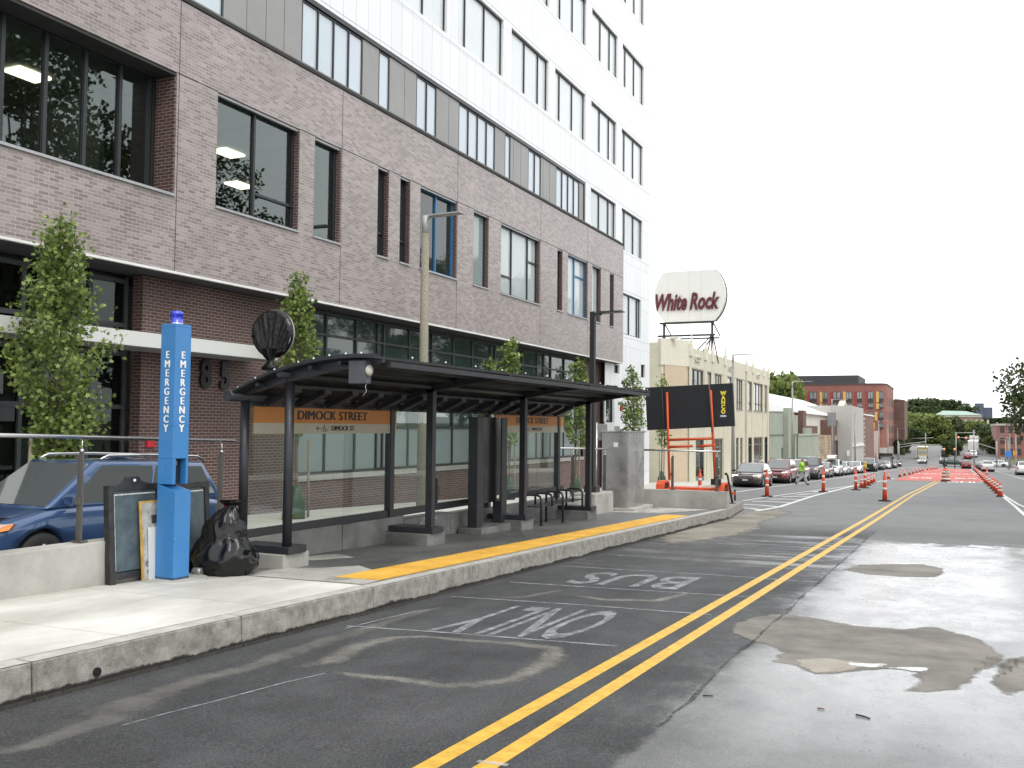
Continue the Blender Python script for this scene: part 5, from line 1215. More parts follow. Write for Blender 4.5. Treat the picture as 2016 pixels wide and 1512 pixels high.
q = MB(); q.box(-.8, .8, -2.93, -2.84, .55, 1.02); q.build('chrome_front', CHR, pk, world=False, bevel=.03)
def cpy(src, px, m_, lab, dx=0., off=2.2):
    c = copy_tree(src, None, None, lab); put(c, LX+dx, carY(px)+off); recolor(c, m_); return c
c = cpy(sv, 1556, P_SIL, 'pale silver SUV between the red SUV and the dark pickup truck')
put(pk, LX+.1, carY(1582)+2.8)
cpy(sed, 1611, P_GRY, 'grey sedan parked just behind the dark pickup truck')
c = cpy(sv, 1633, P_WHT, 'white SUV with a white box on its roof')
q = MB(); q.hexa([(-.42, -1.0, 1.78), (.42, -1.0, 1.78), (.42, 1.1, 1.78), (-.42, 1.1, 1.78), (-.36, -.75, 2.12), (.36, -.75, 2.12), (.38, 1.05, 2.14), (-.38, 1.05, 2.14)]); q.build('roof_box', P_WHT, c, world=False, bevel=.06)
cpy(sed, 1650, P_SIL, 'silver sedan two places behind the white SUV with the roof box'); cpy(sed, 1663, P_GRY, 'small grey car in the middle of the parked row')
cpy(sed, 1680, P_WHT, 'white sedan parked in front of the black pickup with a pale cab')
pk2 = copy_tree(pk, None, None, 'black pickup with a pale cab near the far end of the parked row'); put(pk2, LX+.4, carY(1702)+2.6); recolor(pk2, P_BLK); recolor(pk2, P_SIL, ('cabin',)); recolor(pk2, BLKP, ('chrome_front',))
cpy(sv, 1727, P_CHA, 'charcoal SUV behind the black pickup with a pale cab'); cpy(sed, 1742, P_WHT, 'white sedan third from the far end of the parked row'); cpy(sv, 1755, P_GRY, 'grey SUV second from the far end of the parked row'); cpy(sed, 1765, P_BLK, 'black sedan at the very far end of the parked row')
# traffic further on
GQ = 'cars queueing at the junction'
def far_(src, X, Y, rz, m_, lab, group=None):
    c = copy_tree(src, None, None, lab); put(c, X, Y, rz); recolor(c, m_)
    if group: c['group'] = group
    return c
wv = far_(sv, 6.9, 132, PI, P_WHT, 'white SUV at the right edge of the picture under the large tree'); wv.location.x = 7.6
def X_at(px, Y): return PY(px, 900, Y).x
far_(sv, X_at(1944, 165), 165, PI, P_WHT, 'white minivan waiting on the right beside the line of cones', GQ)
far_(sed, X_at(1929, 180), 182, PI, P_BLK, 'black sedan ahead of the white minivan in the queue', GQ)
far_(sed, X_at(1931, 196), 196, PI, P_CHA, 'dark grey sedan second in the queue before the junction', GQ)
far_(sv, X_at(1940, 205), 208, PI, P_SIL, 'silver SUV at the front of the queue before the junction', GQ)
far_(sv, X_at(1902, 212), 212, PI, P_RED, 'small red SUV at the end of the red bus lane', GQ)
gt_ = far_(pk, X_at(1877, 224), 226, PI/2, P_GRN, 'dark green pickup crossing the junction sideways'); recolor(gt_, BLKP, ('chrome_front',))
far_(sed, X_at(1816, 236), 238, 0, P_SIL, 'silver car coming down the far road towards the junction')
far_(sv, X_at(1916, 262), 262, PI, P_WHT, 'white SUV climbing the far right road'); far_(sed, X_at(1905, 255), 256, PI, P_RED, 'red car climbing the far right road, left of the white SUV')
far_(sv, X_at(1919, 285), 288, PI, P_SIL, 'silver SUV climbing behind the white box truck'); far_(sed, X_at(1960, 228), 226, -PI/2, P_WHT, 'white car turning at the far right of the junction')
# trucks
def truck(name, label, X, Y, rz, cabm, boxm, Hb=3.3, L_=7.2):
    t = thing(name, label, 'truck', (0, 0, 0)); put(t, X, Y, rz)
    q = MB(); q.hexa([(-1.1, -L_/2, .5), (1.1, -L_/2, .5), (1.1, -L_/2+1.9, .5), (-1.1, -L_/2+1.9, .5), (-1.0, -L_/2+.25, 2.3), (1.0, -L_/2+.25, 2.3), (1.05, -L_/2+1.9, 2.4), (-1.05, -L_/2+1.9, 2.4)]); q.build('cab', cabm, t, world=False, bevel=.06)
    q = MB(); q.hexa([(-.95, -L_/2+.02, 1.4), (.95, -L_/2+.02, 1.4), (.95, -L_/2+.2, 1.4), (-.95, -L_/2+.2, 1.4), (-.9, -L_/2+.16, 2.1), (.9, -L_/2+.16, 2.1), (.9, -L_/2+.3, 2.1), (-.9, -L_/2+.3, 2.1)]); q.build('windshield', CGL, t, world=False)
    q = MB(); q.box(-1.2, 1.2, -L_/2+2.05, L_/2, .85, Hb); q.build('cargo_box', boxm, t, world=False, bevel=.03)
    q = MB(); q.box(-1.0, 1.0, -L_/2+.3, L_/2-.1, .45, .8); q.build('chassis', BLKP, t, world=False)
    for y in (-L_/2+1.0, L_/2-1.3):
        for s in (-1, 1):
            q = MB(); q.lathe([(.48, s*.8), (.48, s*1.1)], (0, y, .48), 18, 'x'); q.build('wheel', TYRE, t, world=False)
    for s in (-1, 1):
        q = MB(); q.box(s*1.0-.12, s*1.0+.12, L_/2, L_/2+.02, 1.0, 1.2); q.build('tail_light', REDL, t, world=False)
    return t
truck('box_truck', 'white box truck with orange lower body climbing the far right road', X_at(1916, 275), 276, PI, WHITE, M('orange_white_box', (.75, .75, .74), .5), 3.4)
truck('box_truck', 'second white box truck at the top of the far right road', X_at(1919, 305), 312, PI, WHITE, WHITE, 3.5)
truck('dump_truck', 'yellowish truck coming down the far road behind the silver car', X_at(1816, 252), 254, 0, P_YEL, P_YEL, 2.9, 6.5)
truck('delivery_truck', 'black truck standing past the end of the parked row', -12.0, 197, 0, P_BLK, P_BLK, 2.9, 6.5)

# ================================================================== BUILDINGS FURTHER DOWN THE LEFT SIDE
CREAM = brick('cream_painted_brick', (.60, .56, .43), (.64, .60, .47), (.54, .50, .40), .4, .13, .008, rough=.7, var=.06)
CREAM2 = M('cream_cornice', (.66, .63, .52), .6, var=.05); BEIGE = M('beige_panel', (.55, .44, .32), .7, var=.06); CRG = M('grey_beige_pilaster', (.40, .37, .27), .7, var=.08)
GL_SKY = M('sky_reflecting_glass', (.42, .40, .36), .04, spec=.9, var=.25, vs=.35); GL_SHOP = M('shop_glass', (.06, .065, .06), .06, spec=.9, var=.3, vs=.8)
XC = -16.0
cr_ = thing('deco_building', 'cream two storey deco building with white pinnacles behind the parked cars', 'building', (-18, 76, gz(-18, 76)))
Y0, Y1 = 62.6, 92.6; ZR = 5.35; ZBAND = 4.08
def yx(px, X=XC): return PX(px, 780, X).y
uw = [(1341, 1351), (1359, 1385), (1392.5, 1400.5), (1407, 1421), (1432.6, 1440.5), (1449.5, 1462), (1472.5, 1480), (1484, 1501), (1505, 1510)]
UWY = [(max(Y0+.15, yx(a)), yx(c)) for a, c in uw if yx(c) > Y0+.3]
b = MB(); lowy = [(yx(a), yx(c)) for a, c in ((1370, 1392), (1400, 1424), (1449, 1455), (1457.5, 1462.5), (1473, 1481), (1484, 1501), (1505, 1512))]
wall_x(b, XC, Y0, Y1, -4.6, ZR, [(a, c, 1.55, 4.02, .12) for a, c in UWY]+[(a, c, -4.2, -.75, .3) for a, c in lowy], .3)
b.quad((XC, Y0, -4.6), (XC-1.2, Y0-2.6, -4.6), (XC-1.2, Y0-2.6, ZR), (XC, Y0, ZR)); b.quad((XC-1.2, Y0-2.6, -4.6), (-34, Y0-2.6, -4.6), (-34, Y0-2.6, ZR+.2), (XC-1.2, Y0-2.6, ZR+.2))
b.quad((XC-.3, Y1, -4.6), (-34, Y1, -4.6), (-34, Y1, ZR), (XC-.3, Y1, ZR)); b.quad((XC-.3, Y0, ZR-.3), (XC-.3, Y1, ZR-.3), (-34, Y1, ZR-.3), (-34, Y0-2.6, ZR-.3), (XC-1.2, Y0-2.6, ZR-.3))
b.build('wall', CREAM, cr_, recalc=False)
b = MB(); b.hexa([(XC+.02, Y0-.1, ZBAND), (XC+.06, Y1, ZBAND), (XC-.2, Y1, ZBAND), (XC-.2, Y0, ZBAND), (XC+.02, Y0-.1, ZR+.05), (XC+.06, Y1, ZR+.05), (XC-.2, Y1, ZR+.05), (XC-.2, Y0, ZR+.05)]); b.build('parapet', M('cream_parapet', (.60, .57, .45), .6, var=.05), cr_)
b = MB(); b.hexa([(XC+.06, Y0-.1, ZBAND), (XC-1.18, Y0-2.75, ZBAND), (XC-1.5, Y0-2.5, ZBAND), (XC-.2, Y0+.3, ZBAND), (XC+.06, Y0-.1, ZR+.45), (XC-1.18, Y0-2.75, ZR+.45), (XC-1.5, Y0-2.5, ZR+.45), (XC-.2, Y0+.3, ZR+.45)])
b.prism([(XC-.9, ZR+.45), (XC-.25, ZR+.45), (XC-.35, ZR+.62), (XC-.8, ZR+.62)], 'y', Y0-1.9, Y0-1.6); b.build('corner_parapet', CREAM2, cr_)
b = MB(); b.hexa([(XC-.06, Y0-.45, -4.5), (XC-1.05, Y0-2.4, -4.5), (XC-1.1, Y0-2.3, -4.5), (XC-.1, Y0-.35, -4.5), (XC-.04, Y0-.45, ZBAND-.02), (XC-1.03, Y0-2.4, ZBAND-.02), (XC-1.1, Y0-2.3, ZBAND-.02), (XC-.1, Y0-.35, ZBAND-.02)]); b.build('corner_panel', BEIGE, cr_)
for px in (1352, 1387.5, 1401.5, 1426, 1468, 1481, 1502, 1511.5):
    y = yx(px); 
    if y < Y0: y = Y0+.1
    b = MB(); b.box(XC, XC+.05, y-.3, y+.3, -4.4, ZR+.1); pl_ = b.build('pilaster', CREAM if px != 1468 else CRG, cr_)
    b = MB(); b.box(XC+.01, XC+.14, y-.33, y+.33, ZR-.55, ZR+.25); b.hexa([(XC+.02, y-.2, ZR+.25), (XC+.12, y-.2, ZR+.25), (XC+.12, y+.2, ZR+.25), (XC+.02, y+.2, ZR+.25), (XC+.08, y-.05, ZR+.85), (XC+.14, y-.05, ZR+.85), (XC+.14, y+.05, ZR+.85), (XC+.08, y+.05, ZR+.85)]); b.build('pinnacle', CREAM2, pl_)
for i, (a, c) in enumerate(UWY):
    f = window(cr_, XC, a, c, 1.56, 4.0, .05, M('bronze_frame', (.10, .09, .075), .5), GL_SHOP if i == 0 else GL_SKY, [a+(c-a)*k/3 for k in (1, 2)] if c-a > 2 else (), [(a, c, 2.2)], fw=.07, sill=True)
for a, c in lowy: window(cr_, XC, a, c, -4.0, -.76, .08, M('green_grey_frame', (.16, .18, .16), .5), GL_SHOP, (), [(a, c, -1.4)], fw=.10, sill=False, name='shop_window')
for px in (1372, 1437, 1491):
    y = yx(px); b = MB()
    for dy in (-.45, 0, .45): b.tube([(XC+.09, y+dy+.22*math.cos(t*PI/6), 4.72+.2*math.sin(t*PI/6)) for t in range(0, 11)], .05, 6)
    b.build('ornament', CREAM2, cr_)
# rooftop sign
YS_ = 70.0
sg = thing('rooftop_sign', 'big round white rooftop sign with maroon script lettering on a steel frame', 'sign', (XC-2, YS_, ZR))
cS = PY(1357, 582, YS_); RX = (PY(1427, 582, YS_).x-PY(1287, 582, YS_).x)/2; ZT_, ZB_ = PY(1357, 533, YS_).z, PY(1357, 633, YS_).z
b = MB(); poly = []
for k in range(64):
    a = 2*PI*k/64; x = RX*math.cos(a); z = RX*math.sin(a); poly.append((cS.x+x, max(ZB_, min(ZT_, cS.z+z))))
out_ = [poly[0]]
for q in poly[1:]:
    if (Vector(q)-Vector(out_[-1])).length > .02: out_.append(q)
b.prism(out_, 'y', YS_, YS_+.35); bd = b.build('sign_board', M('white_sign_sheet', (.70, .70, .675), .5, var=.04, vs=.6), sg)
b = MB(); b.prism([(cS.x+(x-cS.x)*1.012, cS.z+(z-cS.z)*1.012) for x, z in out_], 'y', YS_+.352, YS_+.62); b.build('back_rim', M('dark_sign_rim', (.06, .055, .05), .7), bd)
b = MB()
for x in (-1.6, .0, .9): b.box(cS.x+x-.01, cS.x+x+.01, YS_-.006, YS_-.001, ZB_+.05, ZT_-.05)
b.build('sheet_joint', M('faint_joint', (.55, .55, .52), .7), bd)
MRN = M('maroon_letters', (.10, .012, .018), .5)
pw, pe = PY(1291, 597, YS_), PY(1416, 597, YS_)
for s_, xa, xb in (('White', PY(1291, 597, YS_).x, PY(1353, 597, YS_).x), ('Rock', PY(1358, 597, YS_).x, PY(1417, 597, YS_).x)):
    o = text(s_, 1.55, (0, 0, 0), MAT_NY, MRN, 'script_lettering', None, bold=.05, shear=.28, ext=.06)
    xs_ = [v.co.x for v in o.data.vertices]; zs_ = [v.co.z for v in o.data.vertices]; m0, m1, n0, n1 = min(xs_), max(xs_), min(zs_), max(zs_)
    za, zb2 = PY(1350, 611, YS_).z, PY(1350, 577, YS_).z
    for v in o.data.vertices: v.co = (xa+(v.co.x-m0)/(m1-m0)*(xb-xa), YS_-.08+v.co.y*.5, za+(v.co.z-n0)/(n1-n0)*(zb2-za))
    o.data.transform(Matrix.Translation(-sg.location)); o.parent = sg
b = MB(); xl, xr = PY(1306, 640, YS_).x, PY(1401, 640, YS_).x; zr_ = PY(1350, 660, YS_).z
b2 = lambda *p: b.tube(p, .045, 6)
for x in (xl, xr):
    b.tube([(x, YS_+.2, ZB_), (x, YS_+.2, ZR-.4)], .09, 6); b2((x, YS_+.2, zr_+.3), (x-.4, YS_+1.6, ZR-.4)); b2((x, YS_+.2, zr_+.3), (x+.55, YS_-.2, ZR-.6)); b2((x, YS_+.2, zr_+.2), (x-.3, YS_-.6, ZR-.4)); b2((x, YS_+.2, ZB_), (x+.35, YS_+1.2, zr_))
b.tube([(xl-.5, YS_+.2, zr_), (xr+.2, YS_+.2, zr_)], .08, 6); b.tube([(xl+1.0, YS_+1.2, zr_-.15), (xr+.3, YS_+1.2, zr_-.15)], .06, 6); b2((xr, YS_+.2, zr_), (xr-2.3, YS_+1.5, ZR-.3)); b2((xr, YS_+.2, zr_-.1), (xr-1.4, YS_+1.2, ZR-.3))
b.box(xl-.3, xr+.1, YS_-.02, YS_+.4, ZB_-.12, ZB_); b.build('steel_frame', M('rusty_black_steel', (.03, .025, .025), .7), sg)

def block(name, label, X, y0, y1, zt, mat, depth=14, zb=None, roof=None, cat='building', holes=()):
    t = thing(name, label, cat, (X-depth/2, (y0+y1)/2, gz(X, y0))); zb = zb if zb is not None else gz(X, y1)-.6
    b = MB(); wall_x(b, X, y0, y1, zb, zt, holes, .15, ends=False)
    b.quad((X, y0, zb), (X, y0, zt), (X-depth, y0, zt), (X-depth, y0, zb)); b.quad((X, y1, zb), (X-depth, y1, zb), (X-depth, y1, zt), (X, y1, zt)); b.quad((X, y0, zt), (X, y1, zt), (X-depth, y1, zt), (X-depth, y0, zt))
    b.build('wall', mat, t, recalc=False)
    if roof:
        b = MB(); b.box(X-depth, X+.12, y0, y1, zt+.003, zt+.22); b.build('cornice', roof, t)
    return t
SAGE = M('sage_green_stucco', (.29, .325, .265), .8, var=.10, vs=.5); SAGEL = M('pale_sage_trim', (.36, .41, .33), .7)
g1 = block('green_building', 'sage green stucco building next to the cream one', XC, 92.75, 110.9, 1.55, SAGE)
p0 = yx(1545)
b = MB(); b.box(XC, XC+.5, p0-1.0, p0+1.6, -3.6, 2.2); b.build('pilaster', SAGE, g1)
b = MB(); b.box(XC+.003, XC+.08, 92.9, 110.8, -.62, -.55); b.build('ledge', M('dark_sage', (.12, .15, .11), .8), g1)
for px in (1539, 1551, 1562, 1568.5):
    y = yx(px); b = MB(); b.box(XC+.003, XC+.12, y-.22, y+.22, -4.4, -1.9 if px < 1560 else -.6); b.build('door_recess', MATS['dark_sage'], g1)
for px, s_ in ((1556, 'THESE'), (1562.5, 'BLOCKS')): pass
for px in (1554, 1561.5):
    y = yx(px)
    for k in range(7): text('OLIVERA'[k] if False else 'I', .3, (XC+.13, y, -1.2-k*.42), MAT_X, WHITE, 'lettering', g1, bold=.03) if False else None
g2 = block('green_wall_building', 'low sage green building with a stepped parapet behind the pickup truck', XC, 110.95, 129, -.75, SAGE)
b = MB(); y = yx(1591); b.box(XC-.3, XC+.06, y-2.6, y+2.6, -.8, .15); b.build('parapet_block', SAGE, g2)
b = MB(); b.box(XC-.3, XC+.1, 111, 128.9, -.74, -.55); b.build('coping', SAGEL, g2)
STONE = brick('patchwork_stone', (.42, .32, .20), (.22, .15, .10), (.40, .34, .26), .7, .38, .03, rough=.9, var=.4)
block('stone_wall_building', 'narrow tan rubble stone front between the green building and the brick gable', XC, 129.05, 143.6, -.8, STONE)
BRD = brick('old_brown_brick', (.10, .05, .04), (.15, .075, .06), (.2, .15, .13), .3, .1, .01, rough=.8)
g4 = block('brick_hall', 'dark brown brick hall with a small gable and striped wooden doors', XC, 143.65, 171.8, 1.15, BRD, roof=M('brown_cornice', (.16, .09, .08), .7))
b = MB(); y = yx(1661); b.prism([(y-7, 1.38), (y+7, 1.38), (y+7, 2.0), (y, 4.2), (y-7, 2.0)], 'x', XC-.5, XC+.1); b.build('gable', BRD, g4)
b = MB(); b.prism([(y-7.4, 2.0), (y-7.4, 2.3), (y, 4.6), (y+7.4, 2.3), (y+7.4, 2.0), (y, 4.2)], 'x', XC-.6, XC+.25); b.build('gable_trim', CREAM2, g4)
b = MB(); b.box(XC+.003, XC+.15, 146, 171, -1.6, -.9); b.build('lintel_band', M('tan_stone_band', (.33, .26, .21), .8), g4)
for k in range(6):
    y = 149+k*3.6; b = MB(); b.box(XC+.003, XC+.10, y, y+1.9, -5.6, -1.65); b.build('door_panel', M('dark_maroon_boards', (.05, .022, .022), .7), g4)
b = MB(); b.box(-30, XC-1.5, 111.2, 140, -3, .45); o = b.build('roof_band', BRD, g2)
# white roofed warehouse behind
wh = thing('warehouse', 'long warehouse with a white pitched roof and brick chimney behind the green buildings', 'warehouse', (-26, 140, gz(-20, 140)))
b = MB(); b.box(-34, -17.6, 112, 185, -5, 2.0); b.build('wall', M('off_white_cladding', (.55, .54, .49), .7, var=.06), wh)
b = MB(); b.prism([(-17.2, 2.0), (-34.4, 2.0), (-34.4, 2.2), (-25.8, 5.4), (-17.2, 2.25)], 'y', 111.7, 185.4); b.build('roof', M('white_roof_sheet', (.82, .82, .80), .5, var=.03), wh)
p = PX(1577, 830, -17.0); b = MB(); b.box(-17.5, -16.6, p.y-.8, p.y+1.6, -.5, PX(1577, 808, -17.0).z); b.build('chimney', BRD, wh)
XG = -14.0
g5 = block('narrow_grey_building', 'narrow pale grey rendered building between the brick hall and the quoined brick house', XG, 150.4, 171.4, 3.6, M('pale_grey_render', (.40, .40, .37), .8, var=.08), zb=-7)
for y in (154, 163): window(g5, XG, y, y+3, -.8, 1.6, .02, DARK, GL_DARK, (), (), fw=.15, sill=False)
b = MB(); b.box(XG+.003, XG+.2, 152, 170, -2.6, -2.2); b.build('awning', WHITE, g5)
QB = brick('quoined_brown_brick', (.15, .075, .055), (.20, .10, .075), (.2, .16, .13), .3, .1, .01, rough=.8)
g6 = block('quoined_brick_house', 'brown brick house with pale stone quoins beside the grey building', XG, 171.5, 194, 2.5, QB, roof=WHITE, zb=-7.5)
for k in range(12):
    b = MB(); b.box(XG-.3, XG+.08, 171.45, 172.6+(k % 2)*.9, -6.6+k*.75, -6.2+k*.75); b.build('quoin', M('pale_quoin', (.42, .37, .3), .8), g6)
for y in (176.5, 183, 189): window(g6, XG, y, y+2.2, -1.6, 1.0, .02, DARK, GL_DARK, (), (), fw=.15, sill=False); window(g6, XG, y, y+2.2, -5.9, -3.2, .02, DARK, GL_DARK, (), (), fw=.15, sill=False)
g7 = block('pink_building', 'low pinkish plaster building at the end of the row by the junction', XG, 194.1, 207, -.2, M('pinkish_plaster', (.42, .31, .27), .8, var=.1), zb=-8)
for y in (196, 200, 204): window(g7, XG, y, y+1.6, -3.8, -1.6, .02, DARK, GL_DARK, (), (), fw=.12, sill=False)
# red brick block with yellow panels beyond the junction
RB_ = brick('red_block_brick', (.23, .085, .065), (.29, .11, .085), (.2, .12, .1), .3, .1, .008, rough=.75, var=.08)
YB = 242.0; xr_ = PY(1745, 800, YB).x; xl_ = -52.; zt_ = PY(1700, 757.5, YB).z; zpt = PY(1600, 742, YB).z
rb = thing('brick_apartment_block', 'red brick apartment block with yellow panels and dark rooftop storey', 'building', (-30, YB+10, gz(-20, 242)))
b = MB(); pf = [(xl_, YB), (xr_-2.2, YB), (xr_-1.0, YB+.5), (xr_-.2, YB+1.6), (xr_, YB+3), (xr_, YB+30), (xl_, YB+30)]
b.prism(pf, 'z', -9, zt_); b.build('wall', RB_, rb)
b = MB(); b.prism([(x+.1*(1 if x > -40 else 0), y-(.12 if y < YB+1 else 0)) for x, y in pf], 'z', zt_+.003, zt_+.35); b.build('cornice', M('dark_cornice', (.07, .05, .05), .6), rb)
b = MB(); b.box(xl_, PY(1690, 750, YB+4).x, YB+4, YB+24, zt_+.36, zpt+.5); b.build('rooftop_storey', M('charcoal_cladding', (.045, .045, .048), .7, var=.1), rb)
b = MB(); b.box(xr_-3, xr_+2.6, YB+30.02, YB+48, -9, PX(1768, 775, xr_+2.5).z*.93); b.build('rear_wing', BRD, rb)
YPAN = M('yellow_facade_panel', (.62, .38, .10), .6, var=.05); RPAN = M('crimson_facade_panel', (.28, .04, .045), .6, var=.05)
fl = [(PY(1700, a, YB).z, PY(1700, c, YB).z) for a, c in ((772, 793), (793.5, 805), (811, 824), (826, 845), (850, 866))]
fl = [(PY(1700, 771, YB).z, PY(1700, 792, YB).z), (PY(1700, 794, YB).z, PY(1700, 805, YB).z), (PY(1700, 811, YB).z, PY(1700, 828, YB).z), (PY(1700, 832, YB).z, PY(1700, 845, YB).z)]
def xy(px): return PY(px, 800, YB).x
for fi, (z1, z0_) in enumerate(fl):
    for a, c in ((1553, 1558), (1574, 1583), (1594, 1608), (1619.5, 1629), (1640, 1655), (1666, 1677), (1687.5, 1697), (1709, 1719), (1731, 1739)):
        x0, x1 = xy(a), xy(c); bb = MB(); bb.box(x0, x1, YB-.06, YB-.003, z0_, z1); f = bb.build('window', M('dark_window_frame', (.04, .035, .035), .5), rb)
        bb = MB(); n_ = 2
        for k in range(n_):
            u0 = x0+(x1-x0)*(k+.12)/n_; u1 = x0+(x1-x0)*(k+.88)/n_; bb.box(u0, u1, YB-.075, YB-.061, z0_+(z1-z0_)*.35, z1-.12)
        bb.build('pane', M('grey_sky_glass', (.20, .22, .21), .1, spec=.8, var=.4, vs=.3), f)
    off = 0 if fi < 2 else 3
    for a, c in ((1568, 1573.5), (1614, 1619), (1660, 1665.5), (1725, 1730.5)) if fi < 3 else ((1719, 1725),):
        bb = MB(); bb.box(xy(a-off), xy(c-off), YB-.05, YB-.004, z0_, z1); bb.build('yellow_panel', YPAN, rb)
    for a, c in ((1588, 1593.5), (1634, 1639.5), (1681.5, 1687), (1703, 1708.5)):
        bb = MB(); bb.box(xy(a), xy(c), YB-.05, YB-.004, z0_, z1); bb.build('crimson_panel', RPAN, rb)
for k in range(4):
    for j in range(4):
        y = YB+5+j*6; z = zt_-3.2-k*3.3; bb = MB(); bb.box(xr_+.003, xr_+.06, y, y+2.2, z-1.6, z+.4); bb.build('window', MATS['dark_window_frame'], rb)
bb = MB(); bb.prism([(x+(.15 if x > -40 else 0), y-(.1 if y < YB+1 else 0)) for x, y in pf], 'z', -9, -4.2); bb.build('ground_storey', M('pale_grey_base', (.36, .35, .33), .7, var=.15), rb)
for i, px in enumerate((1524, 1534, 1542)):
    p = PY(px, 745, YB+8); bb = MB(); bb.tube([(p.x, p.y, zpt+.4), (p.x, p.y, PY(px, 729, YB+8).z)], .09, 6); bb.build('roof_mast', LG, rb)
# right side brick building, institution and tower far away
r1 = thing('brick_building', 'old red brick building at the right side beyond the junction', 'building', (16, 290, gz(14, 290)))
x0 = PY(1962, 850, 262).x
b = MB(); b.box(x0, x0+18, 262, 300, -9, PY(1975, 838, 262).z); b.build('wall', brick('right_red_brick', (.22, .08, .06), (.27, .11, .085), (.25, .16, .13), .3, .1, .008, var=.1), r1)
b = MB(); b.box(x0-.2, x0+18.2, 261.8, 300, PY(1975, 838, 262).z+.003, PY(1975, 838, 262).z+.5); b.build('cornice', M('pale_stone_cornice', (.42, .38, .33), .7), r1)
for k in range(3):
    for j in range(4):
        bb = MB(); bb.box(x0+.8+j*1.8, x0+1.7+j*1.8, 261.93, 261.99, -5.8+k*2.7, -4.2+k*2.7); bb.build('window', MATS['dark_window_frame'], r1)
YI = 470.
inst = thing('institution_building', 'long brick institution with a pale green roof on the wooded rise', 'building', (0, YI, 0))
xa, xb = PY(1842, 820, YI).x, PY(1932, 820, YI).x
b = MB(); b.box(xa, xb, YI, YI+20, -6, PY(1880, 817, YI).z); b.build('wall', M('weathered_far_brick', (.26, .17, .14), .9, var=.1, vs=.2), inst)
b = MB(); b.hexa([(xa-.6, YI-.6, PY(1880, 817, YI).z), (xb+.6, YI-.6, PY(1880, 817, YI).z), (xb+.6, YI+21, PY(1880, 817, YI).z), (xa-.6, YI+21, PY(1880, 817, YI).z), (xa+3, YI+5, PY(1880, 808, YI).z), (xb-6, YI+5, PY(1880, 809, YI).z), (xb-6, YI+15, PY(1880, 809, YI).z), (xa+3, YI+15, PY(1880, 808, YI).z)]); b.build('roof', M('pale_copper_roof', (.30, .40, .33), .7, var=.08, vs=.2), inst)
b = MB(); b.box(xa-.2, xb+.2, YI-.25, YI-.02, PY(1880, 821, YI).z, PY(1880, 817.2, YI).z); b.build('cornice', M('pale_far_stone', (.5, .47, .4), .8), inst)
for j in range(9):
    bb = MB(); x = xa+3+j*2.2; bb.box(x, x+.9, YI-.06, YI-.01, PY(1880, 834, YI).z, PY(1880, 826, YI).z); bb.build('window', MATS['pale_far_stone'], inst)
YT = 900.
tw = thing('office_tower', 'dark blue grey tower block on the skyline', 'tower', (20, YT, 0))
b = MB(); b.box(PY(1916, 802, YT).x, PY(1954, 802, YT).x, YT, YT+18, -10, PY(1935, 802, YT).z); b.build('main_block', M('blue_grey_tower', (.075, .09, .13), .7, var=.12, vs=.4), tw)
b = MB(); b.box(PY(1919, 794, YT).x, PY(1937, 794, YT).x, YT-1, YT+12, -10, PY(1930, 794, YT).z); b.build('stair_block', MATS['blue_grey_tower'], tw)
# ---------------------------------------------------------------- distant trees
T0 = big_tree('distant_tree', 't', (0, 0, 0), 21, 10, 4.6, 2200, .42, LEAF_M, base=.0, squash=.85)
T1 = big_tree('distant_tree', 't', (0, 0, 0), 22, 10, 4.2, 2200, .42, LEAF_D, base=.0, squash=.95)
T2 = big_tree('distant_tree', 't', (0, 0, 0), 23, 10, 3.4, 2000, .38, LEAF_D, base=.0, squash=1.3)
random.seed(5); cnt = [0]
def dtree(T, px, py, Y, wscale, lab, grp):
    top = PY(px, py, Y); zg = gz(top.x, Y)+hill(top.x, Y)-.3; hh = (top.z-zg)/8.9
    c = copy_tree(T, (top.x, Y, zg), random.uniform(0, 6.28), lab); c.scale = (hh*wscale, hh*wscale, hh); c['group'] = grp; cnt[0] += 1; return c
GA, GB, GC = 'dark trees on the far hill', 'light green trees beyond the junction', 'trees along the far right road'
LA, LB, LC = 'dark tree on the skyline of the far hill', 'light green tree in the belt beyond the junction', 'dark green tree beside the far right road'
for px, py in ((1770, 790), (1779, 787), (1790, 793), (1800, 789), (1812, 792), (1823, 790), (1835, 789), (1846, 790), (1858, 791), (1868, 793), (1877, 797), (1888, 802), (1900, 803), (1908, 806), (1760, 800), (1945, 824), (1958, 826), (1970, 824), (1984, 822), (1764, 806), (1774, 800), (1785, 803), (1796, 802), (1808, 804), (1820, 803), (1832, 803), (1768, 812), (1750, 806)):
    dtree(random.choice((T1, T1, T2)), px, py, random.uniform(505, 560), 1.5, LA, GA)
for px, py in ((1771, 822), (1783, 818), (1794, 820), (1806, 822), (1818, 820), (1830, 823), (1842, 824), (1853, 826), (1864, 832), (1776, 838), (1790, 842), (1803, 845), (1816, 847), (1829, 848), (1842, 850), (1856, 850), (1868, 846), (1765, 828), (1762, 845), (1812, 832), (1836, 834), (1858, 838), (1872, 840), (1798, 831), (1784, 829), (1848, 838), (1876, 856), (1810, 858), (1826, 858), (1840, 860), (1796, 856), (1854, 862)):
    dtree(T0 if random.random() < .8 else T1, px, py, random.uniform(375, 430), 1.25, LB, GB)
for px, py, Y in ((1774, 858, 285), (1781, 868, 275), (1768, 868, 268), (1786, 876, 300)): dtree(T1, px, py, Y, 1.1, 'tree on the left verge of the far rising road', 'trees on the left verge beyond the junction')
for px, py, Y in ((1874, 820, 440), (1881, 824, 450)): dtree(T2, px, py, Y, .9, 'dark conifer in front of the brick institution', 'dark conifers before the institution')
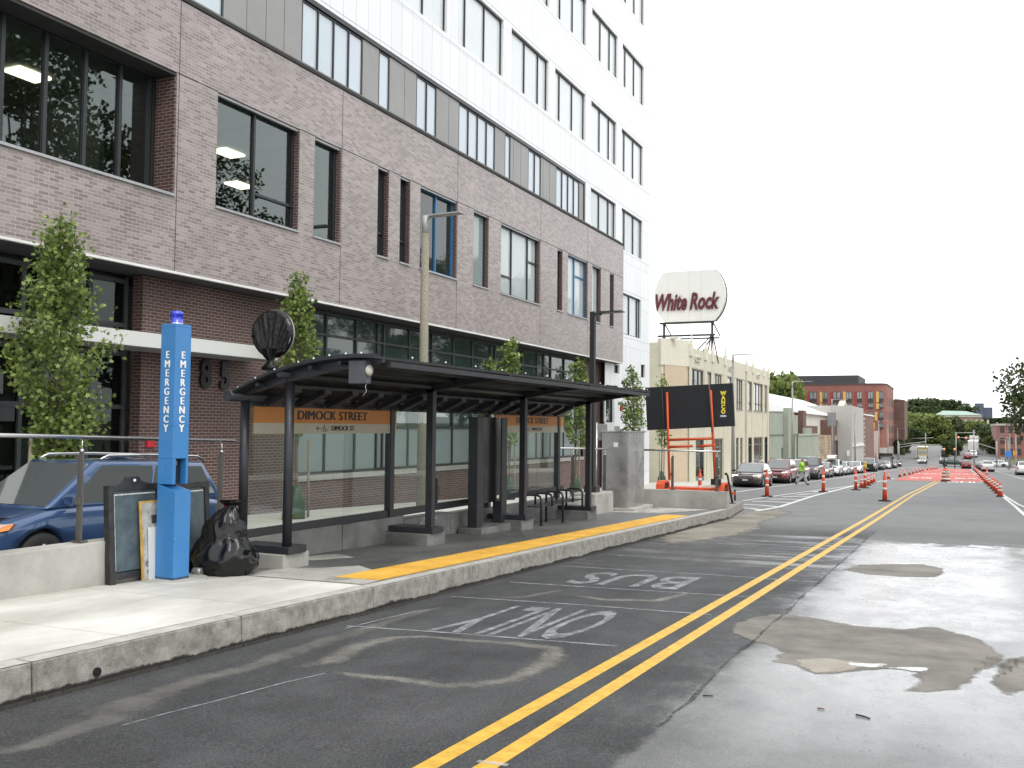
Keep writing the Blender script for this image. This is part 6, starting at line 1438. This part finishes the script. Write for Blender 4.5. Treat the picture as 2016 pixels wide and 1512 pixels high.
for px, py, Y in ((1896, 838, 400), (1905, 832, 420), (1915, 833, 400), (1926, 834, 380), (1936, 838, 350), (1946, 842, 330), (1954, 850, 320), (1940, 852, 300), (1950, 862, 290), (1958, 868, 275), (1972, 850, 310), (1990, 846, 320), (2005, 850, 300)): dtree(random.choice((T1, T0, T1)), px, py, Y, 1.15, LC, GC)
for px, py, Y in ((1864, 872, 262), (1873, 868, 272), (1884, 870, 268), (1858, 880, 290), (1880, 862, 330)): dtree(T1, px, py, Y, 1.0, 'bushy tree on the median of the far road', 'trees on the median beyond the junction')
for px, py, Y in ((1534, 757, 225), (1526, 752, 225), (1548, 768, 222)): dtree(T0 if px != 1526 else T1, px, py, Y, .8, 'tree rising behind the white warehouse roof', 'trees behind the warehouse')
for T in (T0, T1, T2):
    for ch in list(T.children): bpy.data.objects.remove(ch)
    bpy.data.objects.remove(T)

# ================================================================== ORANGE MESSAGE BOARD TRAILER
ORF = M('orange_trailer_paint', (.62, .085, .02), .45, var=.12, vs=3); BRD_K = M('black_board_sheet', (.009, .010, .012), .45, var=.15, vs=.8)
YTR = 36.0; gt = gz(-9.3, YTR)
tl = thing('message_board_trailer', 'orange trailer carrying a tilted black message board, beyond the steel cabinet', 'trailer', (-9.3, YTR, gt))
Pt = lambda x, y, Y=YTR: PY(x, y, Y)
qs = [Pt(1274, 847), Pt(1446, 839), Pt(1442, 754), Pt(1270, 763)]
b = MB(); b.hexa([q for q in qs]+[q+Vector((0, .16, 0)) for q in qs]); bo_ = b.build('message_board', BRD_K, tl, bevel=.012)
for i, ch in enumerate('WANCO'):
    q = Pt(1424-.0*i, 774.5+i*9.0); text(ch, .205, (q.x, YTR-.008, q.z), MAT_NY @ Matrix.Rotation(rad(2.5), 4, 'Z'), M('yellow_letters', (.75, .62, .05), .5), 'lettering', bo_, bold=.012, xs=.95, ext=.002)
q = Pt(1424, 819); b = MB(); b.lathe([(.045, 0), (.045, .004)], (0, 0, 0), 20, 'y')
for v in b.b.verts: v.co.x = v.co.x*2.9; v.co.z *= .9
for v in b.b.verts: v.co += Vector((q.x, YTR-.006, q.z))
b.build('oval_badge', M('pale_badge', (.45, .46, .6), .5), bo_)
def bar(mb, x0, y0, x1, y1, r=.05, Y=YTR-.1):
    mb.tube([PY(x0, y0, Y), PY(x1, y1, Y)], r, 4)
b = MB(); bar(b, 1313, 772, 1318, 945, .05); b.build('upright', ORF, tl)
b = MB(); bar(b, 1399, 768, 1408, 945, .05); b.build('upright', ORF, tl)
b = MB(); bar(b, 1316, 866, 1406, 863, .05); b.build('cross_bar', ORF, tl)
b = MB(); bar(b, 1318, 880, 1364, 878, .05); bar(b, 1374, 879, 1408, 876, .05); b.build('cross_bar', ORF, tl)
b = MB(); bar(b, 1303, 766, 1309, 878, .018, YTR-.14); b.build('support_rod', DARK, tl)
b = MB(); bar(b, 1396, 757, 1402, 850, .03, YTR-.15); b.build('support_rod', M('dull_rust_metal', (.14, .06, .04), .6), tl)
xL, xR = Pt(1297, 960).x, Pt(1430, 960).x; zf_ = gt+.42
b = MB(); b.box(xL+.1, xR-.1, YTR-.55, YTR-.43, zf_, zf_+.16); b.box(xL+.1, xR-.1, YTR+.4, YTR+.52, zf_, zf_+.16); b.box(xL+.3, xL+.42, YTR-.5, YTR+.5, zf_-.002, zf_+.14); b.box(xR-.42, xR-.3, YTR-.5, YTR+.5, zf_-.002, zf_+.14); b.box(xL+.5, xR-.5, YTR-.4, YTR+.35, zf_+.02, zf_+.22); b.build('chassis', ORF, tl)
for x in (xL+.02, xR-.30):
    b = MB(); b.prism([(YTR-.5, gt+.45), (YTR-.45, gt+.72), (YTR-.28, gt+.85), (YTR+.28, gt+.85), (YTR+.45, gt+.72), (YTR+.5, gt+.45), (YTR+.42, gt+.45), (YTR+.25, gt+.78), (YTR-.25, gt+.78), (YTR-.42, gt+.45)], 'x', x, x+.3); b.build('fender', ORF, tl)
    b = MB(); b.lathe([(.20, x+.04), (.34, x+.05), (.35, x+.08), (.35, x+.24), (.34, x+.27), (.2, x+.26)], (0, YTR, gt+.35), 22, 'x'); wv_ = b.build('wheel', TYRE, tl)
    b = MB(); b.lathe([(.19, x+.05), (.19, x+.25)], (0, YTR, gt+.35), 18, 'x'); b.build('rim', WHITE, wv_)
b = MB(); b.box(xR, xR+.35, YTR-.1, YTR, zf_, zf_+.1); b.build('tow_bar', ORF, tl)
b = MB(); b.tube([(xR+.33, YTR-.05, gt), (xR+.33, YTR-.05, gt+.6)], .035, 8); b.build('jack_stand', BLACK, tl)
b = MB(); b.tube([(xR-.3, YTR-.5, gt+.85), (xR-.3, YTR-.55, gt+1.02), (xR-.15, YTR-.55, gt+1.08)], .04, 8); b.box(xR-.45, xR-.1, YTR-.6, YTR-.4, gt+.78, gt+1.0); b.build('winch', BLACK, tl)

# ================================================================== CONES, TUBES, DRUM
OR_ = M('orange_cone_plastic', (.68, .075, .025), .5, var=.06); REF = M('white_reflective_band', (.68, .66, .62), .4)
def cone(h=.71):
    t = thing('traffic_cone', 'cone', 'traffic cone', (0, 0, 0), 'orange traffic cones')
    b = MB(); b.box(-.18, .18, -.18, .18, 0, .035); b.build('base', BLACK if False else M('cone_base_black', (.02, .018, .018), .8), t, world=False, bevel=.01)
    R_ = lambda z: .135-(.135-.03)*(z-.035)/(h-.035)
    b = MB(); b.lathe([(R_(.035), .036), (R_(h), h)], seg=18); b.build('cone_body', OR_, t, world=False)
    for z0, z1 in ((h*.60, h*.76), (h*.40, h*.50)):
        b = MB(); b.lathe([(R_(z0)+.004, z0), (R_(z1)+.004, z1)], seg=18); b.build('band', REF, t, world=False)
    return t
def tube_(h=1.25):
    t = thing('channelizer_post', 'post', 'marker post', (0, 0, 0), 'tall orange marker posts')
    b = MB(); b.lathe([(.26, 0), (.26, .04), (.2, .05)], seg=8); b.build('base', MATS['cone_base_black'], t, world=False)
    R_ = lambda z: .10-.045*z/h
    b = MB(); b.lathe([(R_(.04), .05), (R_(.95), h*.86), (.028, h*.88), (.04, h*.93), (.03, h)], seg=14); b.build('post_body', OR_, t, world=False)
    for z0 in (.38, .62, .86):
        b = MB(); b.lathe([(R_(z0)+.005, z0*h), (R_(z0+.1)+.005, z0*h+.10)], seg=14); b.build('band', REF, t, world=False) if z0 < .8 else b.b.free()
    return t
CN = cone(); TB_ = tube_(); first = [True, True]
def place(T, which, px, py, lab, hh=None):
    p = G(px, py); c = T if first[which] else copy_tree(T); first[which] = False; c.location = (p.x, p.y, gz(p.x, p.y)+.006); c['label'] = lab; return c
place(TB_, 1, 1742, 987, 'nearest tall orange marker post, standing alone left of the yellow lines')
place(TB_, 1, 1510, 978, 'tall orange marker post in front of the dark maroon sedan'); place(TB_, 1, 1621, 969, 'tall orange marker post on the hatched taper right of the worker')
place(TB_, 1, 1685, 965, 'tall orange marker post at the tip of the hatched taper'); yt_ = place(TB_, 1, 1703, 961, 'tall orange marker post with a yellow lamp on top among the cones')
place(TB_, 1, 1943.5, 951, 'tall marker post rising from the right hand line of cones')
p = G(1703, 961); b = MB(); b.lathe([(.05, 0), (.1, .04), (.11, .2), (.06, .27), (.09, .3), (.09, .4)], (0, 0, 1.2), 14); o = b.build('warning_lamp', M('yellow_lamp_plastic', (.6, .42, .05), .4), yt_, world=False)
place(TB_, 1, 1378, 958, 'orange marker post standing behind the trailer chassis').location = (PY(1378, 950, 40).x, 40, gz(-9, 40)+.005)
L5 = [(1696, 960), (1710, 956), (1716, 952), (1720, 949.5)]
for (x, y), lab in zip(L5, ('cone left of the marker post with the yellow lamp', 'cone right of the marker post with the yellow lamp', 'bright cone in the middle of the small cluster of cones', 'rearmost cone of the small cluster of cones')): place(CN, 0, x, y, 'orange '+lab)
place(CN, 0, 1749.5, 944, 'orange cone just right of the nearest tall marker post')
rowL = [(1771.5, 939), (1781, 936.7), (1790.7, 934.8), (1797.6, 933), (1804.7, 930.9), (1811.6, 929), (1817, 927.6), (1826, 925.8), (1832, 924.8), (1836.8, 924), (1841, 923.4), (1845, 922.8)]
rowR = [(1969, 978), (1963.7, 971.5), (1958.6, 967), (1953.8, 962.5), (1947.8, 957.5), (1943.2, 953), (1939.4, 949.4), (1935.6, 945), (1932, 941.5), (1929, 938.3), (1926, 935), (1923.4, 931.8), (1921, 929), (1919, 926.5), (1917, 924.5)]
ordn = ['nearest', 'second', 'third', 'fourth', 'fifth', 'sixth', 'seventh', 'eighth', 'ninth', 'tenth', 'eleventh', 'twelfth', 'thirteenth', 'fourteenth', 'farthest']
for i, (x, y) in enumerate(rowL): place(CN, 0, x, y, ordn[i]+' orange cone of the row along the left edge of the red lane')
for i, (x, y) in enumerate(rowR): place(CN, 0, x, y, ordn[i]+' orange cone of the row along the right edge of the red lane')
p = G(1862, 948); dr = thing('traffic_drum', 'orange and white striped traffic drum standing on the yellow lines at the red lane', 'traffic drum', (p.x, p.y, p.z+.006))
b = MB(); b.lathe([(.40, 0), (.40, .06), (.33, .08)], seg=24); b.build('base', MATS['cone_base_black'], dr, world=False)
b = MB(); b.lathe([(.33, .08), (.31, .3), (.315, .31), (.29, .6), (.295, .61), (.26, .93), (.12, 1.0)], seg=24); b.box(-.12, .12, -.03, .03, 1.0, 1.08); b.build('drum_body', OR_, dr, world=False)
for z0, z1, r0, r1 in ((.16, .30, .330, .318), (.44, .58, .312, .298), (.70, .84, .293, .280)):
    b = MB(); b.lathe([(r0, z0), (r1, z1)], seg=24); b.build('band', REF, dr, world=False)
b = MB(); b.box(.0, .2, -.34, -.30, .42, .98); b.build('paper_notice', M('grey_notice', (.4, .4, .4), .6), dr, world=False)

# ================================================================== TRAFFIC SIGNALS
SGK = M('signal_housing', (.02, .02, .02), .5); RGL = M('red_signal_light', (.9, .05, .03), .3, emit=((1, .06, .03), 14.))
def sig_head(root, x, y, z, lit=True, s=1.0):
    b = MB(); b.box(x-.2*s, x+.2*s, y, y+.22, z-.6*s, z+.6*s); h = b.build('signal_head', SGK, root)
    for k, zz in enumerate((.38, 0, -.38)):
        b = MB(); b.lathe([(.14*s, -.03), (.14*s, 0)], (x, y-.002, z+zz*s), 14, 'y'); b.build('signal_lens', RGL if (k == 0 and lit) else M('unlit_lens', (.05, .05, .04), .4), h)
def signal_post(label, px, py, Y, mat):
    q = PY(px, py, Y); g = gz(q.x, Y, .0); t = thing('traffic_signal', label, 'traffic signal', (q.x, Y, g))
    b = MB(); b.tube([(q.x, Y+.15, g), (q.x, Y+.15, q.z+.2)], .09, 8); b.build('post', mat, t); sig_head(t, q.x, Y, q.z-.38, True, 1.0)
signal_post('black traffic signal post with a red light left of the median trees', 1858.7, 884, 208, BLACK)
signal_post('black traffic signal post with a red light right of the median trees', 1879.5, 884, 212, BLACK)
def mast(label, pxp, pyt, x0, y0, x1, y1, Y, heads=()):
    q = PY(pxp, pyt, Y); g = gz(q.x, Y); t = thing('signal_mast', label, 'signal mast', (q.x, Y, g))
    b = MB(); b.tube([(q.x, Y, g), (q.x, Y, q.z)], .13, 8); b.build('post', PG, t)
    b = MB(); a, c = PY(x0, y0, Y), PY(x1, y1, Y); b.tube([a, c], .09, 8); b.build('mast_arm', PG, t)
    for x, y, l in heads:
        h = PY(x, y, Y); sig_head(t, h.x, Y-.25, h.z-.38, l, 1.0)
mast('grey signal mast arm hung with two red lights over the far right road', 1917, 846, 1884, 861.5, 1931, 863, 236, ((1886.8, 860.5, True), (1901.8, 861.8, True)))
mast('upper grey mast arm left of the far right road', 1882, 852, 1881, 852, 1921, 852, 246)
mast('grey mast arm reaching from the left pavement over the junction', 1768, 868, 1768, 876, 1824, 869.5, 226); mast('second slanting grey mast arm from the left pavement', 1769.5, 872, 1769.5, 881, 1812, 874, 222)
mast('grey mast with a level arm on the far left road', 1822, 853, 1794, 863.5, 1838, 862, 262)
mast('slanting grey mast arm reaching in from the right pavement', 1962, 868, 1962, 884, 1925, 873, 222)
# sign and banner on poles
p = PX(1638, 826, -13.45); b = MB(); b.box(-13.95, -13.0, p.y-.1, p.y+.1, PX(1638, 839, -13.45).z, PX(1638, 812, -13.45).z); bs = b.build('grey_box_sign', M('grey_sign_back', (.20, .21, .22), .5)); tag(bs, 'grey rectangular box hanging on the lamp pole beside the brick gable', 'sign')
t = thing('wayfinding_sign', 'blue and orange signs on a post at the far right corner', 'sign', (PY(1986, 900, 200).x, 200, gz(10, 200)))
b = MB(); x = PY(1986, 900, 200).x; b.tube([(x, 200.1, gz(10, 200)), (x, 200.1, PY(1986, 888, 200).z)], .06, 8); b.build('post', PG, t)
b = MB(); b.box(x-.5, x+.5, 199.98, 200.03, PY(1986, 900, 200).z, PY(1986, 888, 200).z); b.build('blue_panel', M('blue_sign_panel', (.03, .18, .5), .5), t)
b = MB(); b.box(x+.7, x+1.4, 199.98, 200.03, PY(1986, 896, 200).z, PY(1986, 887, 200).z); b.tube([(x+1.05, 200.1, gz(10, 200)), (x+1.05, 200.1, PY(1986, 888, 200).z)], .04, 6); b.build('orange_panel', M('orange_sign_panel', (.6, .25, .04), .5), t)
for px, Y_, lab in ((1670, 150, 'small white parking sign on a pole before the striped wooden doors'), (1683, 164, 'second small white parking sign on a pole before the grey building')):
    q = PY(px, 893, Y_); t = thing('parking_sign', lab, 'sign', (q.x, Y_, gz(q.x, Y_)), 'small white parking signs')
    b = MB(); b.tube([(q.x, Y_, gz(q.x, Y_)), (q.x, Y_, q.z+.5)], .04, 6); b.build('post', PG, t); b = MB(); b.box(q.x-.2, q.x+.2, Y_-.06, Y_-.04, q.z-.35, q.z+.5); b.build('plate', WHITE, t)

# ================================================================== PEOPLE
SKIN = M('skin', (.30, .17, .11), .6, var=.06); LIME = M('lime_shirt', (.38, .72, .08), .8, var=.1); PANT = M('grey_work_trousers', (.32, .33, .34), .85, var=.12, vs=8); HAIR = M('grey_hair', (.12, .11, .10), .8); SHOE = M('black_boot', (.015, .014, .013), .6); HOOD = M('pale_grey_hood', (.5, .5, .49), .85)
def skin_mesh(name, vs, es, rs, mat, parent, lv=2, root=0):
    me = bpy.data.meshes.new(name); me.from_pydata(vs, es, []); o = bpy.data.objects.new(name, me); C.objects.link(o)
    o.modifiers.new('k', 'SKIN'); sv_ = me.skin_vertices[0].data
    for i, r in enumerate(rs): sv_[i].radius = (r, r) if not isinstance(r, tuple) else r
    sv_[root].use_root = True
    sb = o.modifiers.new('s', 'SUBSURF'); sb.levels = lv; sb.render_levels = lv
    bake(o); o.data.materials.clear(); o.data.materials.append(mat)
    for p_ in o.data.polygons: p_.use_smooth = True; p_.material_index = 0
    o.parent = parent; return o
def person(label, loc, rz, shirt, cat='person', print_=True):
    t = thing('person', label, cat, loc); t.rotation_euler.z = rz
    # walks towards local +X
    V = [(0, 0, .95), (.01, 0, 1.12), (.03, 0, 1.30), (.03, 0, 1.45), (.05, 0, 1.53), (.07, 0, 1.60), (.075, 0, 1.70)]
    R_ = [(.17, .14), (.16, .13), (.19, .14), (.12, .10), .07, .105, .11]; E_ = [(i, i+1) for i in range(6)]
    def chain(start, pts, rr):
        k = start
        for p_, r in zip(pts, rr): V.append(p_); R_.append(r); E_.append((k, len(V)-1)); k = len(V)-1
        return k
    chain(0, [(.02, .10, .86), (.20, .10, .52), (.33, .10, .14), (.36, .10, .07), (.50, .10, .05)], [.10, .068, .048, .045, .035])
    chain(0, [(-.01, -.10, .86), (.0, -.10, .52), (-.34, -.10, .22), (-.38, -.10, .14), (-.30, -.10, .05)], [.10, .068, .048, .045, .035])
    arms = {}
    for s, el, wr_ in ((1, (-.10, .27, 1.13), (-.14, .25, .90)), (-1, (.10, -.27, 1.14), (.24, -.24, .94))):
        k = chain(3, [(.02, s*.19, 1.43), el, wr_], [.062, .042, .028]); d = (Vector(wr_)-Vector(el)).normalized(); pm = Vector(wr_)+d*.07
        V.append(tuple(pm)); R_.append((.032, .02)); E_.append((k, len(V)-1)); k = len(V)-1
        for j in range(5):
            off = Vector((-.03+.02*j, 0, 0)); ln = (.05, .075, .085, .078, .06)[j] if j else .05
            q1 = pm+off*.8+d*.03; q2 = q1+d*ln*.5+Vector((.012, 0, 0)); V.append(tuple(q1)); R_.append(.010); E_.append((k, len(V)-1)); V.append(tuple(q2)); R_.append(.008); E_.append((len(V)-2, len(V)-1))
        arms[s] = (el, wr_)
    skin_mesh('body', V, E_, R_, SKIN, t)
    V = [(0, 0, .88), (.01, 0, 1.12), (.03, 0, 1.30), (.03, 0, 1.44), (.04, 0, 1.49)]; R_ = [(.25, .21), (.23, .20), (.26, .20), (.19, .14), (.09, .09)]; E_ = [(i, i+1) for i in range(4)]
    for s in (1, -1):
        el = Vector(arms[s][0]); sh_ = Vector((.02, s*.20, 1.42)); m_ = sh_.lerp(el, .75); V.append(tuple(sh_)); R_.append(.11); E_.append((3, len(V)-1)); V.append(tuple(m_)); R_.append(.10); E_.append((len(V)-2, len(V)-1))
    skin_mesh('shirt', V, E_, R_, shirt, t, root=1)
    V = [(0, 0, .97), (.02, .10, .84), (.20, .10, .52), (.345, .10, .08), (-.01, -.10, .84), (.0, -.10, .52), (-.37, -.10, .15)]
    skin_mesh('trousers', V, [(0, 1), (1, 2), (2, 3), (0, 4), (4, 5), (5, 6)], [(.23, .18), .15, .12, .10, .15, .12, .10], PANT, t)
    for pts in ([(.31, .10, .09), (.36, .10, .06), (.52, .10, .045)], [(-.37, -.10, .17), (-.39, -.10, .12), (-.29, -.10, .045)]): skin_mesh('boot', pts, [(0, 1), (1, 2)], [.055, .058, .045], SHOE, t)
    skin_mesh('hair', [(.045, 0, 1.66), (.055, 0, 1.745)], [(0, 1)], [.085, .075], HAIR if shirt is LIME else HOOD, t)
    b = MB(); b.hexa([(.15, -.012, 1.60), (.185, -.012, 1.60), (.185, .012, 1.60), (.15, .012, 1.60), (.14, -.01, 1.655), (.155, -.008, 1.655), (.155, .008, 1.655), (.14, .01, 1.655)]); b.build('nose', SKIN, t, world=False)
    for s in (-1, 1):
        b = MB(); b.lathe([(.012, -.004), (.012, .006)], (.148, s*.032, 1.665), 10, 'x'); b.build('eye', SHOE, t, world=False)
    b = MB(); b.box(.146, .156, -.025, .025, 1.575, 1.582); b.build('mouth', M('lips', (.2, .08, .06), .6), t, world=False)
    if print_:
        b = MB(); b.prism([(-.10, 1.28), (-.02, 1.34), (.10, 1.36), (.06, 1.22), (-.04, 1.2)], 'y', -.215, -.205); b.build('shirt_print', M('dark_shirt_print', (.06, .12, .03), .8), t, world=False)
    return t
p = G(1578, 955); person('worker walking in a lime green shirt and grey trousers beside the dark pickup truck', (p.x, p.y, gz(p.x, p.y)+.01), rad(12), LIME)
q = PX(1500, 904, -13.0); person('person in a pale hood standing between the dark maroon sedan and the red SUV', (-13.0, q.y, gz(-13, q.y, .15)), rad(200), HOOD, print_=False)
q = G(1821, 917); person('person in dark clothes crossing at the far junction beside the silver car', (q.x+.6, 214, gz(q.x, 214)+.01), 0, BLKP, print_=False)
# ================================================================== LITTER AND GRIT
def twig(px, py, ln, ang, r, lab, mat):
    p = G(px, py); b = MB(); d = Vector((math.cos(ang), math.sin(ang), 0)); b.tube([(0, 0, r), d*ln*.5+Vector((.01, .006, r)), d*ln+Vector((0, 0, r))], [r, r*.9, r*.7], 6); o = b.build('twig', mat); o.location = (p.x, p.y, p.z+.002); tag(o, lab, 'twig')
twig(1384, 1371, .075, .3, .005, 'short dark twig on the wet asphalt right of the yellow lines', BLACK); twig(1685, 1409, .11, -.5, .006, 'longer dark twig on the wet asphalt at the lower right', BLACK); twig(1609, 1396, .05, 0, .005, 'small reddish twig left of the longer dark twig', M('reddish_twig', (.2, .09, .06), .7))
b = MB(); random.seed(9)
for i in range(520):
    if i < 330: px, py = random.gauss(1360, 70), random.gauss(1037, 12)
    else: px, py = random.uniform(1300, 2010), random.uniform(1240, 1500)
    p = G(px, py)
    if p.x < -6.0+.02 and p.y < 28: continue
    r = random.uniform(.006, .016)*(1 if i < 330 else .35)*(1.6 if random.random() < .08 and i < 330 else 1)
    k = len(b.b.verts); v = []
    for j in range(5):
        a = j*1.256+random.uniform(-.3, .3); v.append(b.b.verts.new((p.x+r*math.cos(a), p.y+r*math.sin(a), p.z+.002)))
    tp = b.b.verts.new((p.x+r*.2, p.y, p.z+r*.9))
    for j in range(5): b._f([v[j], v[(j+1) % 5], tp])
o = b.build('grit', M('mixed_grit', (.08, .075, .065), .9, var=.5, vs=30, col2=(.35, .33, .28))); tag(o, 'loose grit and gravel scattered on the road by the platform end', 'grit', kind='stuff')
MUD2 = soft('silt_by_kerb', (.27, .245, .20), .8, 1.6, 1.3, .85, var=.4, lo=.4, hi=.7)
softpoly([tuple(G(*q)[:2]) for q in ((1290, 1060), (1340, 1038), (1420, 1026), (1465, 1010), (1530, 1002), (1560, 1010), (1500, 1028), (1512, 1036), (1440, 1056), (1380, 1064), (1320, 1070))], MUD2, .002, 'silt_patch', res=.12, feather=.5)
